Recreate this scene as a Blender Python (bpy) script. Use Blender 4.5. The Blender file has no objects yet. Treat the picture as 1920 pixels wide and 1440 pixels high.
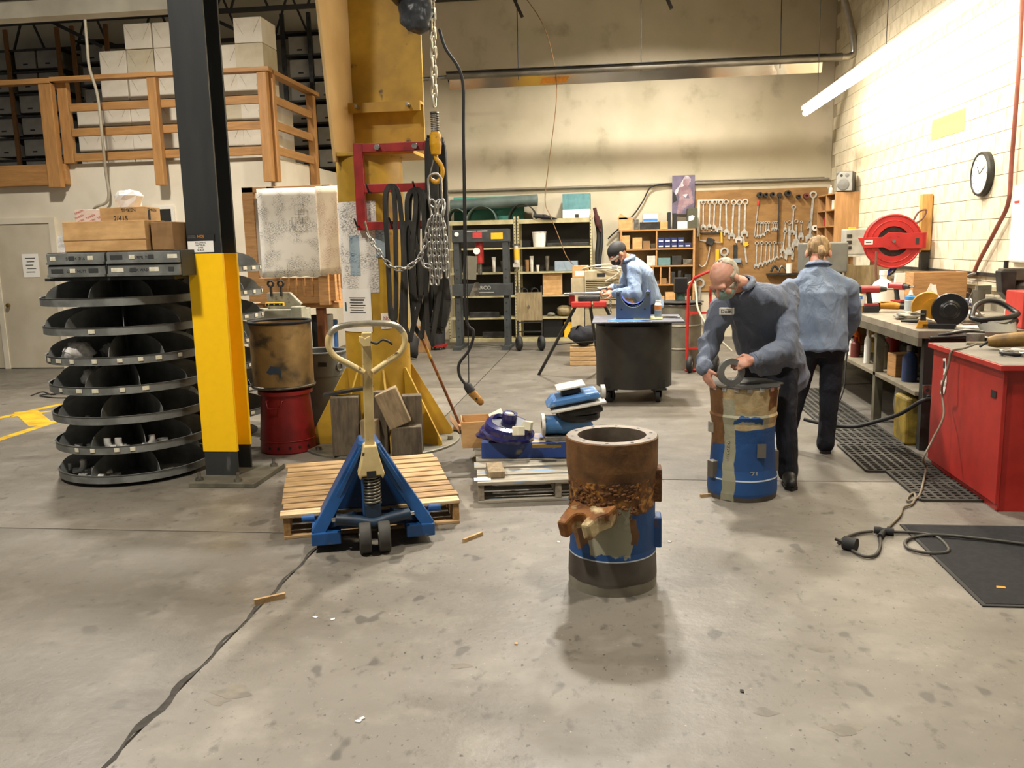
import bpy, math, random
from mathutils import Vector, Matrix, Euler, noise as mnoise
sc = bpy.context.scene
C = sc.collection
rnd = random.Random(7)
PI = math.pi
R = math.radians
# ---------------------------------------------------------------- camera, world, lights, exposure
FPX, CH = 1591.2, 1.65
_y, _p, _r = R(6.95), R(9.25), R(1.333)
_fw = Vector((-math.sin(_y) * math.cos(_p), math.cos(_y) * math.cos(_p), -math.sin(_p)))
_ri = Vector((math.cos(_y), math.sin(_y), 0))
_dn = _fw.cross(_ri)
_r2 = _ri * math.cos(_r) + _dn * math.sin(_r)
_d2 = -_ri * math.sin(_r) + _dn * math.cos(_r)
cam_d = bpy.data.cameras.new('camera')
cam = bpy.data.objects.new('camera', cam_d)
C.objects.link(cam)
cam_d.sensor_fit = 'HORIZONTAL'; cam_d.sensor_width = 36.0
cam_d.lens = FPX / 1920 * 36.0
cam_d.clip_start = .05; cam_d.clip_end = 200
cam.matrix_world = Matrix(((_r2.x, -_d2.x, -_fw.x, 0), (_r2.y, -_d2.y, -_fw.y, 0), (_r2.z, -_d2.z, -_fw.z, CH), (0, 0, 0, 1)))
sc.camera = cam
O3 = Vector((0, 0, CH))
def ray(x, y): return _r2 * ((x - 960) / FPX) + _d2 * ((y - 720) / FPX) + _fw
def G(x, y, z=0.0):
    d = ray(x, y); return O3 + d * ((z - CH) / d.z)
def PY(x, y, Y):
    d = ray(x, y); return O3 + d * (Y / d.y)
def PX(x, y, X):
    d = ray(x, y); return O3 + d * (X / d.x)

w = bpy.data.worlds.new('world'); sc.world = w; w.use_nodes = True
w.node_tree.nodes['Background'].inputs[0].default_value = (1.0, .96, .9, 1)
w.node_tree.nodes['Background'].inputs[1].default_value = .17
sc.view_settings.view_transform = 'Standard'; sc.view_settings.look = 'None'
sc.view_settings.gamma = 1; sc.view_settings.use_curve_mapping = False
sc.view_settings.exposure = 0.0
sc.cycles.max_bounces = 6; sc.cycles.diffuse_bounces = 4; sc.cycles.use_denoising = True
sc.cycles.sample_clamp_indirect = 6
def area(name, loc, size, power, col=(1, .94, .85), spread=147, aim=None, sy=None):
    l = bpy.data.lights.new(name, 'AREA'); l.shape = 'RECTANGLE' if sy else 'DISK'; l.size = size
    if sy: l.size_y = sy
    l.energy = power; l.color = col; l.spread = R(spread)
    o = bpy.data.objects.new(name, l); C.objects.link(o); o.location = loc
    d = (Vector(aim) - Vector(loc)) if aim else Vector((0, 0, -1))
    o.rotation_euler = d.to_track_quat('-Z', 'Y').to_euler()
    return o
area('high_bay_lamp', (-.3, 9.1, 5.6), .38, 450)
area('high_bay_lamp', (.4, 12.4, 5.7), .45, 340)
area('high_bay_lamp', (1.3, 3.6, 5.7), .45, 150)
area('high_bay_lamp', (-3.3, 2.4, 5.7), .45, 310)
area('high_bay_lamp', (-5.6, 8.2, 5.9), .45, 370, spread=165)

# ---------------------------------------------------------------- helpers
def L(h, a=1):
    h = h.lstrip('#'); o = []
    for i in (0, 2, 4):
        c = int(h[i:i + 2], 16) / 255
        o.append(c / 12.92 if c <= .04045 else ((c + .055) / 1.055) ** 2.4)
    return (*o, a)
MATS = {}
def M(name, c=None, c2=None, scale=6, lo=.42, hi=.6, c3=None, s3=14, lo3=.58, hi3=.66, rough=.6, metal=0.0, bump=0.0, bs=60, st=None, var=.12, coat=0):
    """procedural principled material: two noise-driven colour layers, fine value variation, optional bump"""
    if name in MATS: return MATS[name]
    m = bpy.data.materials.new(name); m.use_nodes = True; MATS[name] = m
    nt = m.node_tree; N = nt.nodes; K = nt.links.new; b = N['Principled BSDF']
    tc = N.new('ShaderNodeTexCoord'); mp = N.new('ShaderNodeMapping'); K(tc.outputs['Object'], mp.inputs[0])
    if st: mp.inputs['Scale'].default_value = st
    def noise(s, det=4):
        n = N.new('ShaderNodeTexNoise'); n.inputs['Scale'].default_value = s; n.inputs['Detail'].default_value = det
        K(mp.outputs[0], n.inputs['Vector']); return n
    def ramp(src, a, z):
        r = N.new('ShaderNodeMapRange'); r.inputs[1].default_value = a; r.inputs[2].default_value = z; K(src, r.inputs[0]); return r.outputs[0]
    def mix(f, a, z):
        x = N.new('ShaderNodeMix'); x.data_type = 'RGBA'
        K(f, x.inputs[0])
        for i, q in ((6, a), (7, z)):
            if isinstance(q, tuple): x.inputs[i].default_value = q
            else: K(q, x.inputs[i])
        return x.outputs[2]
    col = L(c); n1 = noise(scale)
    if c2: col = mix(ramp(n1.outputs[0], lo, hi), col, L(c2))
    if c3: col = mix(ramp(noise(s3, 6).outputs[0], lo3, hi3), col, L(c3))
    if var:
        h = N.new('ShaderNodeHueSaturation'); n4 = noise(scale * 3.1, 5)
        mr = N.new('ShaderNodeMapRange'); mr.inputs[1].default_value = .25; mr.inputs[2].default_value = .75
        mr.inputs[3].default_value = 1 - var; mr.inputs[4].default_value = 1 + var
        K(n4.outputs[0], mr.inputs[0]); K(mr.outputs[0], h.inputs['Value'])
        if isinstance(col, tuple): h.inputs['Color'].default_value = col
        else: K(col, h.inputs['Color'])
        col = h.outputs[0]
    if isinstance(col, tuple): b.inputs['Base Color'].default_value = col
    else: K(col, b.inputs['Base Color'])
    b.inputs['Roughness'].default_value = rough; b.inputs['Metallic'].default_value = metal
    if coat: b.inputs['Coat Weight'].default_value = coat
    if bump:
        bn = noise(bs, 5); bp = N.new('ShaderNodeBump'); bp.inputs['Strength'].default_value = bump; bp.inputs['Distance'].default_value = .02
        K(bn.outputs[0], bp.inputs['Height']); K(bp.outputs[0], b.inputs['Normal'])
    return m
def emit(name, c, s):
    m = bpy.data.materials.new(name); m.use_nodes = True; b = m.node_tree.nodes['Principled BSDF']
    b.inputs['Base Color'].default_value = L(c); b.inputs['Emission Color'].default_value = L(c); b.inputs['Emission Strength'].default_value = s
    return m
V3 = Vector
def frame(z):
    z = z.normalized(); a = V3((0, 0, 1)) if abs(z.z) < .93 else V3((1, 0, 0))
    x = a.cross(z).normalized(); return x, z.cross(x)
class MB:
    def __init__(s): s.v = []; s.f = []; s.sm = []; s.T = None
    def add(s, vs, fs, sm=False):
        o = len(s.v)
        for p in vs:
            p = V3(p); s.v.append(tuple(s.T @ p) if s.T is not None else tuple(p))
        for f in fs: s.f.append([i + o for i in f]); s.sm.append(sm)
        return s
    def bx(s, x0, x1, y0, y1, z0, z1):
        v = [(x, y, z) for z in (z0, z1) for y in (y0, y1) for x in (x0, x1)]
        return s.add(v, [(0, 2, 3, 1), (4, 5, 7, 6), (0, 1, 5, 4), (2, 6, 7, 3), (0, 4, 6, 2), (1, 3, 7, 5)])
    def box(s, c, d, rot=(0, 0, 0)):
        m = Euler(rot).to_matrix(); c = V3(c); hx, hy, hz = d[0] / 2, d[1] / 2, d[2] / 2
        v = [c + m @ V3((x, y, z)) for z in (-hz, hz) for y in (-hy, hy) for x in (-hx, hx)]
        return s.add(v, [(0, 2, 3, 1), (4, 5, 7, 6), (0, 1, 5, 4), (2, 6, 7, 3), (0, 4, 6, 2), (1, 3, 7, 5)])
    def bar(s, p0, p1, wd, th, up=None):
        """rectangular bar between two points"""
        p0, p1 = V3(p0), V3(p1); z = (p1 - p0).normalized()
        if up is not None: x = V3(up).cross(z).normalized(); y = z.cross(x)
        else: x, y = frame(z)
        v = []
        for p in (p0, p1):
            for a, b in ((-1, -1), (1, -1), (1, 1), (-1, 1)): v.append(p + x * (a * wd / 2) + y * (b * th / 2))
        return s.add(v, [(3, 2, 1, 0), (4, 5, 6, 7), (0, 1, 5, 4), (1, 2, 6, 5), (2, 3, 7, 6), (3, 0, 4, 7)])
    def cyl(s, p0, p1, r0, r1=None, n=16, caps=True):
        r1 = r0 if r1 is None else r1; p0, p1 = V3(p0), V3(p1); x, y = frame(p1 - p0); v = []; cs = [(math.cos(2 * PI * i / n), math.sin(2 * PI * i / n)) for i in range(n)]
        for p, r in ((p0, r0), (p1, r1)): v += [p + x * (a * r) + y * (b * r) for a, b in cs]
        s.add(v, [(i, (i + 1) % n, n + (i + 1) % n, n + i) for i in range(n)], True)
        if caps: s.add(v[:n], [tuple(range(n - 1, -1, -1))]); s.add(v[n:], [tuple(range(n))])
        return s
    def tube(s, pts, r, n=8, closed=False, caps=True):
        pts = [V3(p) for p in pts]; m = len(pts); rs = r if isinstance(r, (list, tuple)) else [r] * m
        v = []; px = None
        for i, p in enumerate(pts):
            a = pts[(i - 1) % m] if (closed or i) else p; b = pts[(i + 1) % m] if (closed or i < m - 1) else p
            t = (b - a); t = t.normalized() if t.length > 1e-9 else V3((0, 0, 1))
            if px is None: x, y = frame(t)
            else:
                x = px - t * px.dot(t)
                if x.length < 1e-6: x, y = frame(t)
                x.normalize(); y = t.cross(x)
            px = x
            v += [p + (x * math.cos(2 * PI * k / n) + y * math.sin(2 * PI * k / n)) * rs[i] for k in range(n)]
        fs = []
        for i in range(m if closed else m - 1):
            j = (i + 1) % m
            fs += [(i * n + k, i * n + (k + 1) % n, j * n + (k + 1) % n, j * n + k) for k in range(n)]
        s.add(v, fs, True)
        if caps and not closed: s.add(v[:n], [tuple(range(n - 1, -1, -1))]); s.add(v[-n:], [tuple(range(n))])
        return s
    def lathe(s, prof, c=(0, 0, 0), n=32, axis='z', a0=0, a1=2 * PI, flat=False):
        """revolve (r, h) profile; each profile segment keeps its own hard edge"""
        c = V3(c); full = abs(a1 - a0 - 2 * PI) < 1e-6; m = n if full else n + 1
        def pt(r, h, a):
            q = (r * math.cos(a), r * math.sin(a), h)
            return c + V3({'z': q, 'y': (q[0], q[2], q[1]), 'x': (q[2], q[0], q[1])}[axis])
        an = [a0 + (a1 - a0) * i / n for i in range(m)]
        for (r0, h0), (r1, h1) in zip(prof, prof[1:]):
            v = [pt(r0, h0, a) for a in an] + [pt(r1, h1, a) for a in an]
            fs = [(i, (i + 1) % m, m + (i + 1) % m, m + i) for i in range(m if full else n)]
            s.add(v, fs, not flat)
        return s
    def prism(s, poly, h0, h1, ax='z'):
        """extrude a 2D polygon; ax is the extrusion axis"""
        n = len(poly)
        def q(a, b, h): return {'z': (a, b, h), 'y': (a, h, b), 'x': (h, a, b)}[ax]
        v = [q(a, b, h0) for a, b in poly] + [q(a, b, h1) for a, b in poly]
        return s.add(v, [tuple(range(n - 1, -1, -1)), tuple(range(n, 2 * n))] + [(i, (i + 1) % n, n + (i + 1) % n, n + i) for i in range(n)])
    def torus(s, c, R_, r, axis=(0, 0, 1), n=24, k=8, a0=0, a1=2 * PI):
        x, y = frame(V3(axis)); c = V3(c); full = abs(a1 - a0 - 2 * PI) < 1e-6
        m = n if full else n + 1
        return s.tube([c + x * (R_ * math.cos(a0 + (a1 - a0) * i / n)) + y * (R_ * math.sin(a0 + (a1 - a0) * i / n)) for i in range(m)], r, k, closed=full)
    def sph(s, c, r, n=12, rot=None):
        c = V3(c); r = (r, r, r) if not isinstance(r, (tuple, list)) else r
        m = Euler(rot).to_matrix() if rot else Matrix.Identity(3); v = [c + m @ V3((0, 0, r[2]))]; k = n // 2
        for i in range(1, k):
            t = PI * i / k
            v += [c + m @ V3((r[0] * math.sin(t) * math.cos(2 * PI * j / n), r[1] * math.sin(t) * math.sin(2 * PI * j / n), r[2] * math.cos(t))) for j in range(n)]
        v.append(c + m @ V3((0, 0, -r[2]))); fs = [(0, 1 + j, 1 + (j + 1) % n) for j in range(n)]
        for i in range(k - 2):
            a = 1 + i * n; fs += [(a + j, a + n + j, a + n + (j + 1) % n, a + (j + 1) % n) for j in range(n)]
        a = 1 + (k - 2) * n; fs += [(a + j, len(v) - 1, a + (j + 1) % n) for j in range(n)]
        return s.add(v, fs, True)
    def mesh(s, name):
        me = bpy.data.meshes.new(name); me.from_pydata(s.v, [], s.f); me.polygons.foreach_set('use_smooth', s.sm); me.update(); return me
    def build(s, name, mat, parent=None, bev=0, label=None):
        o = bpy.data.objects.new(name, s.mesh(name)); C.objects.link(o)
        if mat is not None: o.data.materials.append(mat)
        if parent is not None: o.parent = parent
        if bev:
            m = o.modifiers.new('bevel', 'BEVEL'); m.width = bev; m.segments = 2; m.limit_method = 'ANGLE'; m.angle_limit = R(40)
        if label: o['label'] = label
        return o
def thing(name, label, cat, loc=(0, 0, 0), rz=0, group=None):
    o = bpy.data.objects.new(name, None); C.objects.link(o); o.empty_display_size = .1
    o.location = loc; o.rotation_euler = (0, 0, rz); o['label'] = label; o['category'] = cat
    if group: o['group'] = group
    return o
def tag(o, label, cat, group=None, loc=None, rot=None):
    o['label'] = label; o['category'] = cat
    if group: o['group'] = group
    if loc is not None: o.location = loc
    if rot is not None: o.rotation_euler = rot
    return o
def struct(o): o['kind'] = 'structure'; return o
def inst(src, name=None, parent=None, loc=None, rot=None, scale=None, mat=None):
    """a copy that shares mesh data"""
    o = src.copy(); C.objects.link(o)
    if name: o.name = name
    if parent is not None: o.parent = parent
    if loc is not None: o.location = loc
    if rot is not None: o.rotation_euler = rot
    if scale is not None: o.scale = scale
    if mat is not None: o.material_slots[0].link = 'OBJECT'; o.material_slots[0].material = mat
    return o
def copy_tree(src, parent=None):
    c = src.copy(); C.objects.link(c)
    if parent is not None: c.parent = parent
    for ch in list(src.children): copy_tree(ch, c)
    return c
def text(s, size, name, mat, parent, loc, rot=(PI / 2, 0, 0), depth=.0006, align='CENTER'):
    cu = bpy.data.curves.new(name, 'FONT'); cu.body = s; cu.size = size; cu.extrude = depth; cu.align_x = align; cu.align_y = 'CENTER'; cu.resolution_u = 2
    t = bpy.data.objects.new('tmp', cu); C.objects.link(t)
    me = bpy.data.meshes.new_from_object(t.evaluated_get(bpy.context.evaluated_depsgraph_get())); bpy.data.objects.remove(t)
    o = bpy.data.objects.new(name, me); C.objects.link(o); me.materials.clear(); me.materials.append(mat); o.parent = parent; o.location = loc; o.rotation_euler = rot
    return o
def bez(pts, n=8):
    """Catmull-Rom through points"""
    p = [V3(q) for q in pts]; p = [p[0]] + p + [p[-1]]; o = []
    for i in range(1, len(p) - 2):
        for k in range(n):
            t = k / n; a, b, c, d = p[i - 1], p[i], p[i + 1], p[i + 2]
            o.append(.5 * ((2 * b) + (c - a) * t + (2 * a - 5 * b + 4 * c - d) * t * t + (3 * b - a - 3 * c + d) * t ** 3))
    o.append(p[-2]); return o
def open_box(w, d, h, t=.006, flaps=0):
    m = MB(); m.bx(-w / 2, w / 2, -d / 2, d / 2, 0, t)
    m.bx(-w / 2, w / 2, -d / 2, -d / 2 + t, t, h); m.bx(-w / 2, w / 2, d / 2 - t, d / 2, t, h)
    m.bx(-w / 2, -w / 2 + t, -d / 2 + t, d / 2 - t, t, h); m.bx(w / 2 - t, w / 2, -d / 2 + t, d / 2 - t, t, h); return m
def simple(name, label, cat, mb, mat, loc=(0, 0, 0), rot=(0, 0, 0), group=None, bev=0):
    return tag(mb.build(name, mat, None, bev), label, cat, group, loc, rot)
# ---------------------------------------------------------------- common materials
m_steel = M('bare_steel', '9a968c', '6f6b63', rough=.38, metal=.9, scale=12)
m_chrome = M('chrome', 'd6d2c8', rough=.18, metal=1, var=.04)
m_dark = M('dark_steel', '3c3b38', '2b2a28', rough=.5, metal=.4, scale=8)
m_black = M('black_rubber', '1c1b1a', rough=.7, var=.2)
m_blackgloss = M('black_plastic', '191919', rough=.35, var=.1)
m_card = M('cardboard', 'c89e68', 'b58c58', rough=.85, scale=4, st=(1, 1, 3))
m_card2 = M('dark_cardboard', '8c6a42', '7a5a36', rough=.85, scale=5)
m_white = M('white_paint', 'dcd6c8', rough=.6, var=.05)
m_paper = M('white_paper', 'e9e5da', rough=.8, var=.03)
m_woodA = M('pine_wood', 'b98c58', '9e7244', rough=.6, scale=5, st=(1, 1, 9), lo=.35, hi=.7)
m_redp = M('red_paint', '9c2420', '7f1b19', rough=.4, scale=5)
m_yel = M('yellow_plastic', 'e0ac24', rough=.45, var=.1)
m_ink = M('black_ink', '2a2926', rough=.8, var=.2)
# ================================================================ SETTING
def concrete(name='concrete', k=1.0, sp=1.0):
    m = bpy.data.materials.new(name); m.use_nodes = True; nt = m.node_tree; N = nt.nodes; K = nt.links.new; b = N['Principled BSDF']
    tc = N.new('ShaderNodeTexCoord')
    def noise(s, d=6, st=None, ro=.6):
        n = N.new('ShaderNodeTexNoise'); n.inputs['Scale'].default_value = s; n.inputs['Detail'].default_value = d; n.inputs['Roughness'].default_value = ro
        mp = N.new('ShaderNodeMapping'); K(tc.outputs['Object'], mp.inputs[0])
        if st: mp.inputs['Scale'].default_value = st
        K(mp.outputs[0], n.inputs['Vector']); return n.outputs[0]
    def rm(s, a, z, lo=0, hi=1):
        r = N.new('ShaderNodeMapRange'); r.inputs[1].default_value = a; r.inputs[2].default_value = z; r.inputs[3].default_value = lo; r.inputs[4].default_value = hi; K(s, r.inputs[0]); return r.outputs[0]
    def mix(f, a, z, bt='MIX'):
        x = N.new('ShaderNodeMix'); x.data_type = 'RGBA'; x.blend_type = bt; K(f, x.inputs[0])
        for i, q in ((6, a), (7, z)):
            if isinstance(q, tuple): x.inputs[i].default_value = q
            else: K(q, x.inputs[i])
        return x.outputs[2]
    c = mix(rm(noise(.7), .38, .62), L('7f786c'), L('716a5e'))
    c = mix(rm(noise(3.2, 8), .5, .72), c, L('8e877a'))
    c = mix(rm(noise(1.1, 5, (1, 2.2, 1)), .55, .75), c, L('625b4f'))
    c = mix(rm(noise(9, 6, (1.6, 1, 1), .65), .58, .68, 0, .6 * sp), c, L('4e483f'))
    c = mix(rm(noise(4.1, 2, (1.4, 1, 1), .5), .66, .70, 0, .7 * sp), c, L('4a453e'))
    c = mix(rm(noise(26, 3, (1.5, 1, 1), .5), .66, .72, 0, .8 * sp), c, L('38332d'))
    c = mix(rm(noise(55, 2), .70, .76, 0, .6 * sp), c, L('b8b0a0'))
    hs = N.new('ShaderNodeHueSaturation'); hs.inputs['Value'].default_value = k; K(c, hs.inputs['Color']); K(hs.outputs[0], b.inputs['Base Color'])
    K(rm(noise(1.3, 5), .35, .7, .38, .62), b.inputs['Roughness'])
    bp = N.new('ShaderNodeBump'); bp.inputs['Strength'].default_value = .12; bp.inputs['Distance'].default_value = .02
    K(noise(22, 6), bp.inputs['Height']); K(bp.outputs[0], b.inputs['Normal'])
    return m
m_conc = concrete('concrete', .88); m_concL = concrete('sealed_concrete', .68, .5); m_concM = concrete('mid_concrete', .84, .8); m_concB = concrete('dim_back_concrete', .6, .6)  # back slabs: same concrete, colour lowered in place of dimmer light
m_joint = M('joint_filler', '3a352d', '2a2620', rough=.9, scale=20)
fl = struct(MB().bx(-13, 3.6, -3, 15.1, -.12, -.02).build('floor', m_joint))
g = .006
XS = [-13, -7.5, -1.66, 3.6]
for i in range(3):
    ys = [-3, 4.63, 9.8, 15.1] if i < 2 else [-3, 5.87, 11.2, 15.1]
    for y0, y1 in zip(ys, ys[1:]):
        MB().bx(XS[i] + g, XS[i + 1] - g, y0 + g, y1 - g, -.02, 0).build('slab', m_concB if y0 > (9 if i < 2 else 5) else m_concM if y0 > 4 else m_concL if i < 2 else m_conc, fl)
v = []; n = 60
for k in range(n + 1):
    y = 1.6 + 3.0 * k / n; wv = .004 + .010 * abs(math.sin(k * 1.7) * math.sin(k * .53)) + (.01 if 19 < k < 27 else 0)
    ox = -1.665 + .012 * math.sin(k * .9)
    v += [(ox - wv, y, .0008), (ox + wv * rnd.uniform(.6, 1.2), y, .0008)]
MB().add(v, [(2 * k, 2 * k + 1, 2 * k + 3, 2 * k + 2) for k in range(n)]).build('joint_filler', m_joint, fl, label='dark crumbling filler along the floor joint')
m_yline = M('yellow_floor_paint', 'd2a818', 'b48e18', scale=5, rough=.6)
for a, z in (((-260, 842), (118, 757)), ((-260, 908), (126, 783)), ((20, 781), (118, 768))):
    p, q = G(*a), G(*z); MB().bar((p.x, p.y, .0007), (q.x, q.y, .0007), .1 if a[0] < 0 else .06, .0012, up=(0, 0, 1)).build('floor_marking', m_yline, fl)
p, q = G(48, 771), G(78, 797); MB().bar((p.x, p.y, .0008), (q.x, q.y, .0008), .22, .0014, up=(0, 0, 1)).build('floor_marking', m_yline, fl)
v = []
for sx, sy, r0 in ((437, 1297, .07), (408, 1315, .045), (1583, 1368, .06), (862, 1249, .04), (1700, 1072, .06), (1435, 1335, .04), (1545, 1218, .05)):
    c0 = G(sx, sy); k = 28; pts = [(c0.x + r0 * (1 + .35 * math.sin(3 * a + sx)) * math.cos(a), c0.y + .6 * r0 * (1 + .3 * math.cos(2 * a + sy)) * math.sin(a), .0006) for a in [2 * PI * i / k for i in range(k)]]
    MB().add(pts, [tuple(range(k))]).build('oil_stain', M('oil_stain', '615a4f', '706859', rough=.45, scale=12), fl)
# back wall
m_wall = M('painted_wall', 'c4b89f', 'bab095', rough=.75, scale=1.2, var=.04, c3='9d9078', s3=2.4, lo3=.6, hi3=.8)
struct(MB().bx(-13, 3.8, 15.1, 15.3, -.1, 6.6).build('wall_back', m_wall))
# block wall on the right: mortar core + blocks one by one
m_mortar = M('mortar', 'a5977a', rough=.9)
m_block = M('painted_block', 'd4c8ae', 'c8bc9f', rough=.75, scale=3, var=.07, bump=.05, bs=90, c3='b8aa8c', s3=5, lo3=.56, hi3=.75)
wr = struct(MB().bx(3.612, 3.8, 3, 15.1, -.1, 6.6).build('wall_right', m_mortar))
bl0 = MB().bx(3.6, 3.615, -.197, .197, .003, .197)
cells = []
for r_ in range(0, 33):
    yy = 3.4 + (.2 if r_ % 2 else 0)
    while yy < 15.0: cells.append((yy, r_ * .2)); yy += .4
def vis(c):
    q = V3((3.6, c[0], c[1] + .1)) - O3; zz = q.dot(_fw); px, py = 960 + FPX * q.dot(_r2) / zz, 720 + FPX * q.dot(_d2) / zz
    return px < 1960 and -30 < py < 1000
vc = sorted([c for c in cells if vis(c)]); near = vc[:300]; ns_ = set(near); far = [c for c in cells if c not in ns_]
b0 = bl0.build('block', m_block, wr); b0.location = (0, near[0][0], near[0][1])
for c in near[1:]: inst(b0, 'block', wr, (0, c[0], c[1]))
mb = MB()
for c in far: mb.bx(3.6, 3.615, c[0] - .197, min(c[0] + .197, 15.1), c[1] + .003, c[1] + .197)
mb.build('far_blocks', m_block, wr)['kind'] = 'stuff'
m_ceil = M('dark_ceiling', '4a463e', rough=.9)
struct(MB().bx(-13, 3.8, -3, 15.3, 6.6, 6.7).build('ceiling', m_ceil))
# office box under the mezzanine
m_office = M('office_wall', 'd5cbb6', 'ccc1ab', rough=.7, scale=1.5, var=.03)
m_dirt = M('door_paint', 'c4b9a2', 'bbaf97', rough=.6, scale=2, var=.04)
wo = struct(MB().bx(-12.5, -4.7, 11.7, 11.85, 0, 2.95).bx(-4.85, -4.7, 11.85, 15.1, 0, 2.95).build('wall_office', m_office))
struct(MB().bx(-12.5, -4.86, 11.86, 15.1, 2.7, 2.8).build('floor_mezzanine', M('plywood_deck', '7d6746', rough=.8)))
d = struct(MB().bx(-9.0, -8.13, 11.655, 11.698, .01, 2.13).build('door_1', m_dirt, bev=.004))
for a in ((-9.08, -9.0, 0, 2.21), (-8.13, -8.04, 0, 2.21), (-9.0, -8.13, 2.13, 2.21)): MB().bx(a[0], a[1], 11.64, 11.698, a[2], a[3]).build('door_frame', m_office, d)
MB().lathe([(0, -.06), (.028, -.055), (.032, -.03), (.012, -.02), (.012, 0)], (-8.9, 11.655, .95), 14, 'y').build('door_knob', M('brass', '9a8350', rough=.3, metal=1), d)
d2 = struct(MB().bx(-9.9, -9.08, 11.66, 11.698, .01, 2.13).build('door_2', m_dirt, bev=.004))
nt_ = tag(MB().bx(-.13, .13, -.002, 0, -.17, .17).build('door_notice', m_paper), 'white printed notice taped to the office door', 'notice', None, PY(58, 498, 11.65))
for k in range(5): MB().bx(-.08 + .02 * (k % 2), .08 - .02 * (k % 3), -.0028, -.002, .1 - k * .05, .112 - k * .05).build('print_line', m_ink, nt_)
w2 = struct(MB().bx(-6.5, -6.26, 11.68, 11.7, 1.55, 2.28).build('window_1', M('window_glass_dark', '2e2c28', rough=.2)))
for a in ((-6.55, -6.21, 2.28, 2.33), (-6.55, -6.21, 1.5, 1.55), (-6.55, -6.5, 1.55, 2.28), (-6.26, -6.21, 1.55, 2.28)): MB().bx(a[0], a[1], 11.67, 11.7, a[2], a[3]).build('window_frame', m_white, w2)
struct(MB().bx(-12.5, -4.69, 11.69, 11.7, 0, .012).build('baseboard_office', m_joint))
# mezzanine timber: rim beam, guard rail (each post and rail its own part)
m_fir = M('fir_timber', 'ae7f48', '956a3a', rough=.6, scale=4, st=(5, 5, .6), lo=.3, hi=.75, var=.12)
m_firx = M('fir_timber_rail', 'ae7f48', '956a3a', rough=.6, scale=4, st=(.6, 5, 5), lo=.3, hi=.75, var=.12)
simple('rim_beam', 'wide timber beam below the mezzanine edge above the office door', 'beam', MB().bx(-12.2, -7.75, 11.6, 11.695, 2.66, 2.95), m_firx, bev=.006)
gr = thing('guard_rail', 'timber guard rail of posts and boards along the mezzanine edge', 'railing', (-6.2, 11.6, 2.6))
def gpart(n, x0, x1, y0, y1, z0, z1, m): MB().bx(x0 + 6.2, x1 + 6.2, y0 - 11.6, y1 - 11.6, z0 - 2.6, z1 - 2.6).build(n, m, gr, .006)
gpart('post', -7.97, -7.78, 11.5, 11.6, 2.62, 4.06, m_fir)
gpart('post', -7.77, -7.62, 11.61, 11.7, 2.95, 4.06, m_fir)
for x in (-6.36, -4.78): gpart('post', x, x + .13, 11.5, 11.6, 2.6, 4.06, m_fir)
gpart('post', -4.7, -4.6, 11.61, 11.7, 2.6, 4.06, m_fir)
gpart('post', -4.69, -4.58, 13.12, 13.25, 2.6, 4.0, m_fir)
gpart('rail', -12.2, -7.78, 11.48, 11.62, 4.03, 4.1, m_firx); gpart('rail', -7.78, -4.6, 11.48, 11.62, 4.05, 4.11, m_firx)
for z in (3.71, 3.37, 3.03):
    gpart('rail', -7.6, -4.72, 11.605, 11.645, z - .055, z + .055, m_firx)
    gpart('rail', -4.66, -4.61, 11.7, 13.3, z - .055, z + .055, M('fir_timber_side', 'ae7f48', '956a3a', rough=.6, scale=4, st=(5, .6, 5), lo=.3, hi=.75))
gpart('rail', -4.72, -4.58, 11.62, 13.45, 4.03, 4.09, M('fir_timber_side'))
# storage boxes stacked behind the rail
m_box = M('white_carton', 'd6cdbb', 'cbc0ab', rough=.8, scale=3, var=.04)
m_box2 = M('aged_carton', 'c4b99f', 'b8ab8e', rough=.8, scale=3, var=.05)
m_fold = M('carton_seam', '8b806a', rough=.9)
BW, BD, BH = .415, .52, .348
bxm = MB().bx(-BW / 2 + .004, BW / 2 - .004, 0, BD, .003, BH - .004)
def carton(x, y, z, label, diag=True, mat=None, w=1, grp='white cartons stacked on the mezzanine'):
    o = bxm.build('storage_carton', mat or (m_box if rnd.random() < .75 else m_box2), bev=.008) if not carton.src else inst(carton.src, 'storage_carton', mat=mat or (m_box if rnd.random() < .75 else m_box2))
    carton.src = carton.src or o; tag(o, label, 'box', grp, (x, y, z)); o.scale.x = w
    if diag and rnd.random() < .7:
        k = rnd.choice((.5, .65)); s = MB()
        for sx in (-1, 1): s.bar((sx * BW * .46, -.001, BH * .96), (sx * BW * .18, -.001, BH * (1 - k)), .003, .003)
        if not carton.fold: carton.fold = s.build('flap_seam', m_fold, o)
        else: inst(carton.fold, 'flap_seam', o)
    return o
carton.src = None; carton.fold = None
Z0 = 2.801
ORD = ['first', 'second', 'third', 'fourth', 'fifth', 'sixth', 'seventh']
for col, x in enumerate([-7.55, -7.13, -6.71, -6.29, -5.87, -5.45, -5.075]):
    rows = [3, 5, 6, 6, 5, 5, 6][col]
    for r_ in range(rows):
        left = col < 4
        top = r_ == rows - 1
        lab = 'white carton, ' + ('bottom' if r_ == 0 else ORD[r_] + ' from the bottom') + ' of the ' + ORD[col] + ' mezzanine stack from the left'
        if top: lab = ['top white carton of the lowest stack beside the mezzanine post', 'top white carton at the left shoulder of the mezzanine stack', 'highest white carton just left of the dark column', 'highest white carton half hidden by the dark column', 'top carton hidden behind the dark column', 'top carton beside the tallest right-hand stack', 'tallest white carton right of the dark column'][col]
        carton(x + rnd.uniform(-.006, .006), 12.0 + rnd.uniform(-.01, .02), Z0 + r_ * BH, lab)
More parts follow.
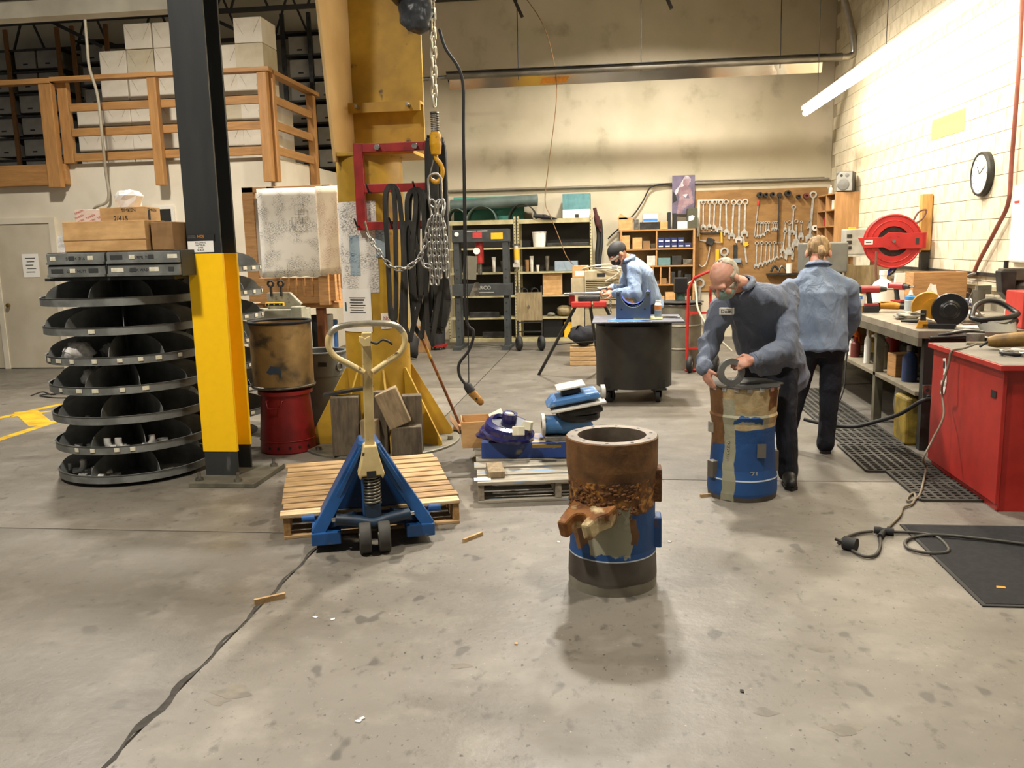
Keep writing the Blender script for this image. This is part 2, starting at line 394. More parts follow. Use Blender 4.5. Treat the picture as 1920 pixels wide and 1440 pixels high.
for r_ in range(3): carton(-5.08, 12.56, Z0 + r_ * BH, 'white carton, ' + ORD[r_] + ' from the bottom of the rear stack behind the side rail', False, w=.9)
# dark racks of archive boxes at the back of the mezzanine
m_arch = M('archive_box', '9a958a', '8b867b', rough=.85, scale=3, var=.05)
m_stud = M('rack_timber', '7a5228', rough=.8)
def archive(x, z, lab):
    o = MB().bx(-.19, .19, 0, .5, 0, .29).build('archive_box', m_arch, bev=.006) if not archive.src else inst(archive.src, 'archive_box')
    if not archive.src:
        archive.src = o; archive.hole = MB().bx(-.045, .045, -.002, 0, .06, .085).build('hand_hole', m_black, o)
    else: inst(archive.hole, 'hand_hole', o)
    tag(o, lab, 'box', 'archive boxes in the mezzanine racks', (x, 14.45, z))
archive.src = None
for x in (-10.75, -10.2, -9.78): 
    for k in range(6): archive(x, 3.052 + k * .37, 'grey archive box, ' + ORD[k] + ' shelf up, ' + ORD[[-10.75, -10.2, -9.78].index(x)] + ' column of the far-left rack')
for k in range(5): archive(-8.95, 3.473 + k * .37, 'grey archive box, ' + ORD[k] + ' shelf up in the single column left of the cartons')
for x in (-5.22, -4.8, -4.38):
    for k in range(6): archive(x, 3.053 + k * .37, 'grey archive box, ' + ORD[k] + ' shelf up, ' + ORD[[-5.22, -4.8, -4.38].index(x)] + ' column of the rack by the crane plate')
for j, (xa, xb, xs) in enumerate(((-11.0, -9.5, (-10.48, -9.52)), (-9.2, -8.7, (-9.24, -8.62)), (-5.5, -4.1, (-5.48, -5.02, -4.14)))):
    rk = thing('storage_rack', ['timber storage rack with grey boxes at far left of mezzanine', 'narrow dark storage rack left of the white cartons', 'dark storage rack of archive boxes near the crane plate'][j], 'rack', (xa, 14.42, 2.8))
    for x in xs: MB().bx(x - xa - .035, x - xa + .035, -.04, 0, 0, 2.75).build('upright', m_stud if j < 2 else m_dark, rk)
    for k in range(7): MB().bx(0, xb - xa, -.01, .56, .2 + k * .37 - .03 + (.1 if j == 1 else .05 if j == 2 else 0), .2 + k * .37 + (.1 if j == 1 else .05 if j == 2 else 0)).build('shelf', m_dark, rk)
# roof steel: joists, pale beam, brackets
m_joist = M('joist_steel', '2e2b27', rough=.7)
for j, y in enumerate((12.9, 14.6)):
    js = thing('bar_joist', ['nearer dark steel bar joist above the mezzanine cartons', 'farther dark steel bar joist above the mezzanine racks'][j], 'joist', (-12, y, 5.2))
    MB().bx(0, 8, -.03, .03, 0, .06).build('chord', m_joist, js); MB().bx(0, 8, -.03, .03, .75, .81).build('chord', m_joist, js)
    for k in range(13): MB().bar((.3 + k * .6, 0, .03), (.6 + k * .6 if k % 2 == 0 else k * .6, 0, .78), .03, .03).build('web_bar', m_joist, js)
for k, x in enumerate((-8.4, -5.9)):
    simple('roof_brace', ['diagonal dark brace under the roof left of the cartons', 'diagonal dark brace under the roof behind the cartons'][k], 'brace', MB().bar((x - 1.6, 13.5, 5.9), (x + .4, 13.2, 4.9), .05, .05), m_joist)
pb = thing('pale_beam', 'pale steel beam running left from the top of the dark column', 'beam', (-5, 6.35, 3.45))
MB().bx(-2.6, 1.75, 0, .14, 0, .13).build('beam_face', M('pale_beam', 'b7af9a', 'a49b86', rough=.6, scale=2), pb)
MB().bx(-2.6, 1.75, -.02, .2, .13, .16).build('top_flange', m_dark, pb)
simple('roof_beam', 'dark steel beam end at the top of the back wall', 'beam', MB().bx(-3.6, -1.7, 14.3, 14.9, 5.72, 6.1), m_joist)
for k, (x, y) in enumerate(((972, 20), (1252, 4))):
    p = PY(x, y, 14.0); simple('roof_bracket', ['small dark roof bracket above the heater chain', 'small dark roof bracket at the top edge above the poster'][k], 'bracket', MB().bar((p.x - .12, 14, p.z + .3), (p.x + .06, 14, p.z - .1), .05, .05), m_joist)
# heater tube with reflector along the back wall
ht = thing('tube_heater', 'long grey tube heater with polished reflector under the roof', 'heater', (-2.6, 13.8, 4.3))
m_tube = M('heater_tube', '8a8478', '6a655b', rough=.4, metal=.7, scale=5, st=(.3, 1, 1))
MB().cyl((0, 0, .02), (6.0, 0, .02), .062, n=16).build('tube', m_tube, ht)
MB().cyl((-.5, 0, -.02), (0, 0, 0), .03, n=12).build('burner_pipe', m_steel, ht)
MB().bx(-.72, -.5, -.06, .06, -.1, .45).build('burner_box', M('grey_green', '7f7d6c', rough=.6), ht)
MB().prism([(-.1, .06), (.1, .06), (.16, -.1), (.155, -.1), (.095, .068), (-.1, .068)], 0.0, 5.75, 'x').build('hood', m_dark, ht)
MB().add([(0, .12, -.02), (5.75, .12, -.02), (5.75, .17, -.16), (0, .17, -.16)], [(3, 2, 1, 0)]).build('reflector', M('polished_aluminium', 'cfcabd', rough=.12, metal=1, var=.03), ht)
MB().tube(bez([(6.0, 0, .02), (6.12, 0, .03), (6.17, 0, .12), (6.1, 0, .5), (5.98, 0, .9)], 6), .05, 12).build('elbow_pipe', M('bright_steel_pipe', 'b5afa2', rough=.3, metal=.9), ht)
for x, zt in ((972, 1.2), (1202, 1.6), (1462, 1.6)):
    p = PY(x, 128, 13.8); MB().cyl((p.x + 2.6, -.02, -.1), (p.x + 2.6, -.02, zt), .008, n=6).build('hanger', m_dark, ht)
MB().prism([(0, 0), (.42, 0), (.47, .09), (.05, .09)], .171, .175, 'y').build('orange_tag_or_reflection', M('matte_orange', 'd58a2c', rough=.8), ht).location = (1.45, -.045, -.14)  # orange reflection in the polished strip, painted as a flat piece
# surface conduit and cables on the back wall
cd = simple('conduit', 'grey conduit run across the back wall above the shelves', 'pipe', MB().cyl((-2.9, 15.06, 2.62), (3.58, 15.06, 2.63), .025, n=10).cyl((1.4, 15.045, 2.665), (3.5, 15.05, 2.655), .012, n=6), M('conduit', '7a7262', rough=.5))
simple('wall_cable', 'black cable dropping from the wall conduit to the wooden shelf', 'cable', MB().tube(bez([PY(1260, 344, 15.04), PY(1222, 350, 15.03), PY(1205, 378, 15.03), PY(1185, 406, 15.03), PY(1150, 438, 15.03), PY(1140, 448, 15.03)], 6), .014, 6), m_black)
simple('hanging_wire', 'thin brown wire hanging from roof down to the steel shelf', 'cable', MB().tube(bez([PY(985, -5, 13.9), PY(1020, 50, 13.9), PY(1040, 125, 13.9), PY(1043, 190, 14.0), PY(1030, 300, 14.3), PY(1022, 375, 14.5), PY(1032, 405, 14.4), PY(1048, 445, 14.4), PY(1062, 480, 14.4), PY(1078, 500, 14.4)], 6), .007, 5), m_card2)
# fluorescent strip over the bench
TZ = 3.47
ls = thing('strip_light', 'long glowing fluorescent strip light above the workbench', 'light', (2.8, 9.6, TZ))
MB().bx(-.06, .06, -3.6, 3.75, .045, .1).build('housing', m_white, ls)
m_glow = emit('fluorescent_glow', 'fff3da', 80)
for k in range(3):
    MB().cyl((0, -3.55 + k * 2.44, 0), (0, -1.13 + k * 2.44, 0), .04, n=14).build('tube', m_glow, ls)
for y in (-3.0, 0, 3.0): MB().cyl((0, y, .1), (0, y, 3.1), .004, n=5).build('hanger', m_dark, ls)
# ================================================================ LEFT: column, bins, drums
m_colm = M('column_paint', '2f302e', '262725', rough=.45, scale=3, c3='4a4946', s3=9, lo3=.66, hi3=.72, st=(1, 1, .25))
m_colY = M('column_yellow', 'ffc800', rough=.5, var=.04)
col = thing('steel_column', 'dark steel building column with a bright yellow lower guard', 'column', (-2.985, 5.75, 0))
def hsec(z0, z1, e=0, zb=None):
    m = MB(); t = .022 + e; m.bx(-e, .25 + e, -e, t, z0, z1); m.bx(-e, .25 + e, .25 - .022 - e, .25 + e, zb if zb else z0, z1); m.bx(.115 - e, .135 + e, t, .25 - .022 - e, z0, z1); return m
hsec(.03, 6.6).build('steel_section', m_colm, col, .004)
hsec(.215, 1.645, .004, .215).build('yellow_guard', m_colY, col, label='bright yellow painted guard')
MB().bx(-.03, .46, -.21, .36, 0, .035).build('base_plate', M('base_plate_steel', '75705f', '5c584b', rough=.6, metal=.3, scale=6), col, .004)
for x, y in ((.02, -.14), (.32, -.16), (.41, .27), (.02, .27)): MB().cyl((x, y, .035), (x, y, .055), .028, n=6).cyl((x, y, .055), (x, y, .1), .012, n=8).build('anchor_bolt', m_steel, col)
sg = tag(MB().bx(0, .19, -.004, 0, 0, .078).build('column_label', m_paper), 'white handwritten label taped to the dark column', 'label', None, (-2.975, 5.745, 1.655))
for k, (s, wd) in enumerate((('INCOMING', .09), ('MATERIAL', .07), ('2 PIPE', .05), ('8-18-20', .06))): text(s, .016, 'handwriting', m_ink, sg, (.095, -.0045, .066 - k * .017))
sk = tag(MB().bx(0, .2, -.004, 0, 0, .045).build('column_sticker', m_black), 'black sticker with orange marking above the column label', 'sticker', None, (-2.975, 5.745, 1.738))
text('HOJ', .026, 'sticker_print', M('orange_ink', 'd88a2a', var=0), sk, (.1, -.0045, .026)); text('MATERIAL\nHANDLING', .012, 'sticker_print', M('grey_ink', '77756f', var=0), sk, (.035, -.0045, .024))
# revolving parts bins
m_tray = M('tray_steel', '7b7c77', '656661', rough=.5, metal=.15, scale=7, c3='6e6c66', s3=16, lo3=.62, hi3=.7)
m_trayin = M('tray_inside', '3a3a37', rough=.6, metal=.2)
m_tag = M('label_sticker', 'd9d2bd', 'c6bd9f', rough=.8, scale=30)
RT = .55
def divider(rad, hgt):
    n = 10
    p = [(.03, 0)] + [(.03 + (rad - .03) * math.sin(PI / 2 * i / n) ** .75, hgt * math.cos(PI / 2 * i / n) ** .6) for i in range(n)] + [(rad, 0)]
    return MB().prism(p, -.0015, .0015, 'y')
def revolving_bin(label, loc, zs, angs, tagn, rz=0):
    t = thing('revolving_bin', label, 'parts bin', loc, rz)
    MB().cyl((0, 0, 0), (0, 0, 1.75), .035, n=14).build('centre_post', m_dark, t)
    MB().lathe([(0, .012), (.42, .012), (.42, 0), (0, 0)], n=32).build('base', m_black, t)
    dv = None; tr0 = None
    for i, z in enumerate(zs):
        m = MB(); m.lathe([(0, 0), (RT, 0), (RT, .055), (RT + .006, .058), (RT - .008, .058), (RT - .008, .004), (0, .004)], n=48)
        if tr0 is None: tr = tr0 = m.build('tray', m_tray, t)
        else: tr = inst(tr0, 'tray', t)
        tr.location = (0, 0, z)
        for k in range(angs[i]):
            a = 2 * PI * (k + .5 * (i % 2)) / angs[i]
            if dv is None: o = dv = divider(RT - .01, .19).build('divider', m_tray, tr)
            else: o = inst(dv, 'divider', tr)
            o.rotation_euler = (0, 0, a)
        for k in range(tagn[i]):
            a = -PI / 2 + (k - (tagn[i] - 1) / 2) * .27 + rnd.uniform(-.05, .05); w_ = rnd.choice((.035, .045, .06))
            lb = MB().bx(-w_ / 2, w_ / 2, -.002, 0, .018, .046).build('tray_label', m_tag, tr)
            lb.location = ((RT + .0035) * math.cos(a), (RT + .0035) * math.sin(a), 0); lb.rotation_euler = (0, 0, a + PI / 2)
    return t
BX, BY = -3.69, 6.05
zs = [.03, .245, .46, .675, .885, 1.095, 1.3]
bin1 = revolving_bin('tall revolving bin of round grey parts trays left of the dark column', (BX, BY, 0), zs, [7, 9, 8, 9, 9, 8, 8], [0, 4, 0, 5, 9, 1, 0], R(8))
bin2 = revolving_bin('second revolving bin of round trays behind the dark column', (-3.72, 7.32, 0), [.2, .42, .63, .85, 1.06, 1.27, 1.48], [6, 6, 6, 6, 6, 6, 6], [7, 7, 7, 7, 7, 7, 7], R(70))
# fittings lying in the trays
m_zinc = M('zinc', 'cfccc4', rough=.35, metal=.35, scale=30)
def fitting(kind):
    m = MB()
    if kind == 0: m.cyl((-.02, 0, .012), (.03, 0, .016), .007, n=8).cyl((-.03, 0, .012), (-.02, 0, .012), .013, n=6)
    elif kind == 1: m.lathe([(.012, 0), (.022, 0), (.022, .03), (.012, .03), (.012, 0)], (0, 0, 0), 12)
    elif kind == 2: m.tube(bez([(-.03, 0, .015), (0, 0, .017), (.012, 0, .035), (.012, 0, .06)], 4), .014, 10)
    else: m.box((0, 0, .012), (.05, .03, .024), (0, 0, .4))
    return m
fsrc = [fitting(k) for k in range(4)]; fobj = [None] * 4
fl_lab = ['small pipe fittings in the lowest bin tray', 'small fittings in the second lowest bin tray', 'loose fasteners in the third bin tray from the floor', 'loose fasteners in the middle bin tray', 'small bolts in the third bin tray from the top', 'shiny bolts in the second bin tray from the top', 'small parts in the uppermost round bin tray']
for i, z in enumerate(zs):
    for k in range([16, 12, 11, 9, 9, 15, 6][i]):
        a = rnd.uniform(-2.75, -.35); rr = rnd.uniform(.36, .5); kd = rnd.choice([2, 1, 3, 2] if i < 2 else [0, 0, 0, 1])
        s = rnd.uniform(1.2, 1.8) if i < 2 else rnd.uniform(.8, 1.1)
        lab = fl_lab[i].replace('fittings', 'fitting').replace('fasteners', 'fastener').replace('bolts', 'bolt').replace('parts', 'part')
        lab = ('one ' + lab)
        if fobj[kd] is None: o = fobj[kd] = fsrc[kd].build('pipe_fitting' if kd in (1, 2) else 'bolt', m_zinc)
        else: o = inst(fobj[kd])
        tag(o, lab, 'fitting', 'fittings in the bin trays', (BX + rr * math.cos(a), BY + rr * math.sin(a), z + .0045), (0, 0, rnd.uniform(0, 6))); o.scale = (s, s, s)
def blob(r, n=14, amp=.25, seed=0, flat=1):
    q = random.Random(seed); m = MB(); m.sph((0, 0, r * flat), (r, r, r * flat), n)
    m.v = [tuple(V3(v) * (1 + 0) + V3((q.uniform(-amp, amp) * r, q.uniform(-amp, amp) * r, q.uniform(-amp, amp) * r * flat))) for v in m.v]
    m.v = [(x, y, max(z, .001)) for x, y, z in m.v]; return m
m_poly = M('clear_poly_bag', 'e6e2da', 'b8b3aa', rough=.25, scale=12, var=.25)
for k, (px, py, zi, r_, lab) in enumerate(((150, 668, 4, .1, 'clear plastic bag of parts in the labelled bin tray'), (205, 660, 4, .075, 'long crumpled plastic bag beside the bag of parts'), (180, 715, 3, .1, 'empty clear bag in the tray below the labelled one'), (118, 768, 2, .03, 'crumpled white wrapper hanging off the bin tray'))):
    p = G(px, py, zs[zi] + .05); dx, dy = p.x - BX, p.y - BY; q_ = math.hypot(dx, dy); f = min(1, .42 / q_)
    simple('plastic_bag', lab, 'bag', blob(r_, 16, .22, k, .75), m_poly if k < 3 else m_paper, (BX + dx * f, BY + dy * f, zs[zi] + .005), (0, 0, k), 'bags in the bin trays')
# drawer cabinets on top of the bin
for k, (x0, x1, y0, z0) in enumerate(((-3.91, -3.475, 5.53, 1.50), (-3.465, -2.93, 5.53, 1.50))):
    t = thing('drawer_cabinet', ['low grey drawer cabinet at left on top of the round bin', 'low grey drawer cabinet at right on top of the round bin'][k], 'cabinet', (x0, y0, z0))
    wd = x1 - x0; MB().bx(0, wd, .02, .62, 0, .175).build('body', m_trayin, t)
    for j in range(2):
        dr = MB().bx(.004, wd - .004, 0, .02, .006 + j * .086, .082 + j * .086).build('drawer', m_tray, t, .003)
        MB().bx(.004, wd - .004, -.012, 0, .006 + j * .086, .022 + j * .086).build('drawer_pull', m_tray, dr)
        for q in range(3 + k): MB().bx(0, rnd.choice((.04, .07, .09)), -.0025, 0, .034, .062).build('drawer_label', m_tag if (q + j + k) % 2 else m_trayin, dr).location = (.03 + q * wd * (.32 - .06 * k), 0, j * .086)
        text(['LOCK NUTS', '5/8  3/4  7/16', 'LOCK WASH  5/16', '2 PIPE  7/16'][k * 2 + j], .026, 'drawer_lettering', m_black, dr, (wd * .5, -.001, .014 + j * .086 + .03))
simple('bin_top_board', 'flat dark board lying across the top of the round bin', 'board', MB().bx(-.5, .46, -.5, .5, 0, .02), m_dark, (-3.45, 6.05, 1.478))
# cartons on the drawers
ZC = 1.677
def carton2(name, label, w_, d_, h_, loc, rz, mat=None, band=None, txt=None):
    t = thing(name, label, 'box', loc, rz); MB().bx(0, w_, 0, d_, 0, h_).build('carton', mat or m_card, t, .004)
    if band: MB().bx(0, w_, -.0015, 0, h_ * band, h_ * band + .006).build('flap_edge', m_card2, t)
    for s, size, x, z, rot in (txt or []): text(s, size, 'box_print', m_ink, t, (x, -.002, z), rot)
    return t
carton2('cardboard_box', 'long brown cardboard box in front on the round bin', .61, .27, .205, (-3.785, 5.56, ZC), R(-1), None, .36)
carton2('cardboard_box', 'narrow open cardboard box at right on the round bin', .16, .3, .19, (-3.16, 5.6, ZC), R(-3), m_card2)
carton2('cardboard_box', 'small taped cardboard box at left on the round bin', .22, .22, .12, (-4.09, 5.94, ZC), R(2), M('tan_carton', 'a97f5d', rough=.8))
MB().bx(0, .06, -.002, 0, 0, .12).build('tape_patch', m_poly, bpy.data.objects['cardboard_box.002'])
simple('box_riser', 'plain carton hidden behind the front box on the bin', 'box', MB().bx(0, .62, 0, .26, 0, .2), m_card2, (-4.09, 6.2, ZC))
bt = carton2('bearing_box', 'cardboard box marked TIMKEN carrying a white plastic bag', .38, .2, .125, (-3.875, 6.16, ZC + .203), R(-6), None, None, [('TIMKEN', .035, .25, .1, (PI / 2, 0, 0)), ('2/415', .055, .18, .04, (PI / 2, 0, 0))])
text('TIMKEN', .03, 'box_print', m_ink, bt, (.3805, .1, .1), (PI / 2, 0, PI / 2)); MB().bx(.3805, .382, .05, .075, .015, .1).build('marker_stroke', m_ink, bt)
pk = carton2('printed_box', 'white box with red slanted print on the round bin', .26, .14, .12, (-4.12, 6.22, ZC + .203), R(3), M('pink_white_carton', 'e0c9b8', rough=.7))
for k in range(7): text('TIMKEN', .022, 'box_print', M('red_print', 'b8503f', var=0), pk, (.035 + (k % 3) * .09, -.001, .03 + (k // 3) * .035), (PI / 2, -.4, 0))
pbg = MB().lathe([(0, 0), (.085, 0), (.1, .05), (.112, .085), (.08, .12), (.03, .128), (0, .125)], n=11, flat=True); pbg.v = [tuple(V3(v_) + V3((math.sin(v_[1] * 90 + v_[2] * 60), math.sin(v_[0] * 80), .6 * math.sin(v_[0] * 60 + 1))) * .011) if v_[2] > .01 else v_ for v_ in pbg.v]
simple('plastic_bag', 'white plastic bag sitting on the marked bearing box', 'bag', pbg, M('white_poly', 'eeeae2', rough=.3), (-3.69, 6.27, ZC + .33), (0, 0, 1))
# drums and cans
m_tan = M('tan_drum', 'a2834f', '8a6f44', rough=.6, scale=4, c3='4b4231', s3=5, lo3=.56, hi3=.68, var=.2)
dr = thing('steel_drum', 'tan scuffed steel drum with a black rim beside the yellow guard', 'drum', (-2.75, 6.75, .535))
MB().lathe([(0, .02), (.245, .02), (.25, .0), (.258, .008), (.25, .02), (.25, .53), (.235, .53), (.235, .2), (0, .2)], n=40).build('shell', m_tan, dr)
MB().torus((0, 0, .54), .25, .013, n=40).build('rim', m_black, dr); MB().torus((0, 0, .012), .252, .012, n=40).build('bottom_hoop', m_steel, dr)
MB().prism([(-.06, 0), (-.02, .05), (.05, .04), (.07, .005), (.06, -.05), (.045, -.01), (-.03, -.02)], -.2525, -.2515, 'y').build('paint_smear', M('blue_smear', '3c4f66'), dr, label='dark blue paint smear').location = (.02, .002, .15)
rc = thing('oily_waste_can', 'red round waste can under the tan drum', 'waste can', (-2.73, 6.72, 0))
MB().lathe([(0, .01), (.225, 0), (.232, .01), (.226, .1), (.2, .48), (.222, .485), (.222, .515), (.0, .518)], n=40).build('can', M('red_can', '8e1f1f', '7a1918', rough=.42, scale=3), rc)
MB().torus((0, 0, .105), .2275, .004, n=40).build('rib', m_redp, rc)
for a in (-1.9, -1.55, -1.15, -.8, -.45): MB().cyl((.2275 * math.cos(a), .2275 * math.sin(a), .055), (.232 * math.cos(a), .232 * math.sin(a), .055), .012, n=8).build('vent_hole', m_black, rc)
MB().tube([(-.07, -.2, .45), (-.07, -.24, .45), (-.06, -.245, .39), (.05, -.245, .39), (.06, -.24, .45), (.06, -.2, .45)], .006, 6).build('handle', m_redp, rc)
tb = thing('trash_can', 'grey plastic trash can behind the tan drum', 'trash can', (-2.74, 7.64, 0))
MB().lathe([(0, .01), (.175, 0), (.19, .0), (.222, .5), (.236, .5), (.24, .71), (.226, .71), (.22, .5), (.17, .02), (0, .02)], n=40).build('can', M('grey_plastic', '5b5d5b', '525452', rough=.5, scale=3), tb)
MB().torus((0, 0, .715), .238, .013, n=40).build('rim', M('grey_plastic'), tb)
MB().bx(.06, .14, -.235, -.225, .6, .64).build('moulded_lettering', m_dark, tb); MB().torus((.215, -.1, .58), .035, .01, (.9, -.4, 0), 14, 6).build('handle', M('grey_plastic'), tb)
# ================================================================ JIB CRANE
m_jib = M('crane_yellow', 'b8922a', 'a88222', rough=.5, scale=3, c3='5e4a25', s3=9, lo3=.66, hi3=.74, var=.14)
m_jibLit = M('crane_yellow_lit', 'd0b07a', 'c4a26a', rough=.6, scale=1.5, var=.05)  # side plate: crane paint lightened as if catching light from the right
JX, JY = -2.0, 7.02
jc = thing('jib_crane', 'yellow jib crane mast with gusset feet and tapered head plates', 'crane', (JX, JY, 0))
MB().lathe([(.27, .02), (.27, 2.4), (.25, 2.4), (.25, .02)], n=48).build('mast', m_jib, jc)
MB().lathe([(0, .022), (.66, .022), (.67, .016), (.67, 0)], n=48).build('base_plate', M('base_plate_steel'), jc)
gus = None
for k in range(8):
    a = R(22.5 + 45 * k)
    if gus is None: o = gus = MB().prism([(.265, .02), (.62, .02), (.62, .06), (.285, .66), (.265, .66)], -.009, .009, 'y').build('gusset', m_jib, jc, .003)
    else: o = inst(gus, 'gusset', jc)
    o.rotation_euler = (0, 0, a); MB().cyl((.6 * math.cos(a + .39), .6 * math.sin(a + .39), .02), (.6 * math.cos(a + .39), .6 * math.sin(a + .39), .05), .025, n=6).build('anchor_nut', m_steel, jc)
MB().prism([(-.70, 4.6), (.28, 4.6), (.28, 2.38), (-.28, 2.34)], -.215, -.19, 'x').build('side_plate', m_jibLit, jc, .004)
MB().bx(-.19, .42, .25, .28, 2.42, 4.6).build('back_plate', m_jib, jc, .003)
MB().bx(-.19, .44, -.27, .27, 2.385, 2.415).build('bottom_plate', m_jib, jc, .003)
MB().bx(-.19, .42, .12, .25, 2.83, 2.85).bx(-.19, .42, .11, .13, 2.77, 2.85).build('stiffener', m_jib, jc)
for x in (-.1, .33): MB().cyl((x, .11, 2.81), (x, .02, 2.81), .016, n=6).build('bolt', m_steel, jc)
# notices wrapped on the mast
def drawing_mat(name, c, ink, s):
    m = bpy.data.materials.new(name); m.use_nodes = True; N = m.node_tree.nodes; K = m.node_tree.links.new; b = N['Principled BSDF']; b.inputs['Roughness'].default_value = .75
    tc = N.new('ShaderNodeTexCoord'); mp = N.new('ShaderNodeMapping'); mp.inputs['Scale'].default_value = (s * .35, 1, s * 1.3); K(tc.outputs['Object'], mp.inputs[0])
    n1 = N.new('ShaderNodeTexNoise'); n1.inputs['Scale'].default_value = 8; n1.inputs['Detail'].default_value = 2; K(mp.outputs[0], n1.inputs['Vector'])
    n2 = N.new('ShaderNodeTexNoise'); n2.inputs['Scale'].default_value = 5; n2.inputs['Detail'].default_value = 2; K(tc.outputs['Object'], n2.inputs['Vector'])
    def rm(q, a, z):
        r = N.new('ShaderNodeMapRange'); r.inputs[1].default_value = a; r.inputs[2].default_value = z; K(q, r.inputs[0]); return r.outputs[0]
    mu = N.new('ShaderNodeMath'); mu.operation = 'MULTIPLY'; K(rm(n1.outputs[0], .5, .56), mu.inputs[0]); K(rm(n2.outputs[0], .44, .56), mu.inputs[1])
    x = N.new('ShaderNodeMix'); x.data_type = 'RGBA'; K(mu.outputs[0], x.inputs[0]); x.inputs[6].default_value = L(c); x.inputs[7].default_value = L(ink); K(x.outputs[2], b.inputs['Base Color'])
    return m
m_draw = drawing_mat('drawing_print', 'e6e0d4', '8b8881', 20)
m_drawP = drawing_mat('pink_drawing_print', 'e2d0b4', 'bb9c84', 22)
m_drawB = drawing_mat('blue_table_print', '9fb0b8', '5d7280', 12)
def curved(a0, a1, z0, z1, r=.274, n=10):
    m = MB(); v = []
    for i in range(n + 1):
        a = a0 + (a1 - a0) * i / n; v += [(r * math.cos(a), r * math.sin(a), z0), (r * math.cos(a), r * math.sin(a), z1)]
    return m.add(v, [(2 * i, 2 * i + 2, 2 * i + 3, 2 * i + 1) for i in range(n)], True)
simple('wall_chart', 'wrinkled printed chart wrapped round the crane mast', 'poster', curved(R(195), R(293), 1.3, 2.03), m_draw, (JX, JY, 0))
simple('blue_chart', 'small pale blue table of figures on the crane mast', 'poster', curved(R(242), R(262), 1.44, 1.76, .277), m_drawB, (JX, JY, 0))
nb = simple('safety_notice', 'white safety notice with text on the crane mast', 'notice', curved(R(205), R(278), .98, 1.33, .278), m_paper, (JX, JY, 0))
for k in range(7): curved(R(236 + (k % 2) * 2), R(268 - (k % 3) * 2), 1.255 - k * .02, 1.262 - k * .02 + (.006 if k == 1 else 0), .2795, 6).build('print_line', m_ink, nb)
curved(R(220), R(226), 1.15, 1.22, .2795, 2).build('small_picture', M('teal_print', '2e5c58'), nb)
simple('mast_photo', 'framed grey photo clipped to the right of the crane mast', 'picture', curved(R(290), R(312), 1.58, 1.8, .277), m_drawB, (JX, JY, 0))
simple('red_notice', 'white notice with red letters low on the crane mast', 'notice', curved(R(293), R(312), 1.0, 1.13, .277), m_paper, (JX, JY, 0))
text('No\nCert', .045, 'red_lettering', M('red_letter', 'b3262a', var=0), bpy.data.objects['red_notice'], (.15, -.245, 1.065), (PI / 2, 0, R(33)))
# timber offcuts stood between the gussets
m_timb = M('weathered_timber', '5f5340', '4a4032', rough=.85, scale=5, st=(4, 4, .8), var=.25)
m_timb2 = M('pale_timber', '8d7a5c', '75644a', rough=.85, scale=5, st=(4, 4, .8), var=.2)
for k, (px, py, hh, wd, dd, tilt, rz, mt, lab) in enumerate((
    (642, 868, .5, .22, .13, 0, .15, 0, 'tall dark timber block stood against the crane foot at left'),
    (684, 870, .32, .13, .1, 0, -.1, 1, 'short square timber post stood beside the tall block'),
    (704, 864, .53, .15, .09, 0, .1, 0, 'dark timber behind the pallet jack handle'),
    (757, 866, .25, .24, .15, 0, .2, 0, 'squat dark timber block right of the jack handle'),
    (770, 858, .48, .16, .12, 0, .3, 0, 'upright timber block at the right gusset'))):
    p = G(px, py); simple('timber_block', lab, 'timber', MB().bx(-wd / 2, wd / 2, 0, dd, .023, hh), (m_timb, m_timb2)[mt], (p.x, p.y + .12, 0), (0, tilt, rz), 'timber offcuts round the crane foot', .008)
p = PY(747, 815, 6.42); simple('timber_block', 'pale tilted timber block resting on the squat block', 'timber', MB().bx(-.09, .09, 0, .13, 0, .3), m_timb2, (p.x + .02, 6.42, .262), (0, R(-22), .2), 'timber offcuts round the crane foot', .008)
simple('steel_plate_offcut', 'thin grey plate lying on top of the tall timber block', 'plate', MB().box((0, 0, .0), (.4, .1, .022)), m_dark, (PY(645, 752, 6.4).x, 6.52, .53), (0, R(-8), .2))
# red frame bolted to the crane head
rf = thing('sling_rack', 'red steel frame bolted to the crane holding slings', 'rack', (-2.03, 6.68, 1.8))
for a in ((0, .075, .0, .67), (.57, .64, .0, .67)): MB().bx(a[0], a[1], 0, .05, a[2], a[3]).build('upright', m_redp, rf, .003)
for z in (.0, .29, .6): MB().bx(.075, .57, .002, .048, z, z + .065).build('crossbar', m_redp, rf, .003)
for x in (.2, .5): MB().cyl((x, 0, .632), (x, -.03, .632), .024, n=6).build('bolt_head', m_steel, rf)
for x, z in ((.02, .06), (.13, .32), (.3, .06), (.5, .06), (.5, .33)): MB().tube([(x, 0, z - .03), (x, -.06, z - .03), (x - .01, -.09, z + .03)], .008, 6).build('hook', m_dark, rf)
MB().prism([(0, 0), (.05, .025), (.05, .055), (0, .075)], -.012, -.008, 'y').build('orange_tag_or_reflection', M('orange_tag_or_reflection', 'c8401c'), rf).location = (.5, 0, .24)
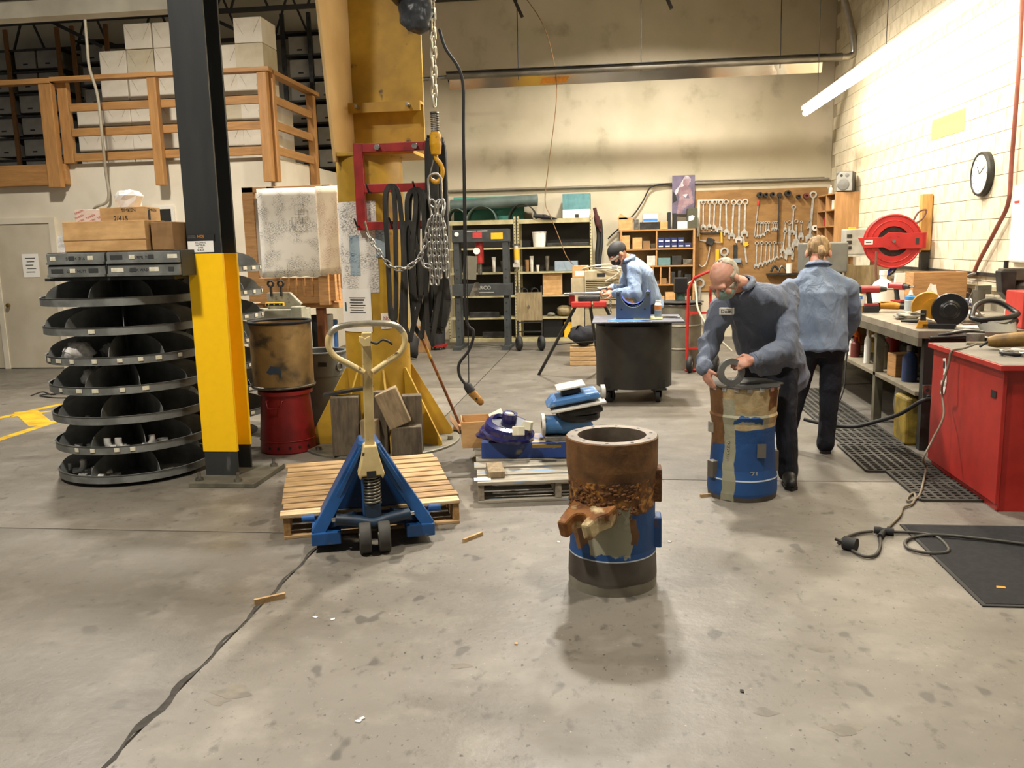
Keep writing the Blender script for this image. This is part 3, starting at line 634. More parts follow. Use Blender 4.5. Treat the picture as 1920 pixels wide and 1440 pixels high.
# slings hung on the frame
m_sling = M('sling_webbing', '24231f', '34322c', rough=.85, scale=14, st=(1, 1, .2), var=.25)
def strap(pts, wd=.045, th=.008):
    m = MB(); pts = bez(pts, 6)
    for a, b in zip(pts, pts[1:]): m.bar(a, b + (b - a) * .1, th, wd, up=(1, 0, 0))
    return m
def sling(px, w_, zt, zb, label, y=6.6, tw=0):
    p = PY(px, 450, y)
    pts = [(p.x - w_ / 2, y - .02, zb + .1), (p.x - w_ * .5, y - .015, (zt + zb) / 2), (p.x - w_ * .42, y, zt - .09), (p.x, y, zt), (p.x + w_ * .42, y - .01, zt - .09), (p.x + w_ * .5 + tw, y - .04, (zt + zb) / 2), (p.x + w_ * .2, y - .03, zb + .06), (p.x, y - .03, zb), (p.x - w_ / 2, y - .02, zb + .1)]
    pts = [V3(p_) + V3((rnd.uniform(-.016, .016), rnd.uniform(-.01, .01), 0)) if 0 < i_ < len(pts) - 1 else V3(p_) for i_, p_ in enumerate(pts)]
    m = MB(); q = bez(pts, 6)
    for a, b in zip(q, q[1:]):
        d_ = (b - a).normalized(); s_ = d_.cross(V3((0, 1, 0))).normalized(); m.bar(a - d_ * .003, b + d_ * .003, .036, .012, up=tuple(V3((0, 1, 0)) * 1.0))
    simple('lifting_sling', label, 'sling', m, m_sling, group='black slings hung on the red frame')
sling(742, .13, 2.13, 1.02, 'looped black sling hanging at left of the red frame')
sling(736, .07, 2.12, 1.1, 'narrow black sling inside the left loop', 6.585)
sling(783, .11, 2.1, .95, 'black sling hanging at the middle of the red frame', 6.61, .02)
sling(797, .1, 2.08, 1.0, 'black sling hanging near the right of the red frame', 6.6)
sling(765, .09, 1.85, .93, 'crossed black sling below the red frame', 6.57, .05)
sling(775, .06, 2.09, 1.2, 'thin black sling between the middle slings', 6.59, -.03)
sling(806, .08, 2.05, .9, 'longest black sling beside the chain bundle', 6.56, .03)
simple('lifting_sling', 'thick black folded sling over the right corner of the frame', 'sling', strap([(-1.38, 6.66, 1.15), (-1.4, 6.63, 1.8), (-1.385, 6.62, 2.4), (-1.36, 6.66, 2.46), (-1.34, 6.7, 2.3), (-1.35, 6.7, 1.2)], .1, .05), m_sling, group='black slings hung on the red frame')
simple('lifting_sling', 'wide black sling bundle hanging low at right', 'sling', strap([(-1.36, 6.58, 1.5), (-1.33, 6.57, 1.25), (-1.38, 6.58, 1.05), (-1.43, 6.6, 1.02)], .13, .05), m_sling, group='black slings hung on the red frame')
# chain hoist
m_chain = M('chain_steel', 'c2bfb6', '8f8c84', rough=.35, metal=.75, scale=20)
LK = {}
def chain(name, pts, pitch, wire, parent, mat):
    """individual links along a path, one shared link mesh"""
    key = (pitch, wire)
    if key not in LK:
        m = MB(); h = pitch * .68; w2 = pitch * .3; ring = []
        for i in range(16):
            a = 2 * PI * i / 16; ring.append((w2 * math.cos(a), 0, (h - w2) * (1 if math.sin(a) > 1e-6 else -1 if math.sin(a) < -1e-6 else 0) + w2 * math.sin(a)))
        m.tube(ring, wire, 6, closed=True); LK[key] = m.mesh('link')
    P = bez(pts, 14); acc = 0; k = 0; last = P[0]; out = [P[0]]
    for q in P[1:]:
        if (q - last).length >= pitch: out.append(last + (q - last).normalized() * pitch); last = out[-1]
    for a, b in zip(out, out[1:]):
        o = bpy.data.objects.new('link', LK[key]); C.objects.link(o); o.parent = parent
        if not LK[key].materials: LK[key].materials.append(mat)
        z = (b - a).normalized(); qn = z.to_track_quat('Z', 'Y') @ Euler((0, 0, PI / 2 * (k % 2) + .3)).to_quaternion()
        o.location = (a + b) / 2; o.rotation_euler = qn.to_euler(); k += 1
HX, HY = -1.3, 6.35
hs = thing('chain_hoist', 'chain hoist with a dark chain bag and yellow hook block', 'hoist', (HX, HY, 2.2))
chain('load_chain', [(0.02, 0, 1.6), (.01, 0, .9), (0, 0, .42)], .066, .009, hs, M('pale_chain', 'd0c8b0', rough=.35, metal=.7))
MB().tube([(.028 * math.cos(t * .9), .028 * math.sin(t * .9), .42 - .13 * t / 55) for t in range(56)], .0055, 6).build('spring', m_steel, hs)
MB().cyl((0, 0, .43), (0, 0, .42), .034, n=16).build('spring_cap', m_steel, hs)
m_hook = M('hook_yellow', 'd19a14', 'b98411', rough=.42, scale=12, c3='5f5230', s3=20, lo3=.62, hi3=.7)
MB().lathe([(0, .29), (.03, .29), (.042, .27), (.045, .2), (.036, .13), (.0, .12)], n=20).build('hook_block', m_hook, hs)
MB().cyl((-.045, 0, .23), (.045, 0, .23), .014, n=8).build('pin', m_dark, hs)
MB().tube(bez([(0, 0, .14), (0, 0, .1), (.03, 0, .06), (.045, 0, .01), (.03, 0, -.05), (-.01, 0, -.07), (-.045, 0, -.045), (-.05, 0, -.02)], 5), [.016] * 20 + [.018] * 8 + [.016, .013, .011, .01, .009, .008, .006, .004], 10).build('hook', m_hook, hs)
MB().bar((-.05, 0, -.01), (-.02, 0, .09), .016, .006).build('safety_latch', m_steel, hs)
MB().bx(-.28, -.01, -.11, .11, 1.2, 1.6).build('hoist_body', m_dark, hs, .02)
pd = thing('pendant_control', 'orange and black hoist pendant hanging on its cable', 'pendant', (-1.06, 6.2, .55))
MB().tube(bez([PY(824, 55, 6.3) - V3((-1.06, 6.2, .55)), PY(835, 90, 6.25) - V3((-1.06, 6.2, .55)), PY(866, 145, 6.2) - V3((-1.06, 6.2, .55)), PY(869, 250, 6.2) - V3((-1.06, 6.2, .55)), PY(871, 420, 6.2) - V3((-1.06, 6.2, .55)), PY(873, 590, 6.2) - V3((-1.06, 6.2, .55)), PY(888, 622, 6.2) - V3((-1.06, 6.2, .55)), PY(880, 655, 6.2) - V3((-1.06, 6.2, .55)), PY(861, 682, 6.2) - V3((-1.06, 6.2, .55)), PY(862, 705, 6.2) - V3((-1.06, 6.2, .55)), PY(874, 722, 6.2) - V3((-1.06, 6.2, .55))], 6), .011, 8).build('cable', m_black, pd)
MB().tube([PY(872, 300, 6.2) - V3((-1.06, 6.2, .55)), PY(878, 640, 6.2) - V3((-1.06, 6.2, .55)), PY(879, 718, 6.2) - V3((-1.06, 6.2, .55))], .004, 5).build('strain_wire', m_dark, pd)
a, b, c_ = PY(873, 718, 6.2) - V3((-1.06, 6.2, .55)), PY(884, 735, 6.2) - V3((-1.06, 6.2, .55)), PY(905, 758, 6.2) - V3((-1.06, 6.2, .55))
MB().tube([a, a + (b - a) * .35, b], [.018, .034, .036], 12).build('grip', m_black, pd)
MB().tube([b, b + (c_ - b) * .5, b + (c_ - b) * .9, c_], [.033, .03, .026, .014], 12).build('button_housing', M('pendant_orange', 'b07c2e', '8d6426', rough=.5, scale=14), pd)
MB().cyl(b + (c_ - b) * .5 + V3((.0, -.028, .0)), b + (c_ - b) * .5 + V3((.0, -.034, .0)), .009, n=8).build('button', m_black, pd)
tg = simple('paper_tag', 'grey paper tag hung on the pendant cable', 'tag', MB().bx(-.05, .05, -.002, .002, -.17, 0), M('tag_card', '8f8873', rough=.8), PY(882, 480, 6.2), (0, .08, 0))
# chain sling bundle on the hook
cs = thing('chain_sling', 'bundle of steel chain slings hanging from the yellow hook', 'chain', (HX, HY, 2.1))
ring = []
for i in range(24):
    a = 2 * PI * i / 24; ring.append((.05 * math.cos(a) - .012, -.02, (.075 if math.sin(a) > 0 else -.075) + .05 * math.sin(a) - .035))
MB().tube(ring, .009, 8, closed=True).build('master_link', m_chain, cs)
for dx, tilt in ((-.05, -.25), (0.02, .12), (.05, .35)):
    MB().tube([(dx * .6 + .028 * math.cos(t), -.02 + .012 * math.sin(t * 2), -.17 + .07 * math.sin(t) + dx * math.cos(t) * .5) for t in [2 * PI * i / 16 for i in range(16)]], .008, 6, closed=True).build('coupling_link', m_chain, cs)
for k, (x0, x1, zb) in enumerate(((-.07, -.06, -.72), (-.035, -.02, -.73), (0, .01, -.7), (.035, .045, -.66), (.055, .06, -.7))):
    chain('leg', [(x0 * .6, -.03, -.22), (x0, -.03, -.4), (x1, -.03, zb)], .05, .0068, cs, m_chain)
chain('leg', [(-.06, -.04, -.25), (-.1, -.04, -.42), (-.14, -.05, -.52), (-.25, -.05, -.6), (-.37, -.05, -.58), (-.48, -.03, -.44), (-.55, 0, -.33)], .05, .0068, cs, m_chain)
chain('leg', [(-.13, -.05, -.53), (-.1, -.05, -.6), (-.04, -.05, -.58)], .05, .0068, cs, m_chain)
MB().tube([(-.545, 0, -.33), (-.56, -.02, -.24)], .009, 6).build('grab_hook', m_chrome, cs)

# conduit and cable clutter at the left
simple('conduit', 'bent grey conduit dropping past the rail to the office wall', 'pipe', MB().tube(bez([PY(158, 22, 11.3), PY(163, 80, 11.3), PY(168, 128, 11.3), PY(183, 180, 11.35), PY(192, 260, 11.4), PY(198, 320, 11.55), PY(204, 362, 11.6), PY(199, 380, 11.62), PY(180, 388, 11.62), PY(174, 398, 11.69)], 6), .02, 8), M('conduit_grey', 'a39a86', rough=.4))
simple('cable_tangle', 'tangle of thin dark cables on the floor left of the bin', 'cable', MB().tube(bez([G(58, 742, .006), G(80, 735, .006), G(100, 740, .006), G(122, 732, .01), G(140, 744, .006), G(105, 746, .006), G(75, 741, .012), G(120, 738, .015), G(150, 742, .006)], 6), .008, 5), m_black)
# ================================================================ PALLETS, PALLET JACK, VALVE BODIES
m_pal = M('pallet_pine', 'bb9c70', '9e7c50', rough=.75, scale=4, st=(1, 7, 7), lo=.3, hi=.7, c3='8d7148', s3=7, lo3=.6, hi3=.75, var=.15)
m_palg = M('pallet_grey', '9b9382', '867d6c', rough=.8, scale=4, st=(1, 7, 7), c3='7391b0', s3=2.4, lo3=.6, hi3=.66, var=.15)
m_palD = M('pallet_pine_dark', 'a5875c', '866744', rough=.8, scale=5, st=(1, 7, 7), c3='6a5033', s3=6, lo3=.55, hi3=.75, var=.2); m_palL = M('pallet_pine_pale', 'cbb088', 'b2946a', rough=.75, scale=4, st=(1, 7, 7), var=.15); m_palg2 = M('pallet_grey_pale', 'aca392', '958b79', rough=.8, scale=4, st=(1, 7, 7), var=.15)
m_palS = M('pallet_stringer', 'a37c48', '8c683a', rough=.8, scale=4, st=(7, 1, 7), var=.15)
def pallet(label, loc, rz, W, D, n, mt, mts, z=.13):
    t = thing('wooden_pallet', label, 'pallet', loc, rz)
    for x in (0, W / 2 - .02, W - .04): MB().bx(x, x + .04, .01, D - .01, .018, z - .02).build('stringer', mts, t, .003)
    bw = D / n * .8
    for k in range(n):
        y = k * (D - bw) / (n - 1); e = rnd.uniform(-.012, .012)
        MB().bx(-.01 + e, W + .01 + e, y, y + bw, z - .02, z + rnd.uniform(-.001, .003)).build('deck_board', rnd.choice(mt), t, .003)
    for y in (0, D * .45, D - .1): MB().bx(0, W, y, y + .1, 0, .018).build('bottom_board', mt[0], t, .003)
    return t
c0 = G(533, 1012); pal1 = pallet('pine pallet carried on the blue pallet jack', (c0.x, c0.y, 0), R(19.5), 1.03, 1.22, 10, (m_pal, m_palD, m_palL), m_palS, .145)
c0 = G(897, 945); pal2 = pallet('weathered blue-stained pallet holding valve parts', (c0.x, c0.y, 0), R(10), 1.05, 1.3, 7, (m_palg, m_palg2), M('pallet_stringer_grey', '8f8470', '7a705e', rough=.85, scale=4, st=(7, 1, 7)), .14)
# pallet jack
m_jb = M('jack_blue', '1d5088', '184575', rough=.4, scale=4, c3='4a5968', s3=11, lo3=.64, hi3=.72)
m_jd = M('jack_dark_blue', '152a3c', '101d2a', rough=.45, scale=6)
m_cream = M('cream_paint', 'd3bd86', 'c6ae76', rough=.5, scale=5, c3='3d3629', s3=17, lo3=.66, hi3=.7)
pj = thing('pallet_jack', 'blue hand pallet jack with a cream loop handle', 'pallet jack', (-1.335, 4.42, 0), R(19))
HWF = .34
# triangular frame: two sloping channel sides, back plate
for s in (-1, 1):
    MB().bar((s * .035, .1, .55), (s * (HWF - .03), .02, .1), .07, .05, up=(0, 1, 0)).build('frame_side', m_jb, pj, .004)
    MB().prism([(s * .03, .57), (s * .05, .57), (s * HWF, .06), (s * (HWF - .05), .06)], .03, .36, 'y').build('frame_cheek', m_jb, pj, .004)
    MB().bx(min(s * (HWF - .16), s * HWF), max(s * (HWF - .16), s * HWF), -.02, .06, .045, .115).build('fork_heel', m_jb, pj, .005)
    MB().bx(min(s * (HWF - .16), s * HWF), max(s * (HWF - .16), s * HWF), .06, 1.2, .055, .1).build('fork', m_jb, pj, .005)
    MB().cyl((s * (HWF - .02), .1, .17), (s * (HWF + .05), .1, .17), .022, n=12).build('axle_stub', m_jb, pj)
    MB().bar((s * .1, -.02, .2), (s * .27, .08, .13), .05, .05).build('push_link', m_jd, pj, .004)
    wl = MB().lathe([(.03, -.03), (.085, -.032), (.09, -.026), (.09, .026), (.085, .032), (.03, .03)], n=28, axis='x').build('steer_wheel', M('worn_rubber', '45423b', '38352f', rough=.7, scale=9), pj); wl.location = (s * .052, -.07, .09)
    hb = MB().cyl((-.034, 0, 0), (.034, 0, 0), .03, n=14).build('hub', m_steel, wl)
MB().prism([(-.03, .54), (.03, .54), (.3, .1), (-.3, .1)], .3, .33, 'y').build('back_plate', m_jb, pj)
MB().lathe([(0, .6), (.05, .6), (.065, .585), (.065, .5), (0, .5)], (0, .08, 0), 20).build('frame_crown', m_jb, pj)
MB().bx(-.28, .28, .2, .23, .06, .1).build('cross_brace', m_jb, pj)
MB().tube(bez([(-.2, -.03, .19), (-.1, -.05, .18), (0, -.06, .16), (.1, -.05, .18), (.2, -.03, .19)], 4), .033, 10).build('steer_yoke', m_jd, pj)
for s in (-1, 1): MB().cyl((s * .2, -.03, .19), (s * .225, -.028, .19), .014, n=6).build('yoke_nut', m_chrome, pj)
MB().bx(-.045, .045, -.06, .04, .17, .27).build('pump_base', m_jd, pj, .01); MB().cyl((0, -.02, .25), (0, -.02, .44), .033, n=16).build('pump_piston', m_chrome, pj); MB().bx(-.055, -.035, -.04, .06, .2, .5).build('pump_side', m_jb, pj)
MB().tube([(.045 * math.cos(t * .7), -.02 + .045 * math.sin(t * .7), .265 + .165 * t / 85) for t in range(86)], .0075, 6).build('spring', M('spring_steel', '8a8678', '5c594f', rough=.35, metal=.8), pj)
MB().prism([(-.035, .6), (.035, .6), (.05, .52), (.072, .44), (.06, .41), (.05, .43), (-.05, .43), (-.06, .41), (-.072, .44), (-.05, .52)], -.075, .03, 'y').build('handle_bracket', m_cream, pj, .012)
MB().bx(-.025, .025, -.077, -.07, .425, .46).build('bracket_slot', m_black, pj)
MB().bar((0, -.03, .57), (.01, -.1, 1.22), .052, .035, up=(0, 1, 0)).build('handle_shaft', m_cream, pj, .006)
hl = lambda u, vv: (.01 + u, -.1 + .0 * vv, vv)
loop = bez([hl(-.022, 1.005), hl(-.1, 1.055), hl(-.17, 1.1), hl(-.2, 1.16), hl(-.185, 1.22), hl(-.13, 1.255), hl(0, 1.265), hl(.13, 1.255), hl(.185, 1.22), hl(.2, 1.16), hl(.17, 1.1), hl(.1, 1.055), hl(.022, 1.005)], 6)
MB().tube(loop[:24], .0165, 10).tube(loop[-24:], .0165, 10).build('handle_loop', m_cream, pj)
MB().tube(loop[23:-23], .0168, 10).build('worn_grip', M('worn_chrome_grip', 'b3aa92', '6f6a60', rough=.3, metal=.6, scale=6), pj)
MB().prism([(-.03, 1.2), (-.03, 1.17), (-.012, 1.145), (.03, 1.145), (.03, 1.2), (.012, 1.195), (0, 1.187), (-.012, 1.197)], -.125, -.095, 'y').build('lever_housing', m_cream, pj, .003)
MB().tube(bez([(.03, -.12, 1.17), (.06, -.13, 1.16), (.09, -.13, 1.178), (.125, -.13, 1.165), (.14, -.13, 1.15)], 4), .007, 6).build('release_lever', m_dark, pj)
# broom leaning to the crane foot
a, b = PY(778, 604, 7.3), G(842, 808); b.z = .04
b.x += .1; br = thing('push_broom', 'brown-handled push broom leaning beside the crane foot', 'broom', (b.x, b.y, 0))
MB().tube([a - V3((b.x, b.y, 0)), (0, 0, .06)], .014, 8).build('handle', M('broom_handle', '7a4726', '5e3418', rough=.5, scale=8, c3='b58a2c', s3=4, lo3=.62, hi3=.68), br)
MB().bx(-.04, .04, -.12, .12, .03, .07).build('head', m_card2, br, .008); MB().bx(-.035, .035, -.12, .12, .0, .03).build('bristles', m_black, br)
# ---- parts on the grey pallet
PZ = .143
m_navy = M('navy_enamel', '23245c', '1b1c4c', rough=.25, scale=4, coat=.4)
m_bpaint = M('blue_paint', '2b4686', '243b74', rough=.45, scale=4, c3='8e8a7a', s3=6, lo3=.66, hi3=.74)
m_top = M('scraped_blue_top', '5a69a0', 'b9a47c', rough=.6, scale=3, lo=.5, hi=.56)
m_lblue = M('light_blue_paint', '4d7fb5', '3f6fa6', rough=.4, scale=4, c3='b9c4c4', s3=5, lo3=.6, hi3=.68)
m_hub = M('white_gasket', 'cfcabd', 'b7b1a4', rough=.6, scale=8)
pa = G(903, 860, PZ); pb_ = G(1068, 866, PZ)
ch = thing('steel_channel', 'long blue steel channel lying on the grey pallet', 'channel', (pa.x, pa.y, PZ), R(4))
MB().bx(0, 1.0, 0, .012, 0, .115).build('front_web', m_bpaint, ch, .003); MB().bx(0, 1.0, .012, .3, .1, .115).build('top_flange', m_top, ch, .002); MB().bx(0, 1.0, .29, .302, 0, .1).build('rear_web', m_bpaint, ch, .003)
ZC2 = PZ + .117
p1 = G(945, 832, ZC2)
pl = thing('enamelled_cover', 'dark navy round cover leaning on the blue channel', 'cover', (p1.x + .01, p1.y + .14, ZC2 + .045), 0); pl.rotation_euler = (R(10), R(9), 0)
MB().lathe([(0, .09), (.12, .09), (.165, .08), (.175, .06), (.178, .03), (.195, .02), (.195, 0), (0, 0)], n=40).build('cover_body', m_navy, pl)
MB().lathe([(0, .0915), (.125, .0915), (.125, .088)], n=36).build('cover_face', M('navy_face', '191a30', rough=.4), pl)
MB().lathe([(.03, .09), (.055, .09), (.055, .16), (.035, .16), (.035, .09)], n=24).build('hub', m_navy, pl); 
p2 = G(915, 828, ZC2)
pl2 = thing('enamelled_cover', 'purple-navy flanged cover lying under the leaning cover', 'cover', (p2.x + .02, p2.y + .2, ZC2), 0)
MB().lathe([(0, .085), (.06, .085), (.09, .07), (.11, .05), (.125, .02), (.14, .015), (.14, 0), (0, 0)], n=36).build('cover_body', m_navy, pl2); MB().lathe([(0, .087), (.05, .087), (.05, .1), (0, .1)], n=24).build('boss', m_navy, pl2)
hr = thing('hub_ring', 'navy ring with white edge standing behind the covers', 'ring', PY(929, 792, 6.05), 0); hr.rotation_euler = (R(75), 0, R(35))
MB().lathe([(.035, 0), (.06, 0), (.06, .07), (.035, .07), (.035, 0)], n=24).build('ring_body', m_navy, hr); MB().lathe([(.036, -.001), (.058, -.001)], n=24).build('white_face', m_hub, hr)
for k, (px, py, Y, lab) in enumerate(((953, 781, 5.98, 'white foam cube at back of the navy cover'), (989, 798, 5.92, 'white foam cube at right of the navy cover hub'), (972, 808, 5.75, 'white foam cube in front on the navy cover'))):
    p = PY(px, py, Y); simple('foam_cube', lab, 'foam cube', MB().box((0, 0, 0), (.065, .065, .065)), M('foam', 'd6cfb4', rough=.9), p, (R(8), R(10), .4 + k), 'white foam cubes', .006)
cbx = thing('cardboard_box', 'open brown cardboard box at back corner of the grey pallet', 'box', (PY(895, 822, 6.35).x, 6.35, PZ), R(12))
open_box(.24, .3, .2, .006).build('carton', m_card, cbx); MB().box((-.17, .02, .16), (.12, .28, .005), (0, R(55), 0)).build('flap', m_card2, cbx); MB().box((.15, .0, .22), (.11, .26, .005), (0, R(-25), 0)).build('flap', M('white_flap', 'c9bfae'), cbx)
p = G(930, 897, PZ); simple('timber_offcut', 'short grey timber offcut on the front of the pallet', 'timber', MB().bx(-.05, .06, 0, .26, 0, .045), m_timb2, (p.x, p.y, PZ), (0, 0, R(12)), None, .005)
p = G(889, 903, PZ); simple('paper_sheet', 'small white paper lying on the pallet edge', 'paper', MB().bx(0, .11, 0, .07, 0, .002), m_paper, (p.x, p.y, PZ + .003), (0, 0, R(10)))
# blue valve housings
vb = thing('valve_housing', 'stacked light blue valve housing with white flanges on the pallet', 'valve body', (PY(1068, 800, 5.95).x, 6.05, PZ + .118), R(8)); vb.scale = (.95, .95, .68)
MB().bx(-.2, .16, -.12, .16, .0, .05).build('base_frame', m_steel, vb, .004)
MB().tube(bez([(-.2, 0, .15), (-.1, 0, .15), (.02, 0, .17), (.1, .02, .22)], 5), [.1] * 6 + [.11] * 5 + [.12] * 5, 20).build('lower_body', m_lblue, vb)
MB().lathe([(.04, 0), (.115, 0), (.115, .025), (.04, .025)], (-.22, 0, .15), 28, 'x').build('side_flange', m_hub, vb)
MB().lathe([(0, .2), (.16, .2), (.17, .22), (.17, .27), (0, .27)], (.06, .02, 0), 32).build('middle_flange', m_dark, vb)
MB().box((.07, 0, .31), (.34, .3, .09), (0, R(-14), 0)).build('neck', m_dark, vb, .03)
MB().box((.05, -.02, .375), (.42, .36, .025), (0, R(-14), 0)).build('cover_flange', m_hub, vb, .006)
MB().prism([(-.19, .36), (.22, .46), (.2, .53), (-.14, .45)], -.16, .14, 'y').build('upper_body', m_lblue, vb, .02)
MB().box((.0, .0, .52), (.15, .2, .05), (0, R(-14), 0)).build('top_neck', m_dark, vb, .01); MB().box((-.0, 0, .565), (.22, .26, .022), (0, R(-14), 0)).build('top_flange', m_hub, vb, .006)
MB().lathe([(.03, 0), (.075, 0), (.075, .03), (.03, .03), (.03, 0)], (0, 0, 0), 20, 'x', R(30), R(330)).build('end_flange', m_hub, vb).location = (.235, 0, .49)
simple('steel_bar', 'small brass-coloured bar on the blue channel', 'bar', MB().bx(0, .2, 0, .05, 0, .02), M('brass', '9a8350'), (PY(1000, 822, 5.8).x, 5.72, ZC2), (0, 0, R(6)))
# ---- rusty pump bowls
def bowl_mat(name, seed, zones):
    """rust / bare steel / blue paint / primer zones by height with noisy borders; sector stripe of primer"""
    m = bpy.data.materials.new(name); m.use_nodes = True; N = m.node_tree.nodes; K = m.node_tree.links.new; b = N['Principled BSDF']
    tc = N.new('ShaderNodeTexCoord'); mp = N.new('ShaderNodeMapping'); mp.inputs['Location'].default_value = (seed, seed * .7, 0); K(tc.outputs['Object'], mp.inputs[0])
    sp = N.new('ShaderNodeSeparateXYZ'); K(tc.outputs['Object'], sp.inputs[0])
    def noise(s, d=6):
        n = N.new('ShaderNodeTexNoise'); n.inputs['Scale'].default_value = s; n.inputs['Detail'].default_value = d; K(mp.outputs[0], n.inputs['Vector']); return n.outputs[0]
    def rm(q, a, z, lo=0, hi=1):
        r = N.new('ShaderNodeMapRange'); r.inputs[1].default_value = a; r.inputs[2].default_value = z; r.inputs[3].default_value = lo; r.inputs[4].default_value = hi; K(q, r.inputs[0]); return r.outputs[0]
    def ma(op, a, z):
        x = N.new('ShaderNodeMath'); x.operation = op
        for i, q in ((0, a), (1, z)):
            if isinstance(q, (int, float)): x.inputs[i].default_value = q
            else: K(q, x.inputs[i])
        return x.outputs[0]
    def mix(f, a, z):
        x = N.new('ShaderNodeMix'); x.data_type = 'RGBA'; K(f, x.inputs[0])
        for i, q in ((6, a), (7, z)):
            if isinstance(q, tuple): x.inputs[i].default_value = q
            else: K(q, x.inputs[i])
        return x.outputs[2]
    n5 = noise(5); n12 = noise(13, 8); n30 = noise(30)
    zz = sp.outputs[2]; cur = None
    ang = N.new('ShaderNodeMath'); ang.operation = 'ARCTAN2'; K(sp.outputs[1], ang.inputs[0]); K(sp.outputs[0], ang.inputs[1])
    cols = {'rust': mix(rm(n12, .35, .62), L('573a1c'), L('75502a')), 'rough': mix(rm(n30, .5, .66), mix(rm(n12, .35, .6), L('462a14'), L('6f461c')), L('b07c36')), 'blue': mix(rm(n5, .4, .7), L('1d4a80'), L('173c6b')), 'prim': mix(rm(n5, .4, .65), L('8d8a72'), L('a39f86')), 'steel': mix(rm(n5, .35, .65), L('3d342b'), L('5a544a')), 'pale': mix(rm(n12, .4, .65), L('b9a57c'), L('a28a5e')), 'bright': mix(rm(n5, .4, .6), L('8d8674'), L('76705f')), 'white': L('c9d2d6')}
    cur = cols[zones[0][1]]
    for zt, key, amp in zones[1:]:
        q = ma('ADD', zz, ma('MULTIPLY', ma('SUBTRACT', n5, .5), amp)); cur = mix(rm(q, zt - .002, zt + .002), cur, cols[key])
    for a0, a1, z0, z1, key, amp in bowl_mat.patch:
        q = ma('ADD', ang.outputs[0], ma('MULTIPLY', ma('SUBTRACT', n5, .5), amp)); qz = ma('ADD', zz, ma('MULTIPLY', ma('SUBTRACT', noise(7), .5), amp * .35))
        f = ma('MULTIPLY', ma('MULTIPLY', rm(q, a0 - .01, a0 + .01), rm(q, a1 - .01, a1 + .01, 1, 0)), ma('MULTIPLY', rm(qz, z0 - .003, z0 + .003), rm(qz, z1 - .003, z1 + .003, 1, 0)))
        cur = mix(f, cur, cols[key])
    K(cur, b.inputs['Base Color']); b.inputs['Roughness'].default_value = .6; b.inputs['Metallic'].default_value = .1
    bp = N.new('ShaderNodeBump'); bp.inputs['Strength'].default_value = .35; bp.inputs['Distance'].default_value = .012
    h = ma('MULTIPLY', n30, rm(zz, .28, .36)); K(h, bp.inputs['Height']); K(bp.outputs[0], b.inputs['Normal'])
    return m
m_rust = M('rust', '6c4520', '523216', rough=.75, scale=12, c3='a5651c', s3=20, lo3=.55, hi3=.65, bump=.4, bs=40)
m_rim = M('machined_rim', '7b6f60', '655a4d', rough=.45, metal=.4, scale=8)
bowl_mat.patch = [(-2.6, -2.05, .23, .42, 'rust', .9), (-2.1, -1.15, .2, .42, 'prim', .7), (-1.25, -1.0, .25, .36, 'rust', .8)]
m_bowl1 = bowl_mat('rusty_bowl_skin', 3.1, [(0, 'bright', 0), (.05, 'steel', .06), (.17, 'white', 0), (.175, 'blue', 0), (.4, 'rough', .08), (.55, 'rust', .06)])
bw = thing('pump_bowl', 'rusty open-topped pump casing standing in the foreground', 'pump casing', (-.012, 4.03, 0))
MB().lathe([(.16, 0), (.215, 0), (.217, .06), (.213, .17), (.208, .2), (.208, .4), (.209, .5), (.214, .56), (.22, .6), (.222, .735), (.217, .74)], n=64).build('casing', m_bowl1, bw)
MB().lathe([(.217, .7405), (.165, .7405), (.165, .3), (.0, .3)], n=64).build('rim_and_bore', m_rim, bw)
for k in range(10):
    a = 2 * PI * k / 10 + .2; MB().cyl((.192 * math.cos(a), .192 * math.sin(a), .7395), (.192 * math.cos(a), .192 * math.sin(a), .7412), .0085, n=10).build('bolt_hole', m_black, bw)
# forked lug on the front left, pads on the right
lug = MB().prism([(-.1, .06), (.13, .06), (.12, -.01), (.085, -.05), (.075, -.125), (.035, -.13), (.035, -.07), (.012, -.045), (-.018, -.045), (-.04, -.07), (-.04, -.14), (-.088, -.14), (-.095, -.05)], 0, .09, 'z').build('forked_lug', M('lug_skin', '8a5826', '6d4119', rough=.7, scale=9, lo=.42, hi=.55, c3='c2ad80', s3=7, lo3=.5, hi3=.58, bump=.2, bs=40), bw, .012)
lug.location = (-.1, -.165, .35); lug.rotation_euler = (R(20), 0, R(-30))
for z0, z1, mm in ((.42, .58, m_rust), (.19, .34, M('blue_pad', '1d4a80', '6b4a2c', rough=.5, scale=3, lo=.55, hi=.6))): MB().prism([(.13, -.05), (.238, -.05), (.238, .06), (.13, .06)], z0, z1, 'z').build('pad', mm, bw, .006)
rg = MB()
for k in range(170):
    a = rnd.uniform(-2.9, -.9); z = rnd.uniform(.4, .545); s = rnd.uniform(.006, .02)
    rg.sph((.209 * math.cos(a), .209 * math.sin(a), z), (s, s * .5, s * .5), 6, (0, rnd.uniform(-.6, .6), a + PI / 2))
rg.build('rust_scale', m_rust, bw, label='flaking orange rust scale')['kind'] = 'stuff'
bowl_mat.patch = [(-3.2, -2.3, .35, .75, 'rust', .5), (-2.35, -1.95, .0, .66, 'prim', .35), (-2.3, -.9, .47, .56, 'prim', .5), (-.95, -.4, .58, .73, 'rust', .6), (-2.0, -1.1, .48, .53, 'blue', .6)]
m_bowl2 = bowl_mat('blue_bowl_skin', 8.3, [(0, 'steel', 0), (.03, 'blue', .05), (.135, 'white', .01), (.142, 'blue', .02), (.47, 'pale', .05), (.55, 'pale', .03)])
bw2 = thing('pump_bowl', 'blue and cream pump casing the bending worker is lining up', 'pump casing', (.835, 5.56, 0))
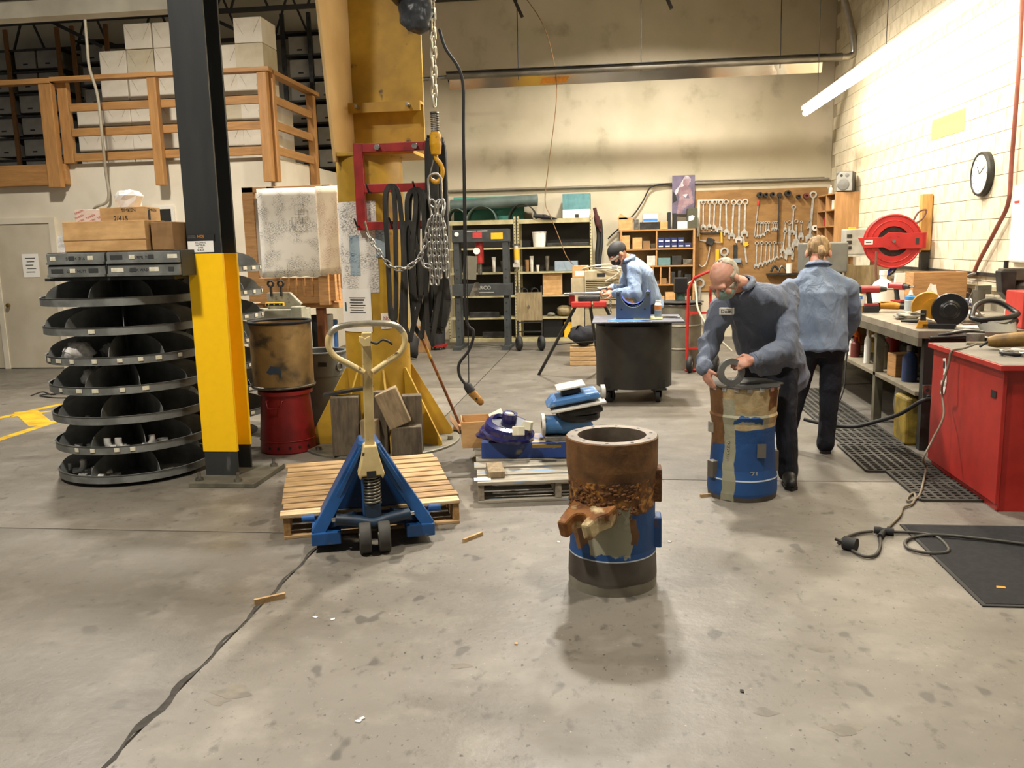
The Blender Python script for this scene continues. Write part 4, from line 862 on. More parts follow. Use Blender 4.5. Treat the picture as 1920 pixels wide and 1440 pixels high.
MB().lathe([(.16, 0), (.218, 0), (.224, .05), (.222, .135), (.21, .2), (.199, .38), (.203, .5), (.215, .545), (.207, .56), (.212, .64), (.22, .72), (.218, .735), (0, .735)], n=64).build('casing', m_bowl2, bw2)
gk = MB(); n = 40; v = []
for i in range(n): a = 2 * PI * i / n; r_ = .225 + rnd.choice((0, 0, .004, .02)); v.append((r_ * math.cos(a), r_ * math.sin(a)))
gk.prism(v, .737, .742, 'z').build('gasket_plate', M('gasket_grey', '5b5a56', '3f3e3b', rough=.4, scale=6, metal=.4), bw2)
for k in range(9): a = -3 + k * .36; MB().box((.222 * math.cos(a), .222 * math.sin(a), .727), (.03, .006, .028), (0, 0, a + PI / 2)).build('tape_tab', M('silver_tape', 'b9b7b0', rough=.3, metal=.5), bw2)
MB().bx(.0, .055, -.0015, .0015, 0, .09).build('name_plate', M('plate_grey', '5f5a52', rough=.5), bw2).location = (.06, -.199, .29)
for x, y, z0, z1, w_ in ((-.2, -.1, .14, .25, .05), (.2, .03, .15, .29, .05), (-.19, -.02, .42, .49, .05)): MB().box((x, y, (z0 + z1) / 2), (w_, w_ * 1.2, z1 - z0), (0, 0, .5)).build('pad', m_palg if z0 > .4 else M('pad_steel', '5d564c', rough=.5), bw2, .005)
text('INBOARD', .03, 'raised_lettering', M('cream_letter', 'a8a18a'), bw2, (-.118, -.168, .33), (PI / 2, PI / 2, R(-35)), .002)
text('Z1', .05, 'chalk_mark', M('cream_letter'), bw2, (.045, -.2075, .18), (PI / 2, 0, R(12)), .001)
# wood splinters and scraps on the floor
for k, (x0, y0, x1, y1, wd, lab) in enumerate(((477, 1134, 535, 1121, .035, 'broken pine splinter lying across the floor joint'), (869, 1017, 904, 1003, .022, 'small pine splinter right of the blue jack'), (1313, 932, 1336, 930, .02, 'flat wood chip left of the blue pump casing'))):
    p, q = G(x0, y0), G(x1, y1); simple('wood_splinter', lab, 'splinter', MB().bar((0, 0, .009), tuple((q - p) + V3((0, 0, .009))), .016, wd), m_pal, (p.x, p.y, 0), group='wood scraps on the floor')
for k, (px, py, lab) in enumerate(((665, 1354, 'tiny white paper scrap at front centre of the floor'), (675, 1352, 'tiny white scrap touching the front paper scrap'), (1050, 1018, 'pale chip left of the rusty casing'), (1260, 1016, 'pale chip right of the rusty casing'), (628, 1160, 'pale chip below the pallet jack'), (965, 1205, 'orange chip on the bright floor'), (586, 1158, 'faint pale chip near the floor joint'), (1640, 1003, 'light chip near the cord splitter'), (1395, 1300, 'black crumb on the front floor'))):
    p = G(px, py); simple('floor_scrap', lab, 'scrap', MB().prism([(0, 0), (.02, -.004), (.024, .008), (.008, .012)], 0, .004, 'z'), m_ink if k == 8 else m_pal if k == 5 else m_paper, (p.x, p.y, .0005), (0, 0, k), 'scraps on the floor')
# ================================================================ BACK OF THE SHOP
def itbox(name, label, cat, x0, y0, x1, y1, Y, dp, mat, group=None, bev=.004, zb=None, rz=0):
    """box whose front face spans the given extent at depth Y"""
    a, b = PY(x0, y1, Y), PY(x1, y0, Y); z0 = a.z if zb is None else zb
    return simple(name, label, cat, MB().bx(0, b.x - a.x, 0, dp, 0, b.z - z0), mat, (a.x, Y, z0), (0, 0, rz), group, bev)
def itcyl(name, label, cat, x0, y0, x1, y1, Y, mat, group=None, zb=None, taper=1.0, parts=None):
    a, b = PY(x0, y1, Y), PY(x1, y0, Y); r = (b.x - a.x) / 2; z0 = a.z if zb is None else zb; h = b.z - z0
    o = MB().lathe([(0, 0), (r * taper, 0), (r, h * .92), (r * 1.04, h * .93), (r * 1.04, h), (r * .9, h), (r * .85, h * .6), (0, h * .6)], n=20)
    return simple(name, label, cat, o, mat, ((a.x + b.x) / 2, Y + r, z0), group=group)
# wooden drawing rack
dk = thing('drawing_rack', 'wooden slotted drawing rack behind the tan drum', 'rack', (-4.0, 9.0, 0))
for x in (0, .28, .9): MB().bx(x, x + (.13 if x == 0 else .09), 0, .07, 1.1, 2.34).build('slat', m_woodA, dk, .004)
MB().bx(.13, .9, -.01, .05, 1.08, 1.36).build('front_rail', m_woodA, dk, .004); MB().bx(0, 1.0, .0, .06, 2.28, 2.34).build('top_rail', m_woodA, dk, .004)
for k in range(6): MB().bx(.36 + k * .09, .39 + k * .09, -.03, -.005, 1.16, 1.36).build('slot_fin', m_woodA, dk, .003)
for k in range(5): MB().bx(.93, .96, .1 + k * .12, .16 + k * .12, 1.1, 1.42).build('slot_fin', m_woodA, dk, .003)
MB().bx(.82, .93, -.05, .06, 1.06, 1.42).build('corner_block', m_woodA, dk, .004); MB().bx(.9, .95, .06, .8, 1.08, 1.22).build('side_rail', m_woodA, dk, .003)
for x, y in ((.05, .1), (.72, .1), (.98, .5)): MB().bx(x, x + .09, y, y + .09, 0, 1.08).build('leg', M('brown_leg', '7c4a26', '5f3719', rough=.7, scale=5, st=(4, 4, .8)), dk, .004)
MB().bx(.0, 1.0, .06, .8, 1.02, 1.08).build('rack_deck', m_woodA, dk)
def sheet(name, label, x0, y0, x1, y1, Y, mat, wav=.012, n=12):
    a, b = PY(x0, y1, Y), PY(x1, y0, Y); m = MB(); v = []
    for i in range(n + 1):
        for j in range(n + 1):
            u, t = i / n, j / n; v.append((a.x + (b.x - a.x) * u - a.x, wav * math.sin(3 * t + 5 * u) * t * (1 - .3 * u) - .0, (a.z + (b.z - a.z) * (1 - t)) - a.z + (rnd.uniform(-.008, .008) if j == n else 0)))
    m.add(v, [(i * (n + 1) + j, i * (n + 1) + j + 1, (i + 1) * (n + 1) + j + 1, (i + 1) * (n + 1) + j) for i in range(n) for j in range(n)], True)
    o = simple(name, label, 'drawing', m, mat, (a.x, Y, a.z)); md = o.modifiers.new('th', 'SOLIDIFY'); md.thickness = .002; return o
s1 = sheet('technical_drawing', 'large crinkled white technical drawing hung on the wooden rack', 492, 350, 605, 520, 8.93, m_draw)
for a, b, c_, d_ in ((.42, .66, .52, .76), (.38, .53, .5, .63), (.35, .56, .37, .6)):
    for q in (((a, b), (c_, b)), ((a, d_), (c_, d_)), ((a, b), (a, d_)), ((c_, b), (c_, d_))): MB().bar((q[0][0], -.014, q[0][1]), (q[1][0], -.014, q[1][1]), .003, .002).build('ink_line', m_ink, s1)
sheet('technical_drawing', 'narrow warm-toned drawing hung at the right of the rack', 600, 348, 632, 515, 8.9, m_drawP, .02)
sheet('paper_strip', 'long plain paper strip between the rack slats', 476, 372, 487, 520, 9.02, m_paper, .004)
# grey machine beside the drum
gm = thing('grey_machine', 'pale grey machine table with two knobs behind the drum', 'machine', (PY(462, 605, 8.5).x, 8.5, 0))
m_gm = M('machine_grey', 'a3a08e', '8f8c78', rough=.5, scale=5, c3='6b6a5c', s3=12, lo3=.62, hi3=.7)
MB().bx(0, .6, 0, .3, .55, 1.05).build('body', m_gm, gm, .01); MB().prism([(.2, 1.05), (.5, 1.05), (.57, 1.1), (.45, 1.22), (.2, 1.22)], .1, .16, 'y').build('head_plate', m_gm, gm, .005)
MB().bx(.5, .62, -.03, .1, .2, 1.08).build('column', m_gm, gm, .01); MB().bx(.1, .5, .05, .3, 0, .55).build('pedestal', m_gm, gm)
for x in (.26, .37): MB().cyl((x, .08, 1.18), (x, .08, 1.28), .015, n=8).torus((x, .08, 1.315), .03, .012, (0, 1, 0), 14, 6).build('knob', m_dark, gm)
MB().tube([(.22, -.01, .86), (.22, -.03, .9), (.34, -.03, .9), (.34, -.01, .86)], .006, 6).build('bail_handle', m_chrome, gm)
lv = thing('torpedo_level', 'yellow spirit level lying on the grey machine', 'level', PY(498, 571, 8.47)); MB().bx(0, .2, -.015, .015, -.018, .018).build('body', m_yel, lv, .004)
MB().bx(.012, .188, -.017, -.015, -.011, .011).build('web', m_black, lv)
for x in (.04, .1, .16): MB().cyl((x, -.016, 0), (x, -.02, 0), .008, n=8).build('vial', M('vial_green', 'b9c46a'), lv)
# cans under the rack
for k, (x0, y0, x1, y1, mt, lab, nm) in enumerate(((577, 592, 600, 655, m_black, 'black bucket under the wooden rack', 'bucket'), (603, 590, 620, 648, M('grey_pail', '9a9a95', rough=.5), 'grey pail with white label under the rack', 'pail'), (619, 600, 630, 642, M('blue_bottle', '355a8c', rough=.3), 'blue bottle under the right of the rack', 'bottle'), (606, 640, 622, 662, m_redp, 'red tub low under the rack', 'tub'))):
    itcyl(nm, lab, nm, x0, y0, x1, y1, 9.3 + .1 * k, mt, None, 0 if nm != 'bottle' else .3, .9)
simple('floor_crate', 'dark crate carrying the blue bottle under the rack', 'crate', MB().bx(0, .3, 0, .3, 0, .3), m_dark, (PY(612, 640, 9.5).x, 9.52, 0))
# ---- steel shelving
m_shelf = M('shelf_cream', 'b8ad84', 'a59a72', rough=.5, scale=5, var=.06)
SZ = [.06, .42, .80, 1.20, 1.62, 2.09]
for b_, (xa, xb) in enumerate(((-2.87, -1.655), (-1.635, -.36))):
    t = thing('steel_shelving', ['cream steel shelving bay behind the shop press', 'cream steel shelving bay with the white bucket'][b_], 'shelving', (xa, 14.6, 0)); wd = xb - xa
    for x in (0, wd - .04):
        for y in (0, .42): MB().bx(x, x + .04, y, y + .004, 0, 2.14).bx(x if x else 0, x + .004, y, y + .04, 0, 2.14).build('upright', m_shelf, t)
    for x in (.012, wd - .028):
        hm = MB()
        for k in range(40): hm.bx(x, x + .012, -.0012, .0, .06 + k * .052, .076 + k * .052)
        hm.build('bolt_slots', m_black, t)['kind'] = 'stuff'
    for k, z in enumerate(SZ):
        th = .075 if k in (0, 5) else .028
        MB().bx(.04, wd - .04, .002, .02, z - th, z).bx(.0, wd, .02, .44, z - .004, z).build('shelf', m_shelf, t)
    MB().bx(.02, wd - .02, .435, .44, 0, 2.1).build('back_panel', M('shaded_shelf_back', '24221d', rough=.7), t)  # panel colour darkened to stand in for shade inside the bay
# items on the shelving
def at_shelf(z, x): return PY(x, 460, 14.75)
m_green = M('gasket_green', '55655c', '47564e', rough=.5, scale=4); m_teal = M('teal_sheet', '4f9a8a', rough=.5)
def halfpipe(label, x0, x1, yt, Y, dp, mat):
    a, b = PY(x0, yt, Y), PY(x1, yt, Y); r = (b.x - a.x) / 2; h = a.z - 2.09; m = MB(); n = 14; v = []
    for i in range(n + 1):
        t = PI * i / n; v += [(-r * math.cos(t), 0, h * math.sin(t)), (-r * math.cos(t), dp, h * math.sin(t))]
    m.add(v, [(2 * i, 2 * i + 1, 2 * i + 3, 2 * i + 2) for i in range(n)], True); o = simple('curled_sheet', label, 'rubber sheet', m, mat, ((a.x + b.x) / 2, Y, 2.092), group='rubber sheets on the steel shelving'); md = o.modifiers.new('th', 'SOLIDIFY'); md.thickness = .008; return o
halfpipe('arched dark green rubber sheet at left on the shelving top', 836, 872, 392, 14.6, .4, m_green)
halfpipe('arched dark green rubber sheet at middle of the shelving top', 874, 928, 388, 14.6, .4, m_green)
halfpipe('arched dark rubber sheet above the shelving joint', 953, 1003, 384, 14.62, .4, m_black)
a, b = PY(845, 388, 14.8), PY(1008, 388, 14.8); ro = MB(); ro.lathe([(.1, 0), (.1, b.x - a.x), (.092, b.x - a.x), (.092, 0)], n=28, axis='x')
simple('rolled_sheet', 'long grey-green rolled rubber sheet lying over the arches', 'rubber sheet', ro, M('gasket_grey_green', '5f6b66', '53605a', rough=.45, scale=3), (a.x, 14.82, 2.36), (0, R(-2), 0))
simple('teal_sheet', 'teal backing sheet standing behind the rubber rolls', 'sheet', MB().bx(0, 1.25, 0, .008, 0, .42), m_teal, (PY(850, 380, 15.0).x, 15.0, 2.092), (R(-4), 0, 0))
simple('black_sheet', 'black rubber flap drooping over the shelf front', 'rubber sheet', MB().tube([(0, 0, 0), (.2, -.02, -.02), (.4, -.03, -.06)], [.03, .04, .01], 8), m_black, (PY(1000, 400, 14.58).x, 14.6, 2.14))
ac = thing('teal_carton', 'teal and white carton on top of the right shelving bay', 'box', (PY(1055, 407, 14.65).x, 14.65, 2.092)); wd = PY(1107, 407, 14.65).x - PY(1055, 407, 14.65).x
MB().bx(0, wd, 0, .35, 0, .14).build('lower_part', m_paper, ac); MB().bx(0, wd, 0, .35, .14, .4).build('upper_part', M('teal_print_box', '5c8a8c', '4e7c80', rough=.6), ac); MB().bx(wd * .45, wd * .58, -.003, 0, .0, .06).build('hand_slot', m_ink, ac)
wb = itcyl('white_bucket', 'white plastic bucket on the upper shelf', 'bucket', 997, 434, 1023, 461, 14.65, m_paper, None, 1.622, .84)
its = [('cyl', 'hydraulic_fitting', 'pale tall pipe fitting on the middle right shelf', 'fitting', 993, 480, 1000, 506, m_hub, 2), ('cyl', 'flanged_post', 'flanged steel post on the middle right shelf', 'fitting', 1022, 480, 1030, 506, m_steel, 2),
 ('box', 'case', 'blue-grey instrument case on the middle right shelf', 'case', 1040, 489, 1083, 505, M('bluegrey', '8796a0', rough=.5), 3), ('box', 'cardboard_box', 'crumpled brown box on the shelf above the hand truck', 'box', 1018, 512, 1053, 549, m_card, 4),
 ('cyl', 'short_fitting', 'short pale fitting beside the tall pipe fitting', 'fitting', 1005, 497, 1011, 506, m_hub, 2), ('cyl', 'press_tool', 'grey press tool behind the shop press', 'tool', 922, 482, 929, 505, m_hub, 2), ('cyl', 'dark_can', 'dark round can at right behind the press', 'can', 938, 489, 947, 506, m_dark, 2),
 ('box', 'steel_block', 'dark steel block behind the press at left', 'block', 890, 494, 900, 506, m_dark, 2), ('cyl', 'bottle', 'brown-capped bottle on the middle right shelf', 'bottle', 984, 487, 992, 505, m_card2, 2),
 ('box', 'toolbox', 'black toolbox on the bottom of the right bay', 'toolbox', 1019, 598, 1055, 632, m_blackgloss, 0), ('box', 'yellow_case', 'yellow case beside the black toolbox', 'case', 1058, 604, 1072, 631, m_yel, 0), ('box', 'steel_tray', 'low dark tray on the right upper shelf', 'tray', 1026, 454, 1104, 461, m_dark, 4.5),
 ('box', 'spare_part', 'dark casting on the lower left shelf', 'casting', 880, 585, 935, 594, m_dark, 1), ('box', 'spare_part', 'dark rusty bar on the left shelf below the press table', 'casting', 890, 546, 930, 551, m_rust, 3.5), ('box', 'grey_block', 'grey block low in the left bay', 'block', 905, 622, 945, 636, m_dark, 0)]
for kind, nm, lab, cat, x0, y0, x1, y1, mt, sh in its:
    z = {0: .062, 1: .422, 2: 1.202, 3: 1.202, 4: .802, 3.5: .802, 4.5: 1.622}[sh]
    if kind == 'box': itbox(nm, lab, cat, x0, y0, x1, y1, 14.66, .22, mt, None, .006, z)
    else: itcyl(nm, lab, cat, x0, y0, x1, y1, 14.7, mt, None, z, .7)
for k, (x, lab) in enumerate(((983, 'black pipe elbow at left on the shelf over the hand truck'), (1003, 'black pipe elbow at right on the shelf over the hand truck'))):
    p = PY(x, 541, 14.64); simple('pipe_elbow', lab, 'pipe', MB().lathe([(.05, 0), (.062, 0), (.062, .25), (.05, .25), (.05, 0)], n=20, axis='y'), m_black, (p.x, 14.64, .865), (0, 0, .2))
simple('canvas_bag', 'crumpled tan canvas bag on the lower right shelf', 'bag', blob(.13, 12, .2, 21, .7), M('canvas', '8f8060', '77694c', rough=.9, scale=8), (PY(1058, 583, 14.75).x, 14.78, .425))
simple('grey_rag', 'small grey rag on the lower right shelf', 'rag', blob(.07, 10, .25, 22, .5), M('rag', '77746a', rough=.9), (PY(1033, 586, 14.75).x, 14.75, .425))
# cylinder gauge hung on the shelving post
gz = thing('grease_gun', 'yellow-labelled grease cylinder hung on the shelving post', 'tool', (PY(968, 480, 14.555).x, 14.555, 1.35)); MB().cyl((0, 0, .0), (0, 0, .3), .04, n=16).build('barrel', m_hub, gz); MB().cyl((0, 0, .06), (0, 0, .25), .0412, n=16).build('yellow_band', m_yel, gz); MB().bx(-.055, .055, -.03, .03, .3, .33).build('cap', m_steel, gz); MB().bx(-.055, .055, -.03, .03, -.06, 0).build('head', m_hub, gz); MB().tube([(0, 0, -.06), (.0, 0, -.3)], .008, 6).build('hose', m_chrome, gz)
# coats / hoses hung at shelving end
simple('hanging_coat', 'dark brown rag hung at the end of the shelving', 'rag', MB().tube(bez([(0, 0, .3), (.03, 0, .15), (.06, 0, 0), (.1, 0, -.1)], 4), [.03] * 4 + [.05] * 5 + [.02] * 4, 8), M('maroon_cloth', '43201e', rough=.9), (PY(1115, 415, 14.7).x, 14.7, 1.95))
simple('black_hoses', 'bundle of black hoses hung beside the shelving', 'hose', MB().tube(bez([(0, 0, .5), (.05, 0, .2), (.02, 0, -.2), (.06, 0, -.6)], 5), .035, 8).tube(bez([(.08, 0, .45), (.1, 0, .1), (.06, 0, -.3), (.1, 0, -.6)], 5), .03, 8), m_black, (PY(1117, 450, 14.75).x, 14.75, 1.6))
# ---- shop press
PYY = 13.75
px0, px1 = PY(862, 600, PYY).x, PY(952, 600, PYY).x
sp_ = thing('shop_press', 'dark H-frame shop press in front of the shelving', 'press', (px0, PYY, 0)); wd = px1 - px0
m_press = M('press_grey', '3a3d3c', '303331', rough=.5, scale=6)
for x in (-.045, wd - .045):
    for y in (-.1, .1): MB().bx(x, x + .09, y - .02, y + .02, .04, 1.72).build('frame_post', m_press, sp_)
    for k in range(9): MB().cyl((x + .045, -.121, .2 + k * .135), (x + .045, -.1185, .2 + k * .135), .014, n=8).build('pin_hole', m_black, sp_)
    MB().bx(x - .02, x + .11, -.35, .35, 0, .05).build('foot', m_press, sp_)
MB().bx(-.06, wd + .06, -.14, .14, 1.72, 1.92).build('head_beam', m_press, sp_, .006)
MB().cyl((.02, -.14, 1.85), (.02, -.15, 1.85), .035, n=14).build('pressure_gauge', m_paper, sp_)
MB().bx(.28, .43, -.145, -.14, 1.78, 1.87).build('red_label', M('red_label', 'b23a36', rough=.5), sp_); MB().bx(wd - .22, wd - .03, -.145, -.14, 1.76, 1.86).build('yellow_label', m_yel, sp_)
MB().bx(.18, .34, -.1425, -.14, 1.89, 1.9).bx(.36, .52, -.1425, -.14, 1.888, 1.902).build('press_marking', m_hub, sp_)
MB().cyl((.36, 0, 1.38), (.36, 0, 1.72), .07, n=16).build('ram_cylinder', m_redp, sp_); MB().cyl((.33, -.08, 1.58), (.33, -.1, 1.58), .055, n=18).build('dial_gauge', m_paper, sp_); MB().cyl((.36, 0, 1.2), (.36, 0, 1.38), .035, n=12).build('ram', m_steel, sp_)
MB().bx(-.08, wd + .08, -.16, -.13, .86, 1.05).bx(-.08, wd + .08, .13, .16, .86, 1.05).build('press_table', m_press, sp_, .004)
text('LARCO', .085, 'press_lettering', M('silver_letter', 'a8a69c'), sp_, (.42, -.163, .99)); MB().bx(.3, .6, -.1625, -.16, .912, .922).build('press_marking', M('silver_letter'), sp_)
MB().prism([(.2, .86), (.36, .86), (.36, 1.08), (.3, 1.08)], -.2, -.165, 'y').build('vee_block', m_steel, sp_)
# ---- plywood hand truck
hx0, hx1 = PY(969, 600, 13.35).x, PY(1017, 600, 13.35).x; ht2 = thing('hand_truck', 'plywood-faced hand truck in front of the shelving', 'hand truck', (hx0, 13.35, 0)); wd = hx1 - hx0
for x in (.01, wd - .01): MB().tube([(x, 0, .12), (x, .02, 1.02)], .014, 8).build('rail', m_dark, ht2)
MB().bx(0, wd, -.02, 0, .48, .92).build('plywood_face', M('old_plywood', '8d7c5a', '7c6b4b', rough=.8, scale=5, st=(5, 1, .8)), ht2); MB().cyl((wd / 2 - .01, -.02, .7), (wd / 2 - .01, -.035, .7), .02, n=8).build('eye_bolt', m_steel, ht2)
for z in (.3, .45): MB().bar((.01, 0, z), (wd - .01, 0, z), .02, .02).build('crossbar', m_dark, ht2)
for x in (.03, wd - .02): MB().torus((x, -.02, .12), .08, .042, (1, .4, 0), 22, 10).build('wheel', m_black, ht2); MB().cyl((x - .02, -.02, .12), (x + .02, -.02, .12), .045, n=12).build('hub', m_dark, ht2)
# shop vacuum and small box by the mast
sv = thing('shop_vacuum', 'black and red shop vacuum on casters beside the shelving', 'vacuum', (PY(820, 640, 13.6).x, 13.6, 0)); MB().lathe([(0, .08), (.13, .08), (.14, .36), (.0, .36)], n=24).build('drum', m_black, sv); MB().lathe([(.16, .05), (.16, .09), (.0, .09)], n=24).build('dolly', m_redp, sv); MB().lathe([(.14, .36), (.14, .42), (.06, .47), (0, .47)], n=24).build('lid', M('maroon', '5c2326', rough=.4), sv)
for a in range(4): MB().sph((.12 * math.cos(a * 1.57 + .6), .12 * math.sin(a * 1.57 + .6), .025), .024, 8).build('caster', m_steel, sv)
itbox('cardboard_box', 'small orange-brown box left of the shop vacuum', 'box', 779, 611, 800, 641, 13.2, .25, m_card2, None, .005, 0)
simple('work_boots_bag', 'dark bag with yellow patch on the floor behind the broom', 'bag', blob(.14, 12, .18, 31, 1.5), m_black, (PY(770, 640, 12.4).x, 12.4, 0))
# ---- tripod pipe stand with red vise
tpx = PY(1106, 580, 10.3); tp = thing('tripod_vise', 'black and red tripod pipe stand holding a pipe', 'tripod', (tpx.x, 10.3, 0))
f1 = G(1010, 703) - V3((tpx.x, 10.3, 0))
for a, b in (((-.16, -.02, .93), tuple(f1)), ((.17, 0, .93), (.62, .1, .02)), ((0, .05, .93), (.1, .75, .02))): MB().tube([a, b], .02, 8).build('leg', m_dark, tp)
MB().tube([V3((-.16, -.02, .93)) * .45 + f1 * .55, (.28, 0, .5)], .008, 6).build('chain_brace', m_dark, tp)
MB().bx(-.22, .02, -.1, .1, .9, .97).bx(.04, .2, -.1, .1, .9, .97).build('vise_base', M('bright_red', 'c23a30', rough=.4), tp, .012); MB().bx(-.14, .12, -.08, .08, .97, 1.03).build('jaw', m_dark, tp, .01); MB().bx(-.25, -.18, -.04, .04, .93, 1.05).build('yoke', m_redp, tp, .01)
chain('chain', [(.25, -.1, 1.1), (.25, -.1, .7)], .03, .004, tp, m_chain)
simple('steel_pipe', 'bright steel pipe lying across the tripod vise', 'pipe', MB().cyl((-.3, 0, 0), (.62, 0, .02), .018, n=12), m_chrome, (tpx.x, 10.25, 1.06)); simple('wooden_ball', 'orange wooden ball on the pipe in the vise', 'ball', MB().sph((0, 0, 0), (.035, .03, .04), 12), m_woodA, (PY(1151, 558, 10.25).x, 10.22, 1.08))
# ---- air conditioner, beige cabinet and lumber
bc = PY(1072, 640, 12.6); m_beige = M('beige_enamel', 'b7a786', 'a99a79', rough=.5, scale=4)
bgc = thing('beige_cabinet', 'tall beige cabinet behind the tripod stand', 'cabinet', (bc.x, 12.6, .14)); MB().bx(0, .19, 0, .4, 0, 1.02).build('side_panel', m_beige, bgc, .006); MB().bx(.2, .72, 0, .4, 0, .62).build('body', M('beige_lower', '9f9274', rough=.6), bgc, .006); MB().bx(.195, .2, -.005, .0, 0, .62).build('door_gap', m_black, bgc); MB().bx(0, .72, .02, .4, -.14, 0).build('plinth', m_dark, bgc)
acz = thing('air_conditioner', 'beige window air conditioner with a black louvred grille', 'air conditioner', (bc.x + .2, 12.55, .765)); MB().bx(0, .58, 0, .45, 0, .5).build('case', m_beige, acz, .01); MB().bx(.02, .5, -.006, 0, .07, .37).build('grille_back', m_black, acz)
for k in range(11): MB().bx(.02, .5, -.012, -.006, .08 + k * .027, .088 + k * .027).build('louvre', m_beige, acz)
MB().bx(.18, .3, -.006, 0, .41, .46).build('control_recess', m_black, acz)
cbb = itbox('cardboard_box', 'small brown box with a white label on the beige cabinet', 'box', 1073, 498, 1103, 516, 12.6, .2, m_card, None, .005, 1.162); MB().bx(.04, .2, -.002, 0, .03, .1).build('white_label', m_paper, cbb)
simple('extension_lead', 'coiled pale power lead on the air conditioner', 'lead', MB().tube(bez([(-.1, 0, 0), (.1, -.1, .05), (.35, -.05, .06), (.5, -.05, .0), (.4, -.1, .015), (.1, -.05, .01), (.3, -.14, .01), (.45, -.12, -.05), (.25, -.13, -.18)], 6), .014, 6), M('pale_cord', 'b9b29c', rough=.6), (bc.x + .25, 12.62, 1.285))
for k in range(4):
    a = PY(1071, 655 - k * 9, 12.0); simple('lumber', ['lowest board of the lumber pile beside the cart', 'second board of the lumber pile beside the cart', 'third board of the lumber pile beside the cart', 'top board of the lumber pile beside the cart'][k], 'lumber', MB().bx(0, .6, 0, .3, 0, .06), m_pal, (a.x, 11.6, .001 + k * .064), (0, 0, R(rnd.uniform(-3, 3))), 'lumber beside the cart', .004)
simple('work_jacket', 'black jacket heaped on the lumber beside the cart', 'jacket', blob(.2, 14, .22, 41, .7), M('black_cloth', '16171c', rough=.9, var=.3), (PY(1095, 620, 11.75).x, 11.76, .262))
# ---- rolling steel cart
m_cart = M('cart_steel', '33312c', '2a2825', rough=.5, scale=3, metal=.3)
ct = thing('rolling_cart', 'round dark steel cart with a flat plate top on casters', 'cart', (.21, 9.12, 0))
MB().lathe([(0, .15), (.4, .15), (.4, .8), (0, .8)], n=48).build('drum_body', m_cart, ct)
MB().bx(-.43, .5, -.44, .44, .845, .86).build('plate_top', M('plate_grey_blue', '6e7079', '62646c', rough=.4, metal=.4, scale=5), ct, .002); MB().bx(-.3, .3, -.3, .3, .8, .845).build('top_frame', m_cart, ct)
for a in (-2.35, -.8, .8, 2.35):
    x, y = .36 * math.cos(a), .36 * math.sin(a); c_ = MB().bx(x - .08, x + .08, y - .07, y + .07, .135, .155).build('caster_bracket', m_cart, ct)
    wl = MB().lathe([(.02, -.022), (.062, -.022), (.065, -.015), (.065, .015), (.062, .022), (.02, .022)], (0, 0, 0), 20, 'x').build('caster_wheel', m_black, ct); wl.location = (x, y, .0655); wl.rotation_euler = (0, 0, a * .3)
    MB().bx(x - .035, x - .027, y - .03, y + .03, .06, .135).bx(x + .027, x + .035, y - .03, y + .03, .06, .135).build('caster_fork', m_dark, ct)
    MB().bx(x * 1.05 - .05, x * 1.05 + .05, y * 1.08 - .03, y * 1.08 + .03, .155, .25).build('corner_gusset', m_cart, ct)
ZT = .862
simple('blue_cloth', 'bright blue sheet spread on the cart top', 'cloth', MB().prism([(-.24, -.2), (.08, -.22), (.3, -.1), (.2, .26), (-.1, .26)], 0, .003, 'z'), M('blue_sheet', '2f67b5', '4277c2', rough=.6), (.17, 9.0, ZT))
simple('yellow_paper', 'pale yellow paper under the saddle on the cart', 'paper', MB().prism([(0, 0), (.3, .02), (.32, .32), (.05, .3)], 0, .0015, 'z'), M('yellow_paper', 'c7bd72', rough=.8), (.2, 8.9, ZT + .004))
def arcpoly(w_, h_, r, zc, n=16): return [(-w_, 0), (w_, 0), (w_, h_)] + [(r * math.cos(PI * i / n), zc - r * math.sin(PI * i / n)) if False else (r * math.cos(-PI * i / n), zc + r * math.sin(-PI * i / n)) for i in range(n + 1)] + [(-w_, h_)]
sd = thing('bearing_saddle', 'dark blue U-shaped bearing saddle standing on the cart', 'casting', (.2, 8.93, ZT + .006), R(-4))
poly = [(-.175, 0), (.175, 0), (.175, .285), (.13, .285)] + [(.13 * math.cos(PI * i / 16), .28 - .16 * math.sin(PI * i / 16)) for i in range(1, 16)] + [(-.13, .285), (-.175, .285)]
m_sad = M('saddle_dark', '3d5068', '4c5450', rough=.5, scale=4); MB().prism(poly, 0, .03, 'y').build('front_web', m_sad, sd, .004); MB().prism(poly, .2, .23, 'y').build('rear_web', M('saddle_blue', '2440a0', '1c3488', rough=.4), sd, .004)
MB().lathe([(.13, .03), (.13, .2), (.145, .2), (.145, .03)], (0, 0, .28), 24, 'y', PI, 2 * PI).build('bearing_seat', M('saddle_blue'), sd); MB().bx(-.165, .165, .03, .2, 0, .1).build('foot_block', m_sad, sd)
for s in (-1, 1): MB().bx(min(s * .135, s * .17), max(s * .135, s * .17), .03, .2, .1, .27).build('side_wall', m_sad, sd, .004)
for x, z in ((-.12, .1), (.12, .1), (-.155, .25), (.155, .25)): MB().cyl((x, 0, z), (x, -.002, z), .01, n=8).build('bolt_hole', m_black, sd)
gb = thing('glue_bottle', 'white plastic bottle with orange label on the cart', 'bottle', (.46, 9.02, ZT)); MB().lathe([(0, 0), (.035, 0), (.036, .14), (.026, .17), (.026, .19), (0, .19)], n=18).build('bottle', m_paper, gb); MB().lathe([(.0365, .09), (.0365, .14)], n=18).build('orange_band', M('orange_band', 'c77a3c'), gb); MB().lathe([(.0365, .02), (.0365, .085)], n=18).build('blue_band', M('grey_blue', '6f7f96'), gb)
